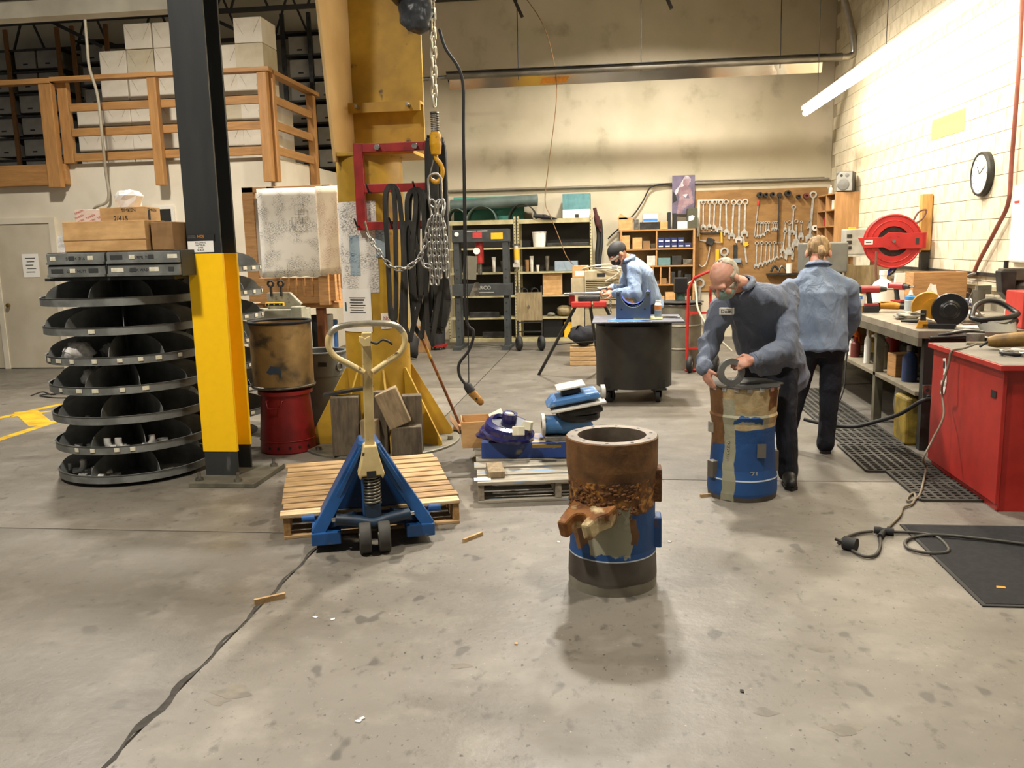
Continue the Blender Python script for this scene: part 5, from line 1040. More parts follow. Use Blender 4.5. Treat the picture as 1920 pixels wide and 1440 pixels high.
simple('open_wrench', 'small open wrench lying on the cart corner', 'wrench', MB().bar((0, 0, .006), (.16, -.06, .006), .012, .025).torus((.17, -.065, .006), .018, .006, (0, 0, 1), 12, 6), m_steel, (.5, 9.1, ZT))
# ---- grey barrel on red hand truck
gd = G(1277, 699); bd = thing('grey_barrel', 'grey barrel with a black hand pump behind the cart', 'barrel', (gd.x + .02, 11.35, 0))
MB().lathe([(0, 0), (.27, 0), (.27, .26), (.278, .275), (.27, .29), (.27, .56), (.278, .575), (.27, .59), (.27, .84), (.0, .84)], n=36).build('barrel_shell', M('grey_barrel', '7b7666', '6c6758', rough=.45, metal=.3, scale=4), bd); MB().torus((0, 0, .84), .27, .012, n=36).build('rim', m_steel, bd)
MB().lathe([(.3, .87), (.3, .88), (0, .9), (0, .87)], n=28).build('lid', m_dark, bd); MB().cyl((0, 0, .9), (0, 0, 1.0), .06, n=14).build('pump_neck', M('dark_green', '2f4a40'), bd); MB().box((0, 0, 1.09), (.17, .16, .2)).build('pump_motor', m_blackgloss, bd, .01)
rt = thing('hand_truck', 'red hand truck carrying the grey barrel', 'hand truck', (gd.x + .06, 11.2, 0)); m_rt = M('truck_red', 'b02a24', rough=.4)
for x, y in ((.02, -.2), (.3, -.16)): MB().tube([(x, y, .14), (x + .01, y, 1.05), (x + .08, y - .05, 1.2), (x + .26, y - .1, 1.28)], .018, 8).build('side_rail', m_rt, rt)
for z in (.3, .75): MB().bar((.02, -.2, z), (.3, -.16, z), .02, .03).build('crossbar', m_rt, rt)
MB().bx(0, .34, -.22, -.1, .01, .02).build('toe_plate', m_rt, rt)
for x, y in ((.05, -.3), (.38, -.24)): MB().torus((x, y, .11), .075, .035, (1, -.25, 0), 22, 10).build('wheel', m_black, rt); MB().cyl((x - .03, y, .11), (x + .03, y, .11), .05, n=12).build('hub', m_steel, rt)
simple('barrel_hose', 'pale hose running down from the barrel pump', 'hose', MB().tube(bez([(0, 0, 1.12), (.06, -.1, 1.15), (.08, -.2, 1.0), (.1, -.3, .8), (.25, -.4, .55), (.5, -.4, .3)], 5), .014, 6), M('pale_cord'), (gd.x + .1, 11.1, 0))
simple('dolly_grease_can', 'small steel cup on the floor under the pegboard', 'cup', MB().lathe([(0, 0), (.06, 0), (.06, .06), (0, .06)], n=14), m_steel, (G(1318, 678).x, 11.4, 0))
# ---- wooden bookcase
bkx0, bkx1 = PY(1163, 500, 14.7).x, PY(1303, 500, 14.7).x
bk = thing('wooden_bookcase', 'pine bookcase of small parts beside the pegboard', 'bookcase', (bkx0, 14.7, 0)); wd = bkx1 - bkx0
BZ = [PY(1230, y, 14.7).z for y in (600, 568, 533, 498, 466, 430)]
for x in (0, wd - .035): MB().bx(x, x + .035, 0, .32, .02, BZ[5]).build('side_panel', m_woodA, bk, .003)
for z in BZ: MB().bx(.035, wd - .035, 0, .32, z - .025, z).build('shelf', m_firx, bk, .002)
MB().bx(.02, wd - .02, .32, .33, .1, BZ[5]).build('back_panel', M('bookcase_back', '9a8b6a', rough=.8), bk)
mx = PY(1230, 460, 14.7).x - bkx0
for z0, z1, x in ((BZ[4], BZ[5], mx), (BZ[3], BZ[4], mx), (BZ[2], BZ[3], mx - .06), (BZ[2], BZ[3], mx + .07), (BZ[2], BZ[3], mx + .22)): MB().bx(x, x + .022, .005, .32, z0, z1 - .025).build('divider', m_woodA, bk)
m_bin = M('blue_bin', '27305e', rough=.4)
for k in range(9):
    x0 = 1233 + (k % 5) * 13; top = k >= 5 and k - 5
    z = BZ[4] + (.0 if k < 5 else .088); a = PY(1233 + (k % 5) * 12.6, 455, 14.76)
    t = thing('parts_bin', ['leftmost', 'second', 'third', 'fourth', 'rightmost', 'left upper', 'second upper', 'third upper', 'tilted upper'][k] + ' small blue parts bin on the bookcase top row', 'bin', (a.x, 14.76, z), 0, 'blue bins in the bookcase'); MB().bx(0, .105, 0, .2, 0, .083).build('bin_body', m_bin, t, .004); MB().bx(.02, .09, -.002, 0, .025, .045).build('bin_label', m_paper, t)
for x0, y0, x1, sh, mt, lab in ((1166, 442, 1181, 4, m_card, 'leftmost brown carton in the bookcase top row'), (1186, 446, 1204, 4, m_card, 'middle brown carton in the bookcase top row'), (1206, 452, 1219, 4, m_card2, 'small brown carton in the bookcase top row'), (1232, 556, 1246, 1, m_card, 'tan carton low in the bookcase'), (1248, 548, 1266, 1, m_card, 'taller tan carton low in the bookcase'), (1213, 480, 1229, 3, m_hub, 'stack of grey trays in the bookcase second row'), (1234, 484, 1257, 3, M('teal_tray', '5f7f80'), 'pale teal tray in the bookcase second row'), (1260, 480, 1278, 3, m_dark, 'dark part in the bookcase second row'), (1281, 486, 1298, 3, m_steel, 'steel part at right of the bookcase second row'), (1217, 521, 1225, 2, m_hub, 'pale part in the bookcase third row'), (1240, 522, 1250, 2, m_card2, 'brown part in the bookcase third row'), (1258, 510, 1266, 2, m_dark, 'tall dark bracket in the bookcase third row'), (1271, 508, 1277, 2, m_dark, 'second dark bracket in the bookcase third row'), (1284, 515, 1296, 2, m_dark, 'dark casting at right of the bookcase third row'), (1283, 556, 1296, 1, M('grey_carton', '8c8676'), 'grey carton low right in the bookcase')):
    a, b = PY(x0, y0, 14.74), PY(x1, y0, 14.74); simple('small_carton' if 'carton' in lab else 'stored_part', lab, 'box' if 'carton' in lab else 'part', MB().bx(0, b.x - a.x, 0, .18, 0, a.z - BZ[sh] if a.z - BZ[sh] < .3 else .26), mt, (a.x, 14.74, BZ[sh] + .001), (0, 0, R(rnd.uniform(-4, 4))), None, .004)
for x0, y0, x1, mt, lab, nm in ((1160, 408, 1186, m_card, 'brown carton with open flap on top of the bookcase', 'cardboard_box'), (1189, 411, 1198, m_steel, 'small steel bracket on top of the bookcase', 'bracket'), (1200, 417, 1237, m_dark, 'dark case under the blue-striped box', 'case'), (1238, 415, 1252, m_card, 'small tan carton on top of the bookcase', 'carton'), (1252, 398, 1258, m_black, 'black file holder on top of the bookcase', 'holder'), (1262, 400, 1269, m_black, 'black upright book on top of the bookcase', 'book'), (1270, 416, 1289, m_paper, 'white card box before the poster', 'card_box'), (1289, 391, 1308, M('olive_box', '4c4a38', rough=.7), 'olive box with white label at the bookcase end', 'olive_box')):
    a, b = PY(x0, y0, 14.74), PY(x1, y0, 14.74); o = simple(nm, lab, 'box', MB().bx(0, b.x - a.x, 0, .2, 0, a.z - BZ[5]), mt, (a.x, 14.74, BZ[5] + .001), group=None, bev=.004)
    if nm == 'olive_box': MB().prism([(.02, .12), (.1, .14), (.12, .2), (.08, .22), (.02, .2)], -.002, 0, 'y').build('white_label', m_paper, o)
    if nm == 'cardboard_box': MB().prism([(-.03, .18), (.03, .28), (.17, .18)], 0, .004, 'y').build('flap', m_card, o)
wbx = thing('printer_box', 'white box with a blue stripe on top of the bookcase', 'box', (PY(1205, 415, 14.72).x, 14.72, BZ[5] + PY(1220, 417, 14.74).z - PY(1220, 430, 14.7).z + .003)); w_ = PY(1234, 415, 14.72).x - PY(1205, 415, 14.72).x; MB().bx(0, w_, 0, .2, 0, .14).build('case', m_paper, wbx, .01); MB().bx(.01, w_ - .01, -.003, 0, .015, .06).build('blue_stripe', M('stripe_blue', '3d7bc4'), wbx)
# poster
p0, p1 = PY(1260, 402, 15.02), PY(1303, 328, 15.02); pw, phh = p1.x - p0.x, p1.z - p0.z
po = simple('pinup_poster', 'violet-toned photo poster of a seated long-haired figure', 'poster', MB().bx(0, pw, -.004, 0, 0, phh), M('poster_violet', '6d6378', '54495c', rough=.5, scale=3), (p0.x, 15.02, p0.z))
m_skin2 = M('poster_skin', '9a7f83', '7c6068', rough=.5, scale=6); m_hair2 = M('poster_hair', 'c9bfc4', '9c8f98', rough=.5, scale=9)
for pts, mt, d_ in (([(.58, .99), (.44, .86), (.3, .72), (.1, .6), (.16, .5), (.42, .66), (.6, .8), (.8, .82), (.82, .9), (.72, .98)], m_hair2, .005), ([(.5, .9), (.78, .9), (.74, .74), (.6, .7), (.46, .78)], m_skin2, .006), ([(.3, .68), (.6, .74), (.82, .68), (.92, .42), (.8, .36), (.7, .55), (.45, .35), (.35, .4), (.25, .55)], m_skin2, .0055), ([(.3, .42), (.9, .4), (.95, .28), (.55, .16), (.4, .02), (.2, .02), (.25, .2)], m_skin2, .0052), ([(.02, .6), (.16, .5), (.24, .36), (.02, .28)], m_ink, .005), ([(.45, .5), (.7, .52), (.6, .42)], M('poster_white', 'c2bcc4'), .0065)):
    MB().prism([(x * pw, z * phh) for x, z in pts], -d_, -.004, 'y').build('printed_figure', mt, po)
# ---- pegboard with tools
gx0, gx1 = PY(1303, 400, 15.06).x, 3.55
pg = simple('tool_board', 'brown plywood tool board on the back wall', 'tool board', MB().bx(0, gx1 - gx0, 0, .03, 0, 1.7), M('brown_plywood', '96703f', '866235', rough=.7, scale=3, st=(1, 1, 3), c3='5e4224', s3=4, lo3=.66, hi3=.8), (gx0, 15.06, .8))
TY = 15.045
def zc(x, y): return PY(1300 + x * .125, 330 + y * .125, TY)
m_wr = M('wrench_chrome', 'cbc9c2', 'a9a79f', rough=.35, metal=.35, scale=10)
def wrench(x0, y0, x1, y1, label, s=1.0, kind='combo', mat=None, grp='wrenches on the tool board'):
    a, b = zc(x0, y0), zc(x1, y1); d_ = (b - a); ln = d_.length; t = thing('wrench', label, 'wrench', a, 0, grp); t.rotation_euler = (0, math.atan2(-d_.x, -d_.z), 0)
    mt = mat or m_wr; s *= 1.45; r = .026 * s
    MB().bar((0, 0, -r), (0, 0, -ln + r), .016 * s, .008, up=(0, 1, 0)).build('shank', mt, t)
    if kind == 'adj':
        MB().torus((0, 0, 0), .014 * s, .006, (0, 1, 0), 12, 6).build('hang_eye', mt, t); MB().prism([(-.02 * s, -ln + .05 * s), (.02 * s, -ln + .05 * s), (.035 * s, -ln), (.03 * s, -ln - .05 * s), (.012 * s, -ln - .045 * s), (.014 * s, -ln - .01 * s), (-.014 * s, -ln - .01 * s), (-.02 * s, -ln - .05 * s), (-.036 * s, -ln - .04 * s), (-.038 * s, -ln)], -.009, .009, 'y').build('jaw', mt, t)
    else:
        MB().lathe([(r * .58, -.008), (r, -.008), (r, .008), (r * .58, .008), (r * .58, -.008)], n=16, axis='y').build('ring_end', mt, t); q = -ln
        MB().prism([(-.012 * s, q + .03 * s), (.012 * s, q + .03 * s), (.032 * s, q + .008 * s), (.03 * s, q - .028 * s), (.014 * s, q - .032 * s), (.014 * s, q - .006 * s), (-.014 * s, q - .006 * s), (-.014 * s, q - .032 * s), (-.03 * s, q - .028 * s), (-.032 * s, q + .008 * s)], -.008, .008, 'y').build('open_end', mt, t)
ordn = ['leftmost', 'second', 'third', 'fourth', 'fifth', 'sixth', 'seventh', 'eighth']
for k, q in enumerate(((150, 395, 148, 765), (245, 395, 238, 765), (320, 395, 305, 780), (410, 395, 395, 800), (490, 390, 497, 845), (605, 395, 575, 900), (690, 395, 680, 955), (778, 385, 765, 860))): wrench(*q, ordn[k] + ' large combination wrench in the top left row of the board', 1.0 + .05 * k)
for k, q in enumerate(((965, 700, 955, 905), (1012, 705, 995, 900), (1050, 705, 1045, 880), (1092, 700, 1085, 840), (1130, 700, 1122, 820), (1200, 705, 1195, 795), (1230, 700, 1228, 788), (1262, 700, 1260, 798))): wrench(*q, ordn[k] + ' small wrench in the middle row of the board', .6)
for k, q in enumerate(((950, 1010, 943, 1350), (1025, 1005, 1012, 1325), (1095, 1005, 1075, 1300), (1150, 1005, 1140, 1280), (1215, 1000, 1200, 1255), (1268, 1005, 1255, 1225), (1328, 1000, 1318, 1210))): wrench(*q, ordn[k] + ' wrench in the bottom row of the board', .9 - .06 * k)
for q, lab, s, kd in (((1440, 700, 1440, 1165), 'large adjustable wrench at the middle right of the board', 1.5, 'adj'), ((1545, 680, 1540, 1035), 'second large adjustable wrench on the board', 1.4, 'adj'), ((1620, 690, 1615, 910), 'short adjustable wrench right of the large ones', .9, 'adj'), ((1505, 470, 1483, 845), 'long ring wrench above the adjustable wrenches', 1.0, 'combo'), ((1740, 690, 1730, 775), 'tiny wrench near the tape roll', .6, 'combo'), ((1798, 280, 1745, 930), 'longest combination wrench at the right of the board', 1.6, 'combo'), ((1380, 690, 1375, 790), 'tiny wrench above the slanting wrench', .55, 'combo'), ((1375, 830, 1340, 1125), 'slanting wrench left of the large adjustable', .9, 'combo'), ((465, 1135, 465, 1400), 'wide ring wrench low at left of the board', 2.0, 'combo'), ((95, 1605, 60, 2150), 'very large combination wrench hung low by the bookcase', 2.3, 'combo')): wrench(*q, lab, s, kd)
for k, (x, y, r, lab) in enumerate(((990, 285, .046, 'leftmost black impact socket on the board'), (1080, 285, .038, 'second black impact socket on the board'), (1180, 280, .04, 'third black impact socket on the board'), (1410, 262, .05, 'largest black impact socket on the board'), (1570, 310, .034, 'small black impact socket on the board'), (1685, 300, .045, 'reddish socket at the right of the board'))):
    p = zc(x, y); simple('impact_socket', lab, 'socket', MB().lathe([(r * .5, -.08), (r, -.08), (r, .016), (0, .016), (0, -.03), (r * .5, -.03), (r * .5, -.08)], n=20, axis='y'), m_dark if k < 5 else M('red_socket', '6c302c', rough=.5), p, group='sockets on the tool board')
p = zc(1290, 285); t = thing('breaker_bar', 'long black breaker bar among the sockets', 'tool', p); MB().lathe([(.0, -.03), (.042, -.03), (.042, 0)], n=18, axis='y').build('head', m_dark, t); MB().bar((0, -.015, 0), (-.01, -.015, -.82), .018, .035, up=(0, 1, 0)).build('handle', m_dark, t)
a, b = zc(980, 375), zc(915, 910); t = thing('long_screwdriver', 'long rod with a red grip below the sockets', 'tool', a); MB().cyl((0, 0, 0), tuple((b - a) * .12), .02, n=10).build('grip', M('bright_red'), t); MB().cyl(tuple((b - a) * .12), tuple(b - a), .009, n=8).build('rod', m_wr, t)
a = zc(95, 860); t = thing('hacksaw', 'yellow-framed hacksaw on the tool board', 'saw', a); MB().bar((0, -.01, 0), (.4, -.01, -.0), .02, .02).build('frame', m_black, t); MB().bar((0, -.01, .0), (0, -.01, -.12), .02, .015).build('front_arm', m_yel, t); MB().bar((.36, -.01, .02), (.37, -.01, -.17), .03, .03).build('handle', m_yel, t); MB().bar((0, -.01, -.12), (.38, -.01, -.165), .004, .015).build('blade', m_wr, t)
a = zc(250, 950); t = thing('heat_gun', 'dark gun-shaped tool hung under the hacksaw', 'tool', a); MB().box((.0, -.03, -.04), (.13, .06, .12), (0, .4, 0)).build('body', m_dark, t, .015); MB().tube(bez([(0, -.02, -.1), (-.02, -.02, -.25), (-.07, -.02, -.42), (-.14, -.02, -.46), (-.18, -.02, -.42)], 4), .01, 6).build('hook_rod', m_wr, t)
a = zc(360, 1100); simple('steel_rule', 'short yellow ruler hung low on the board', 'ruler', MB().bx(-.03, .03, -.004, 0, -.25, 0), m_yel, a)
a = zc(60, 345); simple('framing_square', 'white framing square behind the top left wrenches', 'square', MB().bx(0, .44, -.004, 0, -.03, .0).bx(0, .045, -.004, 0, -.62, -.03), m_hub, zc(62, 355))
a = zc(630, 1030); t = thing('file_card', 'dark handled brush above the hex key block', 'tool', a); MB().bx(-.03, .03, -.02, 0, -.24, 0).build('handle', m_dark, t, .006)
a = zc(545, 1240); t = thing('hex_key_block', 'grey block of hex keys on the tool board', 'tool', a); MB().bx(0, .19, -.04, 0, -.07, 0).build('block', M('bluegrey'), t, .005)
for k in range(5): MB().bar((.02 + k * .04, -.02, -.07), (.05 + k * .045, -.03, -.13), .008, .008).build('hex_key', m_dark, t)
a = zc(780, 1030); t = thing('hand_saw', 'narrow handsaw with a yellow handle on the board', 'saw', a); MB().prism([(-.05, .03), (.05, .05), (.04, .02), (.06, 0), (.0, -.04), (-.03, -.02)], -.015, 0, 'y').build('handle', m_yel, t, .004); MB().prism([(-.05, .15), (-.02, .12), (.04, -.3), (.01, -.3)], -.006, -.003, 'y').build('blade', m_wr, t)
a = zc(1820, 780); simple('tape_roll', 'cream tape roll hung at the right of the board', 'tape', MB().lathe([(.02, -.05), (.05, -.05), (.05, 0), (.02, 0), (.02, -.05)], n=20, axis='y'), m_paper, a)
simple('white_cup', 'white plastic cup on the ledge below the tool board', 'cup', MB().lathe([(0, 0), (.045, 0), (.055, .16), (.05, .16), (0, .02)], n=18), m_paper, PY(1479, 512, 14.9))
simple('board_ledge', 'dark cluttered ledge below the tool board', 'ledge', MB().bx(0, 1.2, 0, .18, -.03, 0), m_dark, (PY(1440, 512, 14.88).x, 14.88, PY(1479, 512, 14.9).z - .001))
for k, (x0, x1, lab) in enumerate(((1446, 1458, 'dark clamp lying left on the ledge'), (1460, 1472, 'grey clamp lying on the ledge beside the cup'))): simple('clamp', lab, 'clamp', MB().tube(bez([(0, 0, .02), (.05, 0, .12), (.12, 0, .06), (.14, 0, .02)], 4), .02, 8), (m_dark, m_steel)[k], (PY(x0, 510, 14.92).x, 14.95, PY(1479, 512, 14.9).z))
# ================================================================ RIGHT: bench, wall fittings, red cabinet, mats
m_bt = M('bench_top', '9c9382', '8a8171', rough=.45, metal=.3, scale=4, c3='6e6555', s3=7, lo3=.6, hi3=.72)
m_bl = M('bench_frame', '5f5a48', '504b3c', rough=.6, scale=5)
BZt = .94
wbn = thing('workbench', 'long steel-topped workbench along the block wall', 'workbench', (2.3, 6.75, 0))
MB().bx(0, 1.28, 0, 6.0, BZt - .06, BZt).build('bench_top', m_bt, wbn, .004)
for y in (1.12, 3.1, 5.2): MB().bx(.03, .1, y, y + .07, 0, BZt - .06).build('leg', m_bl, wbn, .003)
MB().bx(.06, 1.2, .03, .1, 0, BZt - .06).build('end_panel', M('dark_panel', '211f1c', rough=.6), wbn)
MB().bx(.03, 1.25, .1, 6.0, .42, .455).build('lower_shelf', M('shelf_board', '7d7460', '6c6350', rough=.7, scale=4), wbn, .003); MB().bx(1.25, 1.27, 0, 6.0, BZt, BZt + .13).build('backsplash', M('splash_grey', '8b8370', rough=.6), wbn)
MB().bx(.0, .03, .0, 6.0, BZt - .12, BZt - .06).build('apron', m_bl, wbn)
for z in (1.27, 1.14): simple('wall_batten', ['upper dark batten along the block wall above the bench', 'lower pale batten along the block wall above the bench'][0 if z > 1.2 else 1], 'batten', MB().bx(3.57, 3.6, 6.8, 12.4, z - .018, z + .018), m_dark if z > 1.2 else M('pale_batten', 'a3957a', rough=.7))
ot = thing('power_outlet', 'metal outlet plate with a plug at the bench end', 'outlet', (2.34, 6.72, .47)); MB().bx(-.0, .07, -.012, 0, -.06, .06).build('plate', m_steel, ot, .003); MB().cyl((.035, -.012, .02), (.035, -.016, .02), .014, n=8).build('socket', m_black, ot); MB().cyl((.035, -.012, -.025), (.035, -.05, -.03), .016, n=10).build('plug', m_black, ot)
simple('bench_cable', 'thick black cable sagging from the bench outlet to the floor', 'cable', MB().tube(bez([(2.375, 6.65, .43), (2.3, 6.62, .42), (2.2, 6.75, .3), (2.1, 6.95, .2), (1.95, 7.1, .12), (1.75, 7.2, .12), (1.6, 7.3, .14)], 6), .016, 8), m_black)
simple('bench_cable', 'thin cable hanging from the bench beside the standing worker', 'cable', MB().tube(bez([(2.29, 8.6, .9), (2.27, 8.55, .65), (2.24, 8.5, .45), (2.2, 8.4, .2), (2.1, 8.3, .02)], 6), .008, 6), m_black)
itbox('yellow_machine', 'grimy yellow machine on the floor under the bench end', 'machine', 1698, 748, 1735, 785, 6.95, .3, M('grimy_yellow', '8a7325', '6b5a20', rough=.6, scale=9), None, .02, 0)
# bottles on the lower shelf
def bottle(name, label, x, y, r, h, mat, cap, kind=0, z=.456):
    t = thing(name, label, 'bottle', (x, y, z), 0, None); MB().lathe([(0, 0), (r, 0), (r, h * .68), (r * .45, h * .8), (r * .45, h * .86), (0, h * .86)], n=16).build('bottle', mat, t)
    if kind: MB().box((r * -.3, 0, h * .93), (r * 1.8, r * .8, h * .12)).cyl((-r * 1.2, 0, h * .94), (-r * 1.6, 0, h * .94), r * .2, n=6).build('spray_head', cap, t, .003)
    else: MB().lathe([(0, h), (r * .5, h), (r * .5, h * .86)], n=12).build('cap', cap, t)
m_or = M('orange_plastic', 'd0661e', rough=.4)
for k, (x, y, r, h, mt, cp, kd, lab) in enumerate(((2.42, 9.3, .055, .24, m_or, m_or, 0, 'bright orange bottle on the bench shelf'), (2.44, 9.05, .035, .2, m_paper, m_black, 0, 'slim white bottle with black cap on the bench shelf'), (2.43, 8.9, .045, .2, M('brown_red', '6e2f25'), m_redp, 0, 'brown-red can on the bench shelf'), (2.5, 9.15, .05, .3, m_or, m_redp, 1, 'orange spray bottle at the back of the bench shelf'), (2.42, 8.45, .03, .33, m_paper, m_paper, 0, 'tall white tube beside the bench leg'), (2.45, 8.1, .06, .32, M('milky', 'bdb6a6', rough=.3), m_paper, 1, 'milky spray bottle right of the bench leg'), (2.45, 7.35, .06, .3, M('blue_can', '2c3e66', rough=.4), m_steel, 0, 'dark blue can near the bench end'), (2.62, 7.9, .07, .34, m_dark, m_hub, 0, 'dark jug at the back of the bench shelf'), (2.75, 8.8, .07, .36, m_redp, m_dark, 0, 'dark red canister deep under the bench'), (2.75, 9.3, .07, .34, M('mustard', 'a3822c'), m_black, 0, 'mustard canister deep under the bench'))): bottle('bottle', lab, x, y, r, h, mt, cp, kd)
simple('wooden_box', 'small wooden box on the bench shelf', 'box', MB().bx(0, .2, 0, .16, 0, .2), m_woodA, (2.4, 7.55, .456), (0, 0, R(8)), None, .006)
for k, (y, lab) in enumerate(((9.9, 'cardboard carton far along the bench shelf'), (10.5, 'grey toolbox far along the bench shelf'))): simple('stored_box', lab, 'box', MB().bx(0, .4, 0, .4, 0, .28), (m_card2, m_dark)[k], (2.5, y, .456), bev=.006)
simple('floor_drum', 'pale grey tank under the bench', 'tank', MB().lathe([(0, 0), (.25, 0), (.27, .1), (.25, .3), (0, .34)], n=24), M('grey_pail'), (2.85, 8.1, 0))
# ---- things on the bench
def on(x, y): return (x, y, BZt + .001)
c_ = on(2.26, 8.5); wx = thing('glove_box', 'white box with a blue band at the bench edge', 'box', c_, R(5)); MB().bx(0, .14, 0, .2, 0, .17).build('carton', m_card, wx, .003); MB().bx(-.001, .14, -.003, 0, .06, .17).build('white_face', m_paper, wx); MB().bx(.01, .11, -.005, -.003, .125, .155).build('blue_band', M('stripe_blue'), wx)
MB().bx(.03, .09, -.0055, -.005, .136, .144).build('box_print', m_paper, wx); MB().bx(.04, .08, -.0036, -.003, .1, .106).build('box_print', m_ink, wx)
def drill(label, loc, rz, mat):
    t = thing('cordless_drill', label, 'drill', loc, rz); MB().bx(-.06, .08, -.04, .04, 0, .06).build('battery', m_black, t, .008); MB().bx(-.055, .075, -.038, .038, .06, .085).build('battery_top', mat, t, .006)
    MB().tube([(0, 0, .08), (-.01, 0, .14), (-.02, 0, .19)], [.026, .022, .025], 12).build('grip', m_black, t); MB().cyl((-.09, 0, .22), (.08, 0, .22), .036, n=16).build('motor_housing', mat, t); MB().cyl((.08, 0, .22), (.14, 0, .22), .03, .02, 14).build('chuck', m_dark, t); MB().cyl((.14, 0, .22), (.2, 0, .22), .008, n=8).build('bit', m_steel, t); MB().bx(-.11, -.08, -.03, .03, .19, .25).build('rear_cap', m_black, t, .008); return t
drill('red and black cordless drill standing on the bench edge', on(2.44, 8.5), R(-8), M('drill_red', '9c2a28', rough=.4))
drill('second red impact driver beside the wooden crate', on(2.83, 8.95), R(-60), M('drill_red'))
jg = thing('white_jug', 'white plastic jug behind the red drill', 'jug', on(2.85, 9.5)); MB().lathe([(0, 0), (.12, 0), (.125, .16), (.09, .23), (.035, .27), (.035, .36), (0, .36)], n=24).build('jug', m_paper, jg); MB().lathe([(.042, .36), (.042, .31)], n=14).build('neck_ring', m_paper, jg)
simple('parts_manual', 'white card folder behind the plastic jug', 'folder', MB().box((0, 0, .16), (.16, .05, .32), (0, .05, 0)), m_paper, on(3.08, 9.62), bev=.005)
bcb = thing('squeeze_bottle', 'clear bottle with a blue cap beside the grinder', 'bottle', on(2.66, 8.05)); MB().lathe([(0, 0), (.05, 0), (.05, .14), (.03, .17), (0, .17)], n=18).build('bottle', M('clear_plastic', 'aeb4b4', rough=.2), bcb); MB().lathe([(.048, .15), (.048, .175), (0, .19)], n=18).build('cap', M('cap_blue', '3f86c2'), bcb); MB().cyl((0, 0, .19), (0, 0, .23), .02, .01, 10).build('nozzle', m_paper, bcb)
cr = thing('wooden_crate', 'open pine crate of tools on the bench', 'crate', on(2.99, 9.0), R(-4)); MB().bx(0, .5, 0, .02, 0, .35).build('front_panel', m_woodA, cr, .003); MB().bx(0, .5, .3, .32, 0, .35).build('rear_panel', m_woodA, cr, .003); MB().bx(0, .02, .02, .3, 0, .35).build('side_panel', m_woodA, cr, .003); MB().bx(.48, .5, .02, .3, 0, .35).build('side_panel', m_woodA, cr, .003); MB().bx(.02, .48, .02, .3, 0, .02).build('bottom_panel', m_woodA, cr)
simple('air_hose_coil', 'blue and white coiled air line beside the crate', 'hose', MB().tube([(t * .0022, .045 * math.cos(t * .8), .05 + .045 * math.sin(t * .8)) for t in range(60)], .008, 6), M('coil_blue', '2b3b7a', 'c9c6bf', rough=.4, scale=30, lo=.49, hi=.51), on(3.32, 8.75))
for k, (x, y, l, a, lab) in enumerate(((3.06, 8.8, .26, .5, 'flat steel strip leaning on the crate at left'), (3.14, 8.8, .24, -.12, 'flat steel strip leaning on the crate at right'))): simple('steel_strip', lab, 'steel strip', MB().box((0, 0, l / 2), (.045, .004, l), (R(-18), a, 0)), m_hub, on(x, y))
for k, (x, y, lab) in enumerate(((3.07, 8.62, 'small white pot left of the coiled line'), (3.16, 8.6, 'middle white pot by the crate'), (3.24, 8.58, 'right white pot by the coiled line'))): simple('plastic_pot', lab, 'pot', MB().lathe([(0, 0), (.03, 0), (.034, .1), (.012, .12), (0, .12)], n=14), m_hub, on(x, y), group='white pots by the crate')
# bench grinder
bgd = thing('bench_grinder', 'yellow and black bench grinder at the bench corner', 'grinder', on(2.5, 6.98), R(-16))
m_gy = M('grinder_yellow', 'c58a1c', 'b07a18', rough=.45, scale=6)
MB().bx(-.1, .14, -.1, .12, 0, .04).build('base', m_blackgloss, bgd, .006); MB().cyl((-.02, .14, .15), (-.02, -.05, .15), .08, n=24).build('motor', m_gy, bgd)
MB().lathe([(0, -.045), (.06, -.045), (.075, -.03), (.125, -.025), (.13, -.01), (.13, .02), (0, .02)], (.09, -.07, .145), 36, 'y').build('wheel_guard', m_blackgloss, bgd); MB().lathe([(0, -.055), (.045, -.05), (.055, -.04)], (.09, -.075, .145), 24, 'y').build('guard_cap', m_blackgloss, bgd)
MB().lathe([(.03, -.03), (.115, -.03), (.12, .01), (.03, .01)], (-.06, .0, .16), 28, 'y', R(50), R(200)).build('spark_hood', m_gy, bgd); MB().box((-.13, -.04, .11), (.1, .08, .008)).build('tool_rest', m_steel, bgd); MB().prism([(-.14, 0), (-.05, 0), (-.06, .06), (-.12, .06)], -.1, -.02, 'y').build('yellow_bracket', m_gy, bgd, .004)
MB().bx(-.11, -.07, -.06, -.03, .05, .14).build('rest_arm', m_dark, bgd)
ag = thing('angle_grinder', 'yellow angle grinder lying behind the bench grinder', 'grinder', on(2.6, 8.55), R(-15)); MB().tube([(-.05, 0, .06), (.05, 0, .06), (.12, 0, .05)], [.035, .038, .03], 12).build('body', m_gy, ag); MB().tube([(.12, 0, .05), (.25, 0, .045)], [.026, .03], 12).build('handle', m_dark, ag); MB().cyl((-.08, 0, .085), (-.08, 0, .01), .035, n=14).build('gear_head', m_dark, ag); MB().box((0, -.01, .095), (.1, .03, .008), (0, 0, .1)).build('label', m_yel, ag)
simple('grey_rag', 'grey shop rag lying at the bench edge', 'rag', blob(.12, 16, .25, 51, .25), M('rag_pale', 'a8a294', '86806f', rough=.9, scale=10), on(2.55, 7.75))
simple('air_nozzle', 'dark air nozzle lying on the bench edge', 'nozzle', MB().tube([(0, 0, .02), (.12, -.03, .02), (.16, -.04, .04)], [.01, .018, .012], 8).torus((.2, -.02, .02), .03, .01, (0, 0, 1), 14, 6), m_dark, on(2.36, 7.35))
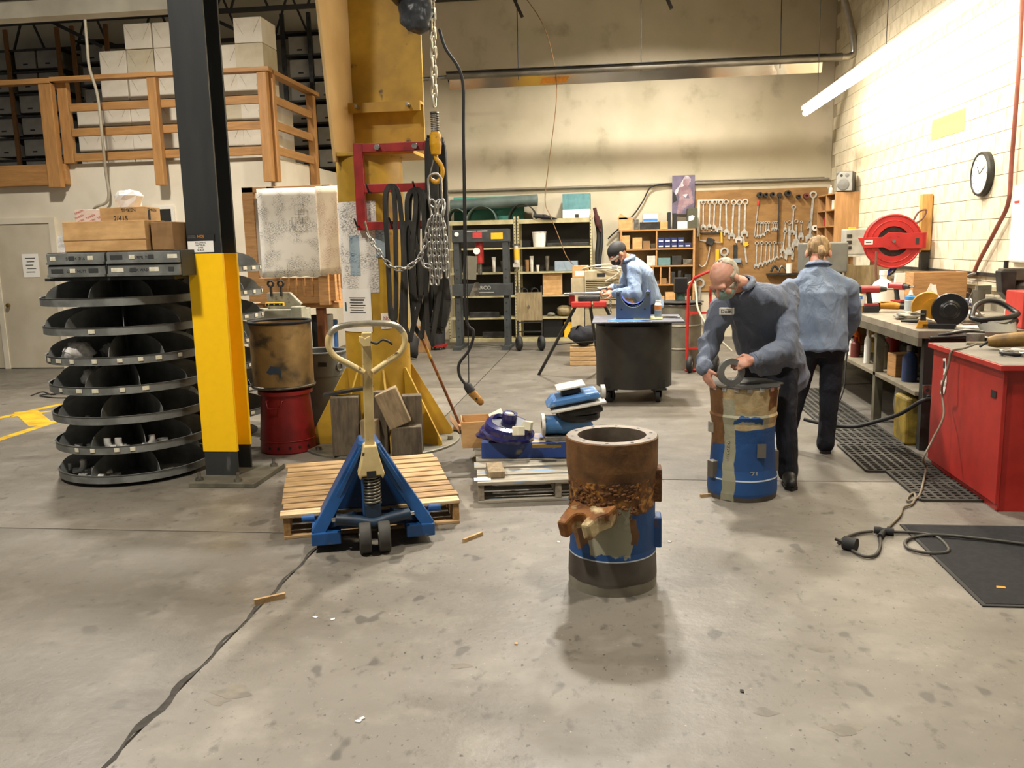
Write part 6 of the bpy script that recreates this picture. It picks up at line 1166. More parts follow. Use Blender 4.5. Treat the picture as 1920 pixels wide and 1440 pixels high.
simple('wire_wheel', 'brown wire wheel and guard lying behind the grinder', 'wheel', MB().lathe([(0, 0), (.07, 0), (.075, .03), (.03, .06), (0, .06)], n=24).tube(bez([(-.06, .05, .05), (0, .08, .12), (.09, .05, .1), (.12, 0, .02)], 4), .01, 6), M('wire_brown', '6b5b48', '4d4236', rough=.6, scale=30), on(2.86, 7.3))
simple('steel_rod', 'small steel rod with nut in front of the wire wheel', 'rod', MB().cyl((0, 0, .012), (.22, .03, .012), .008, n=8).cyl((.16, .02, .014), (.19, .024, .014), .016, n=6), m_steel, on(2.75, 7.1))
simple('bench_plate', 'white enamel plate lying at the bench corner', 'plate', MB().bx(0, .42, 0, .2, 0, .012), m_hub, on(2.6, 6.77), (0, 0, R(2)))
simple('white_rag', 'folded white rag on the back of the bench', 'rag', blob(.14, 16, .2, 52, .16), m_paper, on(3.1, 7.95), (0, 0, .3))
simple('bench_clamp', 'grey angle tool standing at the back of the bench', 'tool', MB().cyl((0, 0, 0), (0, 0, .2), .05, .06, 14).bx(-.03, .09, -.05, .0, .16, .24).tube([(-.05, 0, .2), (-.09, 0, .1), (-.1, 0, .0)], .006, 6), M('tool_grey', '5c574b', '4a463c', rough=.5, scale=8), on(3.42, 8.5))
vs = thing('drill_head', 'grey and black machine head at the right end of the bench', 'machine', on(3.2, 7.3)); MB().bx(0, .2, -.06, .15, .0, .1).build('base', m_hub, vs, .01); MB().lathe([(0, .1), (.08, .1), (.085, .3), (.06, .34), (0, .34)], (.1, .05, 0), 20).build('motor', M('tool_grey'), vs); MB().prism([(-.12, .42), (.0, .42), (.0, .25), (-.04, .18), (-.1, .25)], -.04, .08, 'y').build('head_casting', m_dark, vs, .01); MB().bx(-.1, .3, -.03, .08, .34, .44).build('cross_head', M('tool_grey'), vs, .01); MB().cyl((-.07, 0, .44), (-.07, 0, .5), .018, n=10).build('knob', m_black, vs)
simple('red_toolbox', 'red toolbox at the right edge of the bench', 'toolbox', MB().bx(0, .3, 0, .3, 0, .28), M('bright_red'), on(3.05, 6.78), bev=.008)
fs = thing('face_shield', 'black face shield with clear visor on the bench', 'face shield', on(2.82, 6.72), R(10))
MB().tube(bez([(-.17, 0, .1), (-.14, -.06, .09), (0, -.1, .1), (.14, -.06, .12), (.17, .03, .14), (.1, .1, .2), (0, .12, .21), (-.1, .08, .17), (-.17, 0, .1)], 5), .02, 8).build('headband', m_blackgloss, fs)
v = []; n = 12
for i in range(n + 1):
    a = PI + PI * i / n; v += [(.16 * math.cos(a), .1 * math.sin(a), .1 + .01 * i / n), (.13 * math.cos(a), .11 * math.sin(a) - .06, -.0 + .002)]
MB().add(v, [(2 * i, 2 * i + 1, 2 * i + 3, 2 * i + 2) for i in range(n)], True).build('visor', M('visor', 'a9a89c', rough=.1), fs); MB().tube(bez([(-.13, -.05, .08), (0, -.11, .05), (.13, -.05, .08), (.15, 0, .03)], 5), .025, 8).build('brow_guard', m_blackgloss, fs)
# items deeper on bench behind standing worker
mn = thing('grey_monitor', 'grey backed box screen behind the standing worker', 'monitor', (2.37, 11.2, 1.0)); MB().bx(0, .56, 0, .3, .22, .6).build('case', M('monitor_grey', '67675f', '5c5c55', rough=.5, scale=3), mn, .02); MB().bx(.05, .5, .02, .28, .0, .22).build('stand', m_black, mn, .01)
simple('bench_stand', 'dark stand carrying the grey monitor', 'stand', MB().bx(0, .7, 0, .35, 0, .055), m_dark, (2.34, 11.18, .942))
rs = thing('bracket_shelf', 'small bracket shelf holding the radio on the block wall', 'shelf', (2.96, 11.55, 1.41)); MB().bx(0, .64, 0, .3, 0, .022).build('board', m_hub, rs); [MB().bx(x_, x_ + .03, .05, .25, -.3, 0).build('bracket', m_woodA, rs) for x_ in (.1, .4)]
rd = thing('radio', 'silver portable radio on the bracket shelf', 'radio', (2.98, 11.58, 1.434)); MB().bx(0, .27, 0, .22, 0, .33).build('case', M('silver_plastic', 'a9a79d', '97958b', rough=.4, scale=4), rd, .015)
for z in (.07, .14, .22): MB().bx(.02, .08, -.01, 0, z, z + .04).build('control', m_dark, rd)
MB().bx(.06, .14, .05, .1, .33, .355).build('yellow_cap', m_yel, rd)
simple('black_bag', 'black bag slumped beside the silver radio', 'bag', blob(.1, 12, .2, 61, 1.1), m_black, (3.28, 11.7, 1.434))
simple('plywood_panel', 'bare plywood panel leaning behind the bench', 'panel', MB().bx(0, .56, 0, .02, 0, .36).bx(0, .1, -.01, 0, 0, .38), M('old_plywood'), (2.94, 11.35, .942), (R(-6), 0, 0))
simple('pulley', 'black pulley wheel against the plywood panel', 'pulley', MB().torus((0, 0, .06), .04, .018, (0, 1, 0), 18, 8), m_black, (3.02, 11.25, .945))
simple('blue_strap', 'blue strap hanging over a dark tool on the bench', 'strap', MB().tube(bez([(0, 0, .02), (.1, .05, .12), (.16, .1, .3), (.3, .15, .38)], 5), .018, 6), M('strap_blue', '2a3da0', rough=.6), (2.98, 10.2, .945))
simple('brown_hose', 'brown hose dropping behind the reel to the bench', 'hose', MB().tube(bez([(0, 0, .55), (0, 0, .35), (.03, 0, .15), (.08, -.05, .02)], 5), .014, 6), M('hose_brown', '6e4638', rough=.6), (2.93, 10.05, .945))
# ---- fittings on the block wall
rl = thing('hose_reel', 'red hose reel bracketed to timber on the block wall', 'hose reel', (3.17, 10.3, 1.6), R(-8)); m_rr = M('reel_red', 'b02622', 'a02220', rough=.4, scale=3)
for y0, y1 in ((-.06, -.05), (.07, .08)): MB().lathe([(.17, y0), (.3, y0), (.3, y1), (.17, y1), (.17, y0)], n=48, axis='y').build('side_disc', m_rr, rl)
MB().torus((0, -.058, 0), .295, .012, (0, 1, 0), 48, 8).build('rolled_rim', m_rr, rl); MB().torus((0, .078, 0), .295, .012, (0, 1, 0), 48, 8).build('rolled_rim', m_rr, rl); MB().torus((0, -.06, 0), .235, .006, (0, 1, 0), 40, 6).build('disc_bead', m_rr, rl)
MB().lathe([(0, -.03), (.18, -.03), (.2, -.02), (.2, .05), (0, .05)], n=32, axis='y').build('hose_core', M('wound_hose', '3a2420', '241614', rough=.6, scale=20), rl)
MB().prism([(-.38, .045), (-.12, .05), (-.06, .1), (.06, .1), (.11, .09), (.33, .09), (.33, -.085), (.1, -.085), (.05, -.1), (-.04, -.1), (-.1, -.065), (-.32, -.065)], -.09, -.075, 'y').build('bracket_arm', m_rr, rl, .003)
MB().bx(-.31, -.22, -.093, -.09, -.03, .02).build('maker_plate', m_paper, rl); MB().bx(-.295, -.235, -.0935, -.093, -.012, .004).build('plate_print', m_ink, rl); MB().bx(.23, .265, -.093, -.09, -.04, .03).build('warning_label', m_ink, rl)
for x, z in ((-.05, .055), (.05, .055), (-.05, -.055), (.05, -.055)): MB().cyl((x, -.09, z), (x, -.097, z), .009, n=8).build('rivet', m_rr, rl)
MB().cyl((0, -.09, 0), (0, -.11, 0), .018, n=12).build('axle_nut', m_chrome, rl); MB().bx(.3, .34, -.09, .1, -.085, .09).build('mount_plate', m_rr, rl)
MB().tube(bez([(.2, 0, .2), (.26, 0, .32), (.34, 0, .34), (.3, 0, .24), (.22, 0, .19)], 5), .012, 6).build('hose_loop', M('hose_brown'), rl); MB().tube(bez([(.06, 0, -.28), (.02, 0, -.36), (-.1, -.02, -.42), (-.25, -.05, -.52)], 5), .012, 6).build('hose_tail', m_black, rl)
tm = thing('wall_timber', 'pale timber post fixed to the block wall by the reel', 'timber', (3.52, 10.4, 1.27)); m_pt = M('pale_post', 'c79a56', 'b48645', rough=.6, scale=4, st=(5, 5, .8)); MB().bx(0, .075, 0, .06, 0, .85).build('long_post', m_pt, tm, .003); MB().bx(-.04, .07, -.1, -.005, .22, .85).build('front_block', m_pt, tm, .003); MB().bx(-.02, .06, -.09, -.005, .0, .2).build('lower_block', m_dark, tm)
ck = thing('wall_clock', 'round dark-rimmed wall clock on the block wall', 'clock', (3.6, 8.98, 2.235)); MB().lathe([(0, -.05), (.185, -.05), (.19, -.06), (.205, -.06), (.215, -.04), (.215, 0)], n=40, axis='x').build('rim', m_dark, ck); MB().lathe([(0, -.052), (.185, -.052)], n=36, axis='x').build('face', m_paper, ck)
for a, l, w_ in ((.9, .09, .008), (2.6, .13, .006)): MB().bar((-.055, 0, 0), (-.055, l * math.cos(a), l * math.sin(a)), .003, w_).build('hand', m_ink, ck)
for k in range(12): a = k * PI / 6; MB().box((-.0535, .16 * math.cos(a), .16 * math.sin(a)), (.002, .01, .01)).build('hour_mark', m_ink, ck)
simple('wall_patch', 'faded yellow-green panel on the bright block wall', 'panel', MB().bx(-.004, 0, 0, .92, 0, .22), M('patch_yellow', 'b9b068', rough=.7), (3.6, 9.56, 2.72))
hz = simple('air_hose', 'red-brown air hose hanging down the block wall', 'hose', MB().tube(bez([PX(1918, -20, 3.54), PX(1910, 130, 3.54), PX(1897, 300, 3.55), PX(1891, 378, 3.55), PX(1870, 425, 3.55), PX(1838, 485, 3.55), PX(1827, 510, 3.55)], 6), .02, 8), M('hose_red', '8a4c3c', '7a4032', rough=.55, scale=6))
simple('air_line', 'grey air line curving from the wall to the crate', 'hose', MB().tube(bez([PX(1828, 512, 3.54), PX(1815, 517, 3.54), PX(1795, 530, 3.5), (3.38, 8.95, 1.06)], 6), .012, 6), M('grey_line', '8b877c', rough=.4))
wp = thing('wall_panel', 'white enclosure panel at the right edge of the wall', 'panel', (3.6, 7.3, 1.4)); MB().bx(-.05, 0, 0, .96, 0, .68).build('cover', m_paper, wp, .02); MB().box((-.052, .85, .53), (.004, .09, .02)).build('red_logo', M('red_logo', 'b83a34'), wp)
cu = thing('cubby_shelf', 'wooden cubby shelf in the room corner under the speaker', 'shelf', (3.25, 13.28, 1.58)); m_cub = M('cubby_wood', 'ad8253', '9f7546', rough=.55, scale=3, st=(5, 5, .6))
MB().bx(0, .35, 0, .02, 0, .74).build('side_panel', m_cub, cu, .003); MB().bx(0, .35, 1.08, 1.1, 0, .74).build('side_panel', m_cub, cu, .003); MB().bx(0, .35, .54, .56, 0, .74).build('divider', m_cub, cu); MB().bx(.33, .35, .02, 1.08, 0, .74).build('back_panel', m_cub, cu)
for z in (0, .24, .48, .72): MB().bx(0, .33, .02, 1.08, z, z + .02).build('shelf', m_cub, cu)
for k, (y, z, mt, lab) in enumerate(((.2, .5, m_yel, 'yellow tin in the upper cubby'), (.35, .5, m_hub, 'pale can in the upper cubby'), (.2, .26, m_dark, 'dark can in the middle cubby'), (.75, .5, m_dark, 'dark can in the far upper cubby'), (.8, .26, m_redp, 'red can in the far middle cubby'))): simple('can', lab, 'can', MB().lathe([(0, 0), (.05, 0), (.05, .14), (0, .14)], n=14), mt, (3.34, 13.28 + y, 1.581 + z))
sk_ = thing('loudspeaker', 'grey desktop loudspeaker on the corner cubby shelf', 'speaker', (3.26, 13.32, 2.325), R(-25)); MB().bx(0, .24, 0, .24, 0, .29).build('cabinet', M('speaker_dark', '4a4a48', rough=.5), sk_, .02); MB().prism([(0.01, 0.01), (.23, .01), (.23, .28), (.06, .28), (.01, .22)], -.012, 0, 'y').build('baffle', M('speaker_silver', '8f8e88', rough=.4), sk_, .006); MB().lathe([(0, -.03), (.075, -.022), (.085, -.012)], (.11, 0, .1), 24, 'y').build('woofer', M('speaker_cone', '6b6a66', rough=.5), sk_); MB().lathe([(0, -.02), (.03, -.012)], (.16, 0, .23), 16, 'y').build('tweeter', M('speaker_cone'), sk_); MB().cyl((.08, -.013, .23), (.08, -.012, .23), .02, n=12).build('port', m_black, sk_)
simple('small_bottle', 'small clear bottle beside the loudspeaker', 'bottle', MB().lathe([(0, 0), (.035, 0), (.035, .06), (.012, .1), (.012, .13), (0, .13)], n=12), m_hub, (3.3, 13.75, 2.322))
# ---- red cabinet
rcab = thing('red_cabinet', 'red steel cabinet with a grey top at the right edge', 'cabinet', (2.27, 5.22, 0)); m_rc = M('cabinet_red', 'ae2a22', '9e241c', rough=.42, scale=3)
MB().bx(.02, .85, .02, 1.1, 0, .86).build('body', m_rc, rcab, .004); MB().bx(.0, .02, .0, 1.12, .05, .86).build('side_sheet', m_rc, rcab, .003); MB().bx(-.03, .9, -.03, 1.15, .862, .895).build('top_lip', m_rc, rcab, .004); MB().bx(-.015, .88, -.015, 1.13, .895, .8965).build('grey_top', M('cabinet_top', '7d766a', '6e685d', rough=.5, scale=5), rcab)
MB().bx(.15, .8, .0, .021, .5, .76).build('front_recess', m_black, rcab); MB().bx(.01, .02, -.001, .05, .02, .86).build('corner_edge', m_rc, rcab)
stk = thing('sticker', 'worn white and red stickers on the red cabinet side', 'sticker', (2.268, 6.12, .62)); MB().prism([(-.05, .1), (-.02, .2), (.03, .19), (.0, .1), (.03, .02), (.04, -.06), (-.03, -.05), (-.055, .03)], -.002, 0, 'x').build('white_backing', m_paper, stk); MB().box((-.003, 0, .15), (.001, .035, .05)).build('black_figure', m_ink, stk); MB().box((-.003, -.005, .06), (.001, .05, .04)).build('red_panel', M('red_logo'), stk); MB().box((-.003, -.005, .02), (.001, .085, .03)).build('grey_band', m_hub, stk)
simple('side_label', 'small black label near the cabinet front corner', 'label', MB().bx(-.002, 0, 0, .07, 0, .045), m_black, (2.268, 5.3, .68))
CZ = .897
gg = thing('die_grinder', 'brown and black grinder lying on the red cabinet', 'grinder', (2.47, 5.95, CZ), R(-12)); MB().tube([(0, 0, .05), (.05, 0, .055), (.2, 0, .07), (.3, 0, .075)], [.03, .045, .05, .05], 14).build('handle', M('tan_grip', '8f6b2a', '6e5222', rough=.5, scale=10), gg); MB().tube([(.3, 0, .075), (.5, 0, .06)], [.048, .052], 14).build('body', m_black, gg); MB().tube([(0, 0, .05), (-.05, -.03, .02)], .008, 6).build('cord_stub', m_black, gg)
cl = thing('snips', 'open metal snips with dark handles on the red cabinet', 'snips', (2.42, 6.52, CZ)); MB().tube(bez([(-.12, 0, .015), (0, .0, .02), (.14, -.04, .03), (.22, -.1, .02)], 4), .012, 6).tube(bez([(-.05, .03, .03), (.05, .0, .05), (.16, .02, .06), (.26, 0, .05)], 4), .012, 6).build('handles', m_dark, cl); MB().tube([(.0, .06, .03), (.15, .05, .06), (.26, .03, .05)], .014, 6).build('bright_blade', m_hub, cl)
simple('steel_tin', 'round steel tin on the red cabinet', 'tin', MB().lathe([(0, 0), (.06, 0), (.06, .055), (0, .055)], n=22), m_steel, (2.58, 6.42, CZ)); simple('chrome_rod', 'chrome rod lying on the red cabinet', 'rod', MB().cyl((0, 0, .012), (.2, -.01, .012), .011, n=10), m_chrome, (2.43, 6.2, CZ))
for k, (x, y, r, lab) in enumerate(((2.47, 5.62, .05, 'dark ring among the shackles on the red cabinet'), (2.56, 5.58, .045, 'bright steel ring on the red cabinet'), (2.5, 5.74, .035, 'small shackle on the red cabinet'), (2.62, 5.66, .04, 'steel shackle at the right of the red cabinet'), (2.58, 5.76, .035, 'flat washer ring on the red cabinet'))): simple('steel_ring', lab, 'ring', MB().torus((0, 0, .013), r, .012, (.1, 0, 1), 20, 8), (m_dark, m_chrome, m_steel, m_steel, m_hub)[k], (x, y, CZ), group='rings on the red cabinet')
simple('white_wire', 'white wire lying over the bench corner to the cabinet', 'wire', MB().tube(bez([(2.5, 6.6, .95), (2.6, 6.5, .93), (2.75, 6.35, .91), (2.85, 6.3, .905)], 5), .005, 5), m_hub)
# ---- mats
def grid_mat(label, x0, x1, y0, y1):
    m = MB(); ny = int((y1 - y0) / .055); nx = int((x1 - x0) / .055)
    for i in range(nx + 1): xx = x0 + (x1 - x0) * i / nx; m.bx(xx - .011, xx + .011, y0, y1, 0, .016)
    for j in range(ny + 1): yy = y0 + (y1 - y0) * j / ny; m.bx(x0, x1, yy - .011, yy + .011, 0, .0155)
    return simple('rubber_mat', label, 'mat', m, M('mat_rubber', '3a362d', '2d2a23', rough=.7, scale=6), group='perforated mats along the bench')
grid_mat('far perforated rubber mat along the workbench', 1.84, 2.3, 6.95, 9.6); grid_mat('middle perforated rubber mat by the bench leg', 1.79, 2.28, 6.12, 6.93); grid_mat('near perforated rubber mat beside the red cabinet', 1.92, 2.7, 5.43, 6.1)
fm = thing('floor_mat', 'black carpet mat at the right edge of the floor', 'mat', (1.64, 3.82, 0)); MB().bx(.02, 1.4, .02, 1.11, 0, .009).build('carpet', M('mat_black', '151413', '1e1d1b', rough=.95, scale=30), fm)
for a in ((0, .02, 0, 1.13), (.02, 1.4, 0, .02), (.02, 1.4, 1.11, 1.13)): MB().bx(a[0], a[1], a[2], a[3], 0, .007).build('rubber_edge', M('mat_edge', '2e2b26', rough=.8), fm)
simple('floor_scrap', 'orange paper scrap lying on the black mat', 'scrap', MB().prism([(0, 0), (.04, -.006), (.045, .015), (.01, .025)], 0, .002, 'z'), M('matte_orange'), (G(1868, 1106).x, G(1868, 1106).y, .0095))
# ---- extension cord with splitter
def gp(x, y, z=.012): p = G(x, y); p.z = z; return p
ec = thing('extension_lead', 'grey extension lead with a three-way splitter on the floor', 'extension lead', (0, 0, 0)); m_cord = M('cord_grey', '3f3b33', rough=.6); m_cord2 = M('cord_pale', '7a705c', rough=.6)
MB().tube(bez([(2.38, 5.9, .94), (2.3, 5.9, .91), (2.235, 5.92, .89), (2.225, 5.93, .8), (2.2, 5.95, .66), (2.22, 6.0, .58), (2.2, 5.9, .45), (2.12, 5.85, .3), (2.05, 5.8, .18), gp(1735, 890, .05), gp(1727, 925, .02), gp(1718, 938), gp(1703, 943), gp(1702, 936), gp(1712, 928), gp(1716, 935), gp(1710, 948), gp(1693, 955), gp(1687, 970), gp(1665, 993)], 6), .0075, 8).build('lead', m_cord2, ec)
MB().tube(bez([gp(1676, 1001), gp(1720, 1003), gp(1755, 1010), gp(1777, 1030), gp(1773, 1040), gp(1740, 1041), gp(1705, 1033), gp(1697, 1020), gp(1715, 1011), gp(1760, 1010, .022), gp(1850, 1018, .02), gp(1930, 1028, .02), gp(2060, 1046, .02), gp(2200, 1050, .02)], 6), .0085, 8).build('loop_lead', m_cord, ec)
MB().tube(bez([gp(1636, 1000), gp(1610, 1003), gp(1585, 1012), gp(1572, 1022)], 6), .0085, 8).build('plug_lead', m_cord, ec); MB().tube(bez([gp(1650, 1008), gp(1650, 1030), gp(1640, 1045), gp(1620, 1047), gp(1598, 1036)], 6), .0085, 8).build('socket_lead', m_cord, ec)
a, b = gp(1638, 1000, .02), gp(1676, 1004, .02); MB().tube([a, a + (b - a) * .3, a + (b - a) * .5, a + (b - a) * .7, b], [.02, .022, .016, .022, .02], 12).build('splitter', m_black, ec); MB().tube([(a + b) / 2, gp(1650, 1012, .018)], .016, 10).build('splitter_leg', m_black, ec)
p = gp(1590, 1030, .035); MB().cyl(p + V3((-.02, .01, .0)), p + V3((.035, -.03, 0)), .036, n=18).build('plug_head', m_black, ec); MB().cyl(p + V3((-.02, .01, 0)), p + V3((-.06, .035, .01)), .008, n=6).build('plug_prong', m_dark, ec)
# ================================================================ PEOPLE
def folds(o, ax, amp, fr):
    """cloth folds: ridged noise stretched along the body axis, pushed along the normals"""
    me = o.data; ax = V3(ax); nr = [v.normal.copy() for v in me.vertices]; co = []
    for v, nn in zip(me.vertices, nr):
        p = v.co.copy(); al = p.dot(ax); q = (p - ax * al) * 9 + ax * (al * 2.6); a = 1 - abs(mnoise.noise(q)) * 2; b = 1 - abs(mnoise.noise(p * 7 + V3((5, 3, 1)))) * 2
        co += list(p + nn * (amp * (.75 * a + .45 * b) - amp * .4))
    me.vertices.foreach_set('co', co)
    me.update()
class Flesh(MB):
    def cap(s, p0, p1, r0, r1=None, n=14, fl=None):
        r1 = r0 if r1 is None else r1; p0, p1 = V3(p0), V3(p1); d = (p1 - p0).normalized()
        pts = [p0 - d * r0 * k for k in (.97, .8, .5)] + [p0, p0.lerp(p1, .5), p1] + [p1 + d * r1 * k for k in (.5, .8, .97)]
        rs = [r0 * .24, r0 * .6, r0 * .87, r0, (r0 + r1) / 2, r1, r1 * .87, r1 * .6, r1 * .24]
        return s.tube(pts, rs, n)
    def loft(s, secs, n=20):
        """sections (centre, half-axis vector a, half-axis vector b)"""
        v = []
        for c, a, b in secs: v += [V3(c) + V3(a) * math.cos(2 * PI * k / n) + V3(b) * math.sin(2 * PI * k / n) for k in range(n)]
        m = len(secs); fs = [(i * n + k, i * n + (k + 1) % n, (i + 1) * n + (k + 1) % n, (i + 1) * n + k) for i in range(m - 1) for k in range(n)]
        return s.add(v, fs + [tuple(range(n - 1, -1, -1)), tuple(range((m - 1) * n, m * n))], True)
def organic(name, fm, voxel, mat, parent=None, smooth=5, disp=0, dsize=.12, seed=0):
    o = fm.build(name, mat, None); r = o.modifiers.new('r', 'REMESH'); r.mode = 'VOXEL'; r.voxel_size = voxel; r.use_smooth_shade = True
    sm = o.modifiers.new('s', 'SMOOTH'); sm.iterations = smooth; sm.factor = .5
    if disp:
        tx = bpy.data.textures.new(name, 'CLOUDS'); tx.noise_scale = dsize; tx.noise_depth = 2; d = o.modifiers.new('d', 'DISPLACE'); d.texture = tx; d.strength = disp; d.mid_level = .5; d.texture_coords = 'LOCAL'
    dg = bpy.context.evaluated_depsgraph_get(); me = bpy.data.meshes.new_from_object(o.evaluated_get(dg)); o.modifiers.clear(); old = o.data; o.data = me; bpy.data.meshes.remove(old); me.name = name
    if not me.materials: me.materials.append(mat)
    me.polygons.foreach_set('use_smooth', [True] * len(me.polygons))
    if parent is not None: o.parent = parent
    return o
def hframe(c, face, up=(0, 0, 1), roll=0):
    """matrix whose -Y looks along face, +Z up"""
    f = V3(face).normalized(); y = -f; x = y.cross(V3(up)).normalized(); z = x.cross(y).normalized()
    if abs(z.dot(V3(up))) < 1e-6: z = V3(up)
    return Matrix(((x.x, y.x, z.x, c[0]), (x.y, y.y, z.y, c[1]), (x.z, y.z, z.z, c[2]), (0, 0, 0, 1))) @ Matrix.Rotation(roll, 4, 'Y') @ Matrix.Scale(1.1, 4)
def add_head(f, T):
    f.T = T
    f.sph((0, .014, .03), (.075, .096, .086), 20); f.sph((0, -.022, -.03), (.062, .066, .082), 18); f.sph((0, -.04, -.075), (.04, .042, .036), 14)
    f.cap((0, -.088, .004), (0, -.106, -.03), .009, .014, 10); f.sph((0, -.1, -.038), (.02, .012, .01), 10)
    f.cap((-.045, -.078, .02), (.045, -.078, .02), .014, .014, 10); f.sph((-.04, -.064, -.03), (.024, .022, .022), 10); f.sph((.04, -.064, -.03), (.024, .022, .022), 10)
    f.cap((-.018, -.086, -.066), (.018, -.086, -.066), .009, .009, 8)
    for s in (-1, 1): f.sph((s * .078, .012, -.008), (.012, .024, .034), 12, (0, 0, s * .35))
    f.T = None
def add_hand(f, w, fdir, back, curl=.5, thumb=1, spread=.0, s=1.0, tc=.4):
    """palm and five jointed fingers; fdir finger direction, back = back-of-hand normal, thumb=+1/-1 side"""
    y = V3(fdir).normalized(); z = V3(back); z = (z - y * z.dot(y)).normalized(); x = y.cross(z) * thumb
    T = lambda a, b, c: V3(w) + (x * a + y * b + z * c) * s
    m3 = Matrix((x, y, z)).transposed().to_4x4(); f.T = Matrix.Translation(V3(w)) @ m3 @ Matrix.Scale(s, 4)
    f.sph((0, .048, 0), (.043, .052, .019), 14); f.sph((.02, .03, -.008), (.024, .032, .017), 10); f.cap((0, -.03, 0), (0, .02, 0), .029, .03, 12)
    for i, (bx_, ln, by) in enumerate(((.031, .074, .088), (.011, .083, .094), (-.011, .077, .09), (-.031, .06, .08))):
        p = V3((bx_, by - .02, .002)); a = curl * (.75 + .12 * i); ang = -a * .55
        for k, fr in enumerate((.45, .3, .25)):
            q = p + V3((bx_ * spread, math.cos(ang), math.sin(ang))).normalized() * (ln * fr + (.02 if k == 0 else 0)); f.cap(p, q, .0102 - .0011 * k, .0096 - .0011 * k, 10); p = q; ang -= a
    p = V3((.032, .012, -.006)); q = p + V3((.028, .03, -.012)); f.cap(p, q, .0135, .0115, 10); r = q + V3((.012 - .02 * tc, .03, -.012 - .015 * tc)); f.cap(q, r, .0112, .0092, 10); f.cap(r, r + V3((-.012 * tc, .02, -.01)), .009, .0075, 10)
    f.T = None
def fabric(name, c, c2, bump=.5):
    m = M(name, c, c2, rough=.85, scale=4, var=.08); N = m.node_tree.nodes; K = m.node_tree.links.new
    tc = N.new('ShaderNodeTexCoord'); mp = N.new('ShaderNodeMapping'); mp.inputs['Scale'].default_value = (1.6, 1.6, .7); mp.inputs['Rotation'].default_value = (.3, .4, 0); K(tc.outputs['Object'], mp.inputs[0])
    n = N.new('ShaderNodeTexNoise'); n.inputs['Scale'].default_value = 6; n.inputs['Detail'].default_value = 3; n.inputs['Distortion'].default_value = 1.2; K(mp.outputs[0], n.inputs['Vector'])
    b = N.new('ShaderNodeBump'); b.inputs['Strength'].default_value = bump; b.inputs['Distance'].default_value = .06; K(n.outputs[0], b.inputs['Height']); K(b.outputs[0], N['Principled BSDF'].inputs['Normal']); return m
m_shirt = fabric('work_shirt', '6f7786', '656d7c'); m_shirt2 = fabric('work_shirt_blue', '8598b3', '7a8da8'); m_shirt3 = fabric('work_shirt_faded', '7d8a9c', '6f7c90'); m_trs = fabric('navy_trousers', '191c26', '14161e'); m_skin = M('skin', 'c08a6c', 'b47a60', rough=.5, scale=14, var=.06); m_skinp = M('ruddy_skin', 'd29c82', 'c2866e', rough=.5, scale=10, var=.08)
m_greyhair = M('grey_hair', 'c4b8a2', 'a2957e', rough=.8, scale=30, var=.2, st=(1, 1, .3)); m_blond = M('blond_hair', 'a98a5e', '7c6241', rough=.75, scale=25, var=.25, st=(1, 1, .25)); m_mask = M('surgical_mask', '8fa89c', '83998e', rough=.8, scale=8); m_boot = M('boot_leather', '1b1917', rough=.5, var=.2)
def boot(par, heel, d, label=None):
    d = V3((d[0], d[1], 0)).normalized(); h = V3((heel[0], heel[1], 0)); f = Flesh()
    f.cap(h + V3((0, 0, .05)), h + V3((0, 0, .16)), .048, .058); f.cap(h + V3((0, 0, .042)), h + d * .1 + V3((0, 0, .05)), .042, .05); f.cap(h + d * .1 + V3((0, 0, .045)), h + d * .2 + V3((0, 0, .04)), .048, .038)
    o = organic('boot', f, .008, m_boot, par, 3); s = d.cross(V3((0, 0, 1)))
    MB().prism([tuple((h + d * a + s * b)[:2]) for a, b in ((-.05, -.035), (.1, -.047), (.2, -.042), (.245, 0), (.2, .042), (.1, .047), (-.05, .035), (-.058, 0))], 0.001, .022, 'z').build('sole', m_black, o); return o
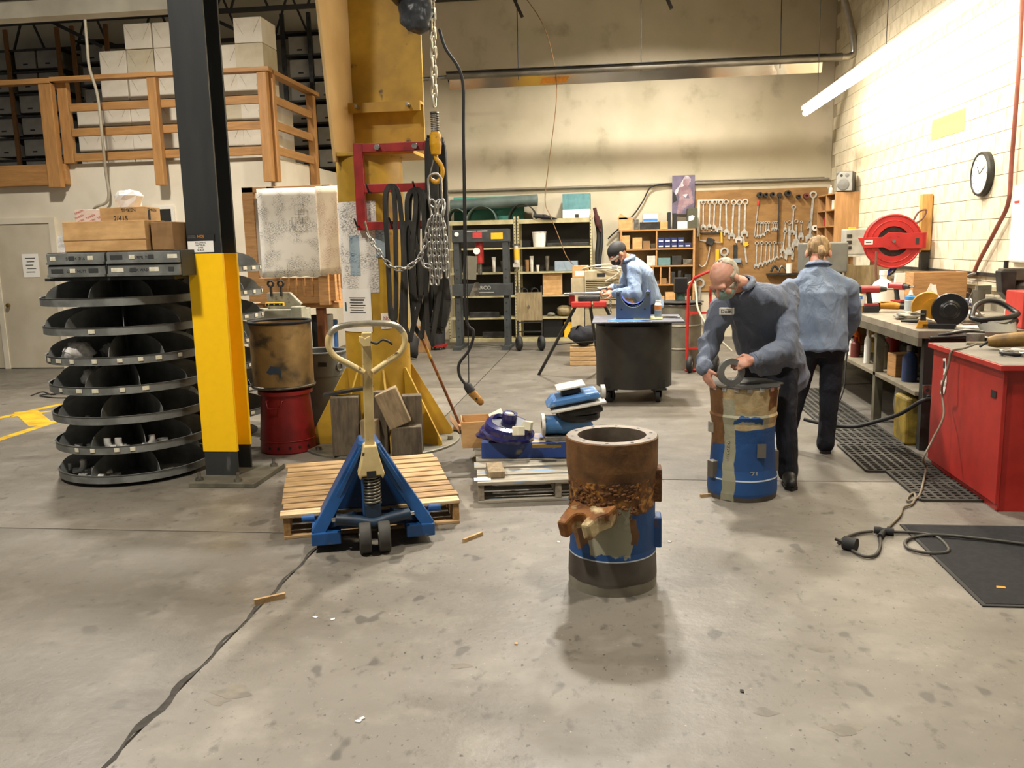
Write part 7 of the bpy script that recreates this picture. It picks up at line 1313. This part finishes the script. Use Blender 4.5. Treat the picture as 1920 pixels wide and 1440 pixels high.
def person(label, hip, chest, neck, headc, face, shoulders, elbows, wrists, hands, knees, feet, fdirs, shirt, skin, hipw=(.17, .12), chw=(.2, .13), front=(0, -1, 0), hem=-.1, right=None, belly=0):
    """label; joints in world space -> body (one continuous surface) with shirt, trousers, boots as children"""
    hip, chest, neck, headc = map(V3, (hip, chest, neck, headc)); fr = V3(front).normalized()
    sp = (chest - hip).normalized(); rt = sp.cross(fr).normalized() if right is None else V3(right).normalized(); fr2 = rt.cross(sp).normalized()
    T = hframe(headc, face)
    b = Flesh(); add_head(b, T); nb = T @ V3((0, .03, -.06)); b.cap(nb, neck, .056, .062); b.loft([(hip, rt * .13, fr2 * .09), (hip.lerp(chest, .5), rt * .13, fr2 * .085), (chest, rt * .15, fr2 * .095), (neck.lerp(chest, .3), rt * .12, fr2 * .07)])
    for i in (0, 1):
        s, e, w_ = V3(shoulders[i]), V3(elbows[i]), V3(wrists[i]); b.cap(s, e, .048, .038); b.cap(e, w_, .038, .028); add_hand(b, w_, *hands[i][0], **hands[i][1]); b.cap(neck.lerp(chest, .3), s, .05, .05)
        hj = hip + rt * (.085 if (V3(shoulders[i]) - chest).dot(rt) > 0 else -.085); k, a = V3(knees[i]), V3(feet[i]) + V3((0, 0, .1)); b.cap(hj, k, .07, .05); b.cap(k, a, .048, .038)
    body = organic('person', b, .0062, skin, None, 4); body['label'] = label; body['category'] = 'person'
    # shirt
    f = Flesh(); up = sp; up2 = (neck - chest).normalized(); hw, hd = hipw; cw, cd = chw
    f.loft([(hip + sp * hem, rt * (hw + .015), fr2 * (hd + .02)), (hip, rt * hw, fr2 * (hd + .01)), (hip.lerp(chest, .35) + fr2 * belly, rt * (hw + .005), fr2 * (hd + .02)), (hip.lerp(chest, .7) + fr2 * belly * .4, rt * (hw * .5 + cw * .5), fr2 * cd), (chest, rt * cw, fr2 * cd), (chest.lerp(neck, .55), rt * (cw * .9), fr2 * cd * .85), (chest.lerp(neck, .92), rt * .1, fr2 * .085)])
    for i in (0, 1):
        s, e, w_ = V3(shoulders[i]), V3(elbows[i]), V3(wrists[i]); f.cap(chest.lerp(neck, .55), s, .08, .07); f.cap(s, e, .078, .064); f.cap(e, e.lerp(w_, .9), .066, .047); f.sph(e, .068, 12)
    sh = organic('work_shirt', f, .008, shirt, body, 6, 0); folds(sh, sp, .022, fr2)
    # collar and cuffs
    cl = MB(); k = 18; v = []
    xn = rt; yn = up2.cross(rt).normalized() * -1
    for j in range(k + 1):
        a = PI * 1.62 * (j / k) - PI * .31; dv = xn * math.cos(a) * .082 + (fr2 * -1) * math.sin(a) * .085; v += [neck - up2 * .015 + dv, neck + up2 * .035 + dv * .93, neck + up2 * .005 + dv * 1.22]
    cl.add(v, [(3 * j, 3 * j + 3, 3 * j + 4, 3 * j + 1) for j in range(k)] + [(3 * j + 1, 3 * j + 4, 3 * j + 5, 3 * j + 2) for j in range(k)], True); c_ = cl.build('collar', shirt, sh); md = c_.modifiers.new('th', 'SOLIDIFY'); md.thickness = .005
    for i in (0, 1):
        e, w_ = V3(elbows[i]), V3(wrists[i]); MB().cyl(e.lerp(w_, .82), e.lerp(w_, .99), .049, .044, 16).build('cuff', shirt, sh)
    # trousers
    g = Flesh(); g.loft([(hip + V3((0, 0, .08)), rt * (hw - .02), fr2 * (hd - .01)), (hip, rt * (hw - .005), fr2 * hd), (hip - V3((0, 0, .1)), rt * (hw - .01), fr2 * (hd - .005)), (hip - V3((0, 0, .15)), rt * (hw - .04), fr2 * (hd - .04))])
    for i in (0, 1):
        hj = hip - V3((0, 0, .06)) + rt * (.088 if (V3(shoulders[i]) - chest).dot(rt) > 0 else -.088); k_, a = V3(knees[i]), V3(feet[i]); g.cap(hj, k_, .1, .078); g.cap(k_, a + V3((0, 0, .13)), .076, .066); g.cap(a + V3((0, 0, .12)), a + V3((0, 0, .07)), .068, .07)
    organic('trousers', g, .01, m_trs, body, 5, .018, .12)
    for i in (0, 1): boot(body, feet[i], fdirs[i])
    return body, T
def hair_cap(name, T, mat, par, test, grow=1.03, rough=.05):
    m = MB(); m.sph((0, .014, .03), (.075 * grow, .096 * grow, .086 * grow), 36); keep = [i for i, p in enumerate(m.v) if test(V3(p))]; ks = set(keep); q = random.Random(3)
    m.f = [f for f in m.f if all(i in ks for i in f)]; m.sm = [True] * len(m.f); m.v = [tuple(T @ (V3(p) + (V3(p) - V3((0, .014, .03))) * q.uniform(-rough, rough))) for p in m.v]
    o = m.build(name, mat, par); md = o.modifiers.new('t', 'SOLIDIFY'); md.thickness = .006; return o
def eyes(T, par):
    for s in (-1, 1): MB().sph(T @ V3((s * .032, -.081, .004)), .0115, 10).build('eye', M('eye_white', 'cfc7bb', rough=.3), par); MB().sph(T @ V3((s * .032, -.0905, .002)), .0045, 8).build('iris', m_ink, par)
def mask(T, par, mat):
    f = Flesh(); f.T = T; f.sph((0, -.048, -.045), (.062, .062, .052), 18); f.sph((0, -.09, -.035), (.026, .026, .03), 12); f.sph((0, -.055, -.078), (.04, .036, .02), 12); f.T = None
    o = organic('face_mask', f, .006, mat, par, 3)
    for s in (-1, 1):
        for z in (-.02, -.06): MB().tube([T @ V3((s * .06, -.045, z)), T @ V3((s * .078, -.0, -.03)), T @ V3((s * .08, .02, -.005))], .0016, 5).build('ear_loop', mat, o)
    return o
# ---- worker bending over the blue casing
p2, T2 = person('bending worker with grey fringe and face mask measuring the blue casing', (1.09, 6.02, .86), (.975, 5.84, 1.2), (.815, 5.655, 1.365), (.70, 5.53, 1.41), (-.5, -.5, -.72),
    [(.72, 5.74, 1.22), (1.14, 5.82, 1.29)], [(.61, 5.66, .95), (1.1, 5.6, .95)], [(.575, 5.47, .84), (.87, 5.44, .905)],
    [(((.25, -.1, -.75), (-.8, -.5, .1)), dict(curl=.75, thumb=-1, tc=.8)), (((-.93, -.1, -.2), (.1, -.75, .6)), dict(curl=.95, thumb=1, tc=.6))],
    [(.9, 6.0, .47), (1.16, 5.86, .47)], [(.86, 6.12, 0), (1.19, 5.85, 0)], [(-.3, -1, 0), (-.1, -1, 0)], m_shirt, m_skinp, (.2, .16), (.225, .16), (-.45, -.85, -.1), -.24, None, .04)
hair_cap('hair', T2, m_greyhair, p2, lambda p: (p.y > .03 or (p.y > -.035 and p.z < .05)) and p.z > -.05 and not (abs(p.x) > .06 and p.z < .0 and p.y < .0), 1.025, .02)
hair_cap('sideburns', T2 @ Matrix.Translation((0, -.012, -.035)), m_greyhair, p2, lambda p: abs(p.x) > .052 and p.z < .03 and -.05 < p.y < .03, .95)
eyes(T2, p2); mask(T2, p2, m_mask)
def decal(o_par, name, c, nrm, w_, h_, mat, roll=0):
    """small patch lying on clothing"""
    n = V3(nrm).normalized(); x = V3((0, 0, 1)).cross(n).normalized(); y = n.cross(x); x2 = x * math.cos(roll) + y * math.sin(roll); y2 = -x * math.sin(roll) + y * math.cos(roll); c = V3(c); m = MB()
    v = [c + x2 * a * w_ / 2 + y2 * b * h_ / 2 + n * d for d in (-.03, .004) for a, b in ((-1, -1), (1, -1), (1, 1), (-1, 1))]; m.add(v, [(3, 2, 1, 0), (4, 5, 6, 7), (0, 1, 5, 4), (1, 2, 6, 5), (2, 3, 7, 6), (3, 0, 4, 7)]); return m.build(name, mat, o_par), Matrix(((x2.x, y2.x, n.x, (c + n * .005).x), (x2.y, y2.y, n.y, (c + n * .005).y), (x2.z, y2.z, n.z, (c + n * .005).z), (0, 0, 0, 1)))
nm, MT = decal(p2, 'name_patch', PY(1362, 584, 5.6), (-.25, -.9, -.1), .09, .04, m_paper, 0)
tx = text('Dean', .032, 'name_lettering', m_ink, nm, (0, 0, 0), (0, 0, 0)); tx.matrix_local = MT
rgn = simple('ring_gauge', 'grey steel ring held on top of the blue casing', 'ring', MB().lathe([(.05, -.012), (.088, -.012), (.088, .012), (.05, .012), (.05, -.012)], n=36, axis='y'), M('ring_grey', '7d7d78', '6c6c68', rough=.45, metal=.4, scale=6), (.735, 5.43, .742 + .088), (0, 0, R(15)))
simple('straight_edge', 'short steel rule lying on the blue casing', 'ruler', MB().bx(0, .13, 0, .02, 0, .003), m_steel, (.8, 5.5, .743), (0, 0, .1))
# ---- worker seen from behind at the bench
p3, T3 = person('worker with thinning blond hair seen from behind at the bench', (1.56, 6.66, .9), (1.56, 6.72, 1.22), (1.565, 6.83, 1.44), (1.585, 6.93, 1.535), (.2, .8, -.55),
    [(1.35, 6.76, 1.27), (1.76, 6.74, 1.27)], [(1.32, 6.95, 1.1), (1.83, 6.82, 1.06)], [(1.5, 7.15, .98), (1.82, 7.0, .86)],
    [(((.5, .8, -.2), (-.4, .2, .9)), dict(curl=.5, thumb=1)), (((.1, .75, -.6), (.9, -.1, .2)), dict(curl=.6, thumb=-1))],
    [(1.42, 6.74, .47), (1.66, 6.72, .47)], [(1.36, 6.78, 0), (1.64, 6.7, 0)], [(.1, 1, 0), (.15, 1, 0)], m_shirt3, m_skin, (.185, .135), (.205, .135), (0, 1, -.12), -.1)
hair_cap('hair', T3, m_blond, p3, lambda p: p.y > -.02 and p.z < .1 and p.z > -.06 and (p.z < .06 or p.y > .05 or abs(p.x) > .05), 1.06, .09)
f = Flesh(); tl = T3 @ V3((-.02, .1, -.02)); f.cap(tl, tl + V3((0, -.035, -.035)), .026, .03); f.cap(tl + V3((0, -.03, -.03)), tl + V3((.0, -.02, -.09)), .024, .012); organic('ponytail', f, .006, m_blond, p3, 2, .01, .02)
f = Flesh(); f.T = T3; f.sph((0, -.05, -.09), (.055, .045, .05), 14); f.T = None; organic('beard', f, .008, m_blond, p3, 2, .015, .03)
# ---- worker in a black cap behind the cart
p1, T1 = person('worker in black cap and mask bent over parts behind the cart', (.4, 9.95, .98), (.29, 9.86, 1.3), (.15, 9.8, 1.47), (.045, 9.76, 1.53), (-.72, -.25, -.62),
    [(.2, 9.98, 1.37), (.22, 9.68, 1.35)], [(.12, 9.92, 1.13), (.24, 9.58, 1.1)], [(-.03, 9.72, 1.15), (.0, 9.6, 1.1)],
    [(((-.8, -.3, -.1), (.1, .3, .9)), dict(curl=.8, thumb=1)), (((-.9, .2, .1), (.1, -.6, .7)), dict(curl=.8, thumb=-1))],
    [(.36, 10.05, .5), (.42, 9.86, .5)], [(.46, 10.06, 0), (.44, 9.86, 0)], [(-1, -.1, 0), (-1, -.2, 0)], m_shirt2, m_skin, (.165, .13), (.175, .135), (-.85, -.45, -.2), -.08)
hair_cap('knit_cap', T1, m_black, p1, lambda p: p.z > .0 - .25 * p.y, 1.1, .01); mask(T1, p1, m_black); eyes(T1, p1)
hd = MB().tube([T1 @ V3((-.07, -.02, .0)), T1 @ V3((-.05, -.088, .0)), T1 @ V3((.05, -.088, .0)), T1 @ V3((.07, -.02, .0))], .012, 8); hd.build('safety_glasses', m_hub, p1)
decal(p1, 'name_patch', PY(1152, 502, 9.64), (-.5, -.9, -.2), .07, .035, m_paper)
simple('hand_fitting', 'small steel fitting held by the worker in the black cap', 'fitting', MB().cyl((-.06, 0, 0), (.02, 0, .01), .016, n=10).cyl((-.09, 0, 0), (-.06, 0, 0), .022, n=8), m_steel, (-.09, 9.62, 1.15))

# fabric chain bag of the hoist
f = Flesh(); f.loft([(V3((-.11, 0, 1.5)), V3((.125, 0, 0)), V3((0, .1, 0))), (V3((-.11, 0, 1.15)), V3((.128, 0, 0)), V3((0, .1, 0))), (V3((-.105, 0, 1.06)), V3((.12, 0, 0)), V3((0, .095, 0))), (V3((-.09, 0, 1.0)), V3((.08, 0, 0)), V3((0, .07, 0))), (V3((-.08, 0, .985)), V3((.04, 0, 0)), V3((0, .04, 0)))], 16)
organic('chain_bag', f, .012, M('bag_vinyl', '44474a', '303234', rough=.4, scale=5, var=.3), hs, 2, .04, .07)
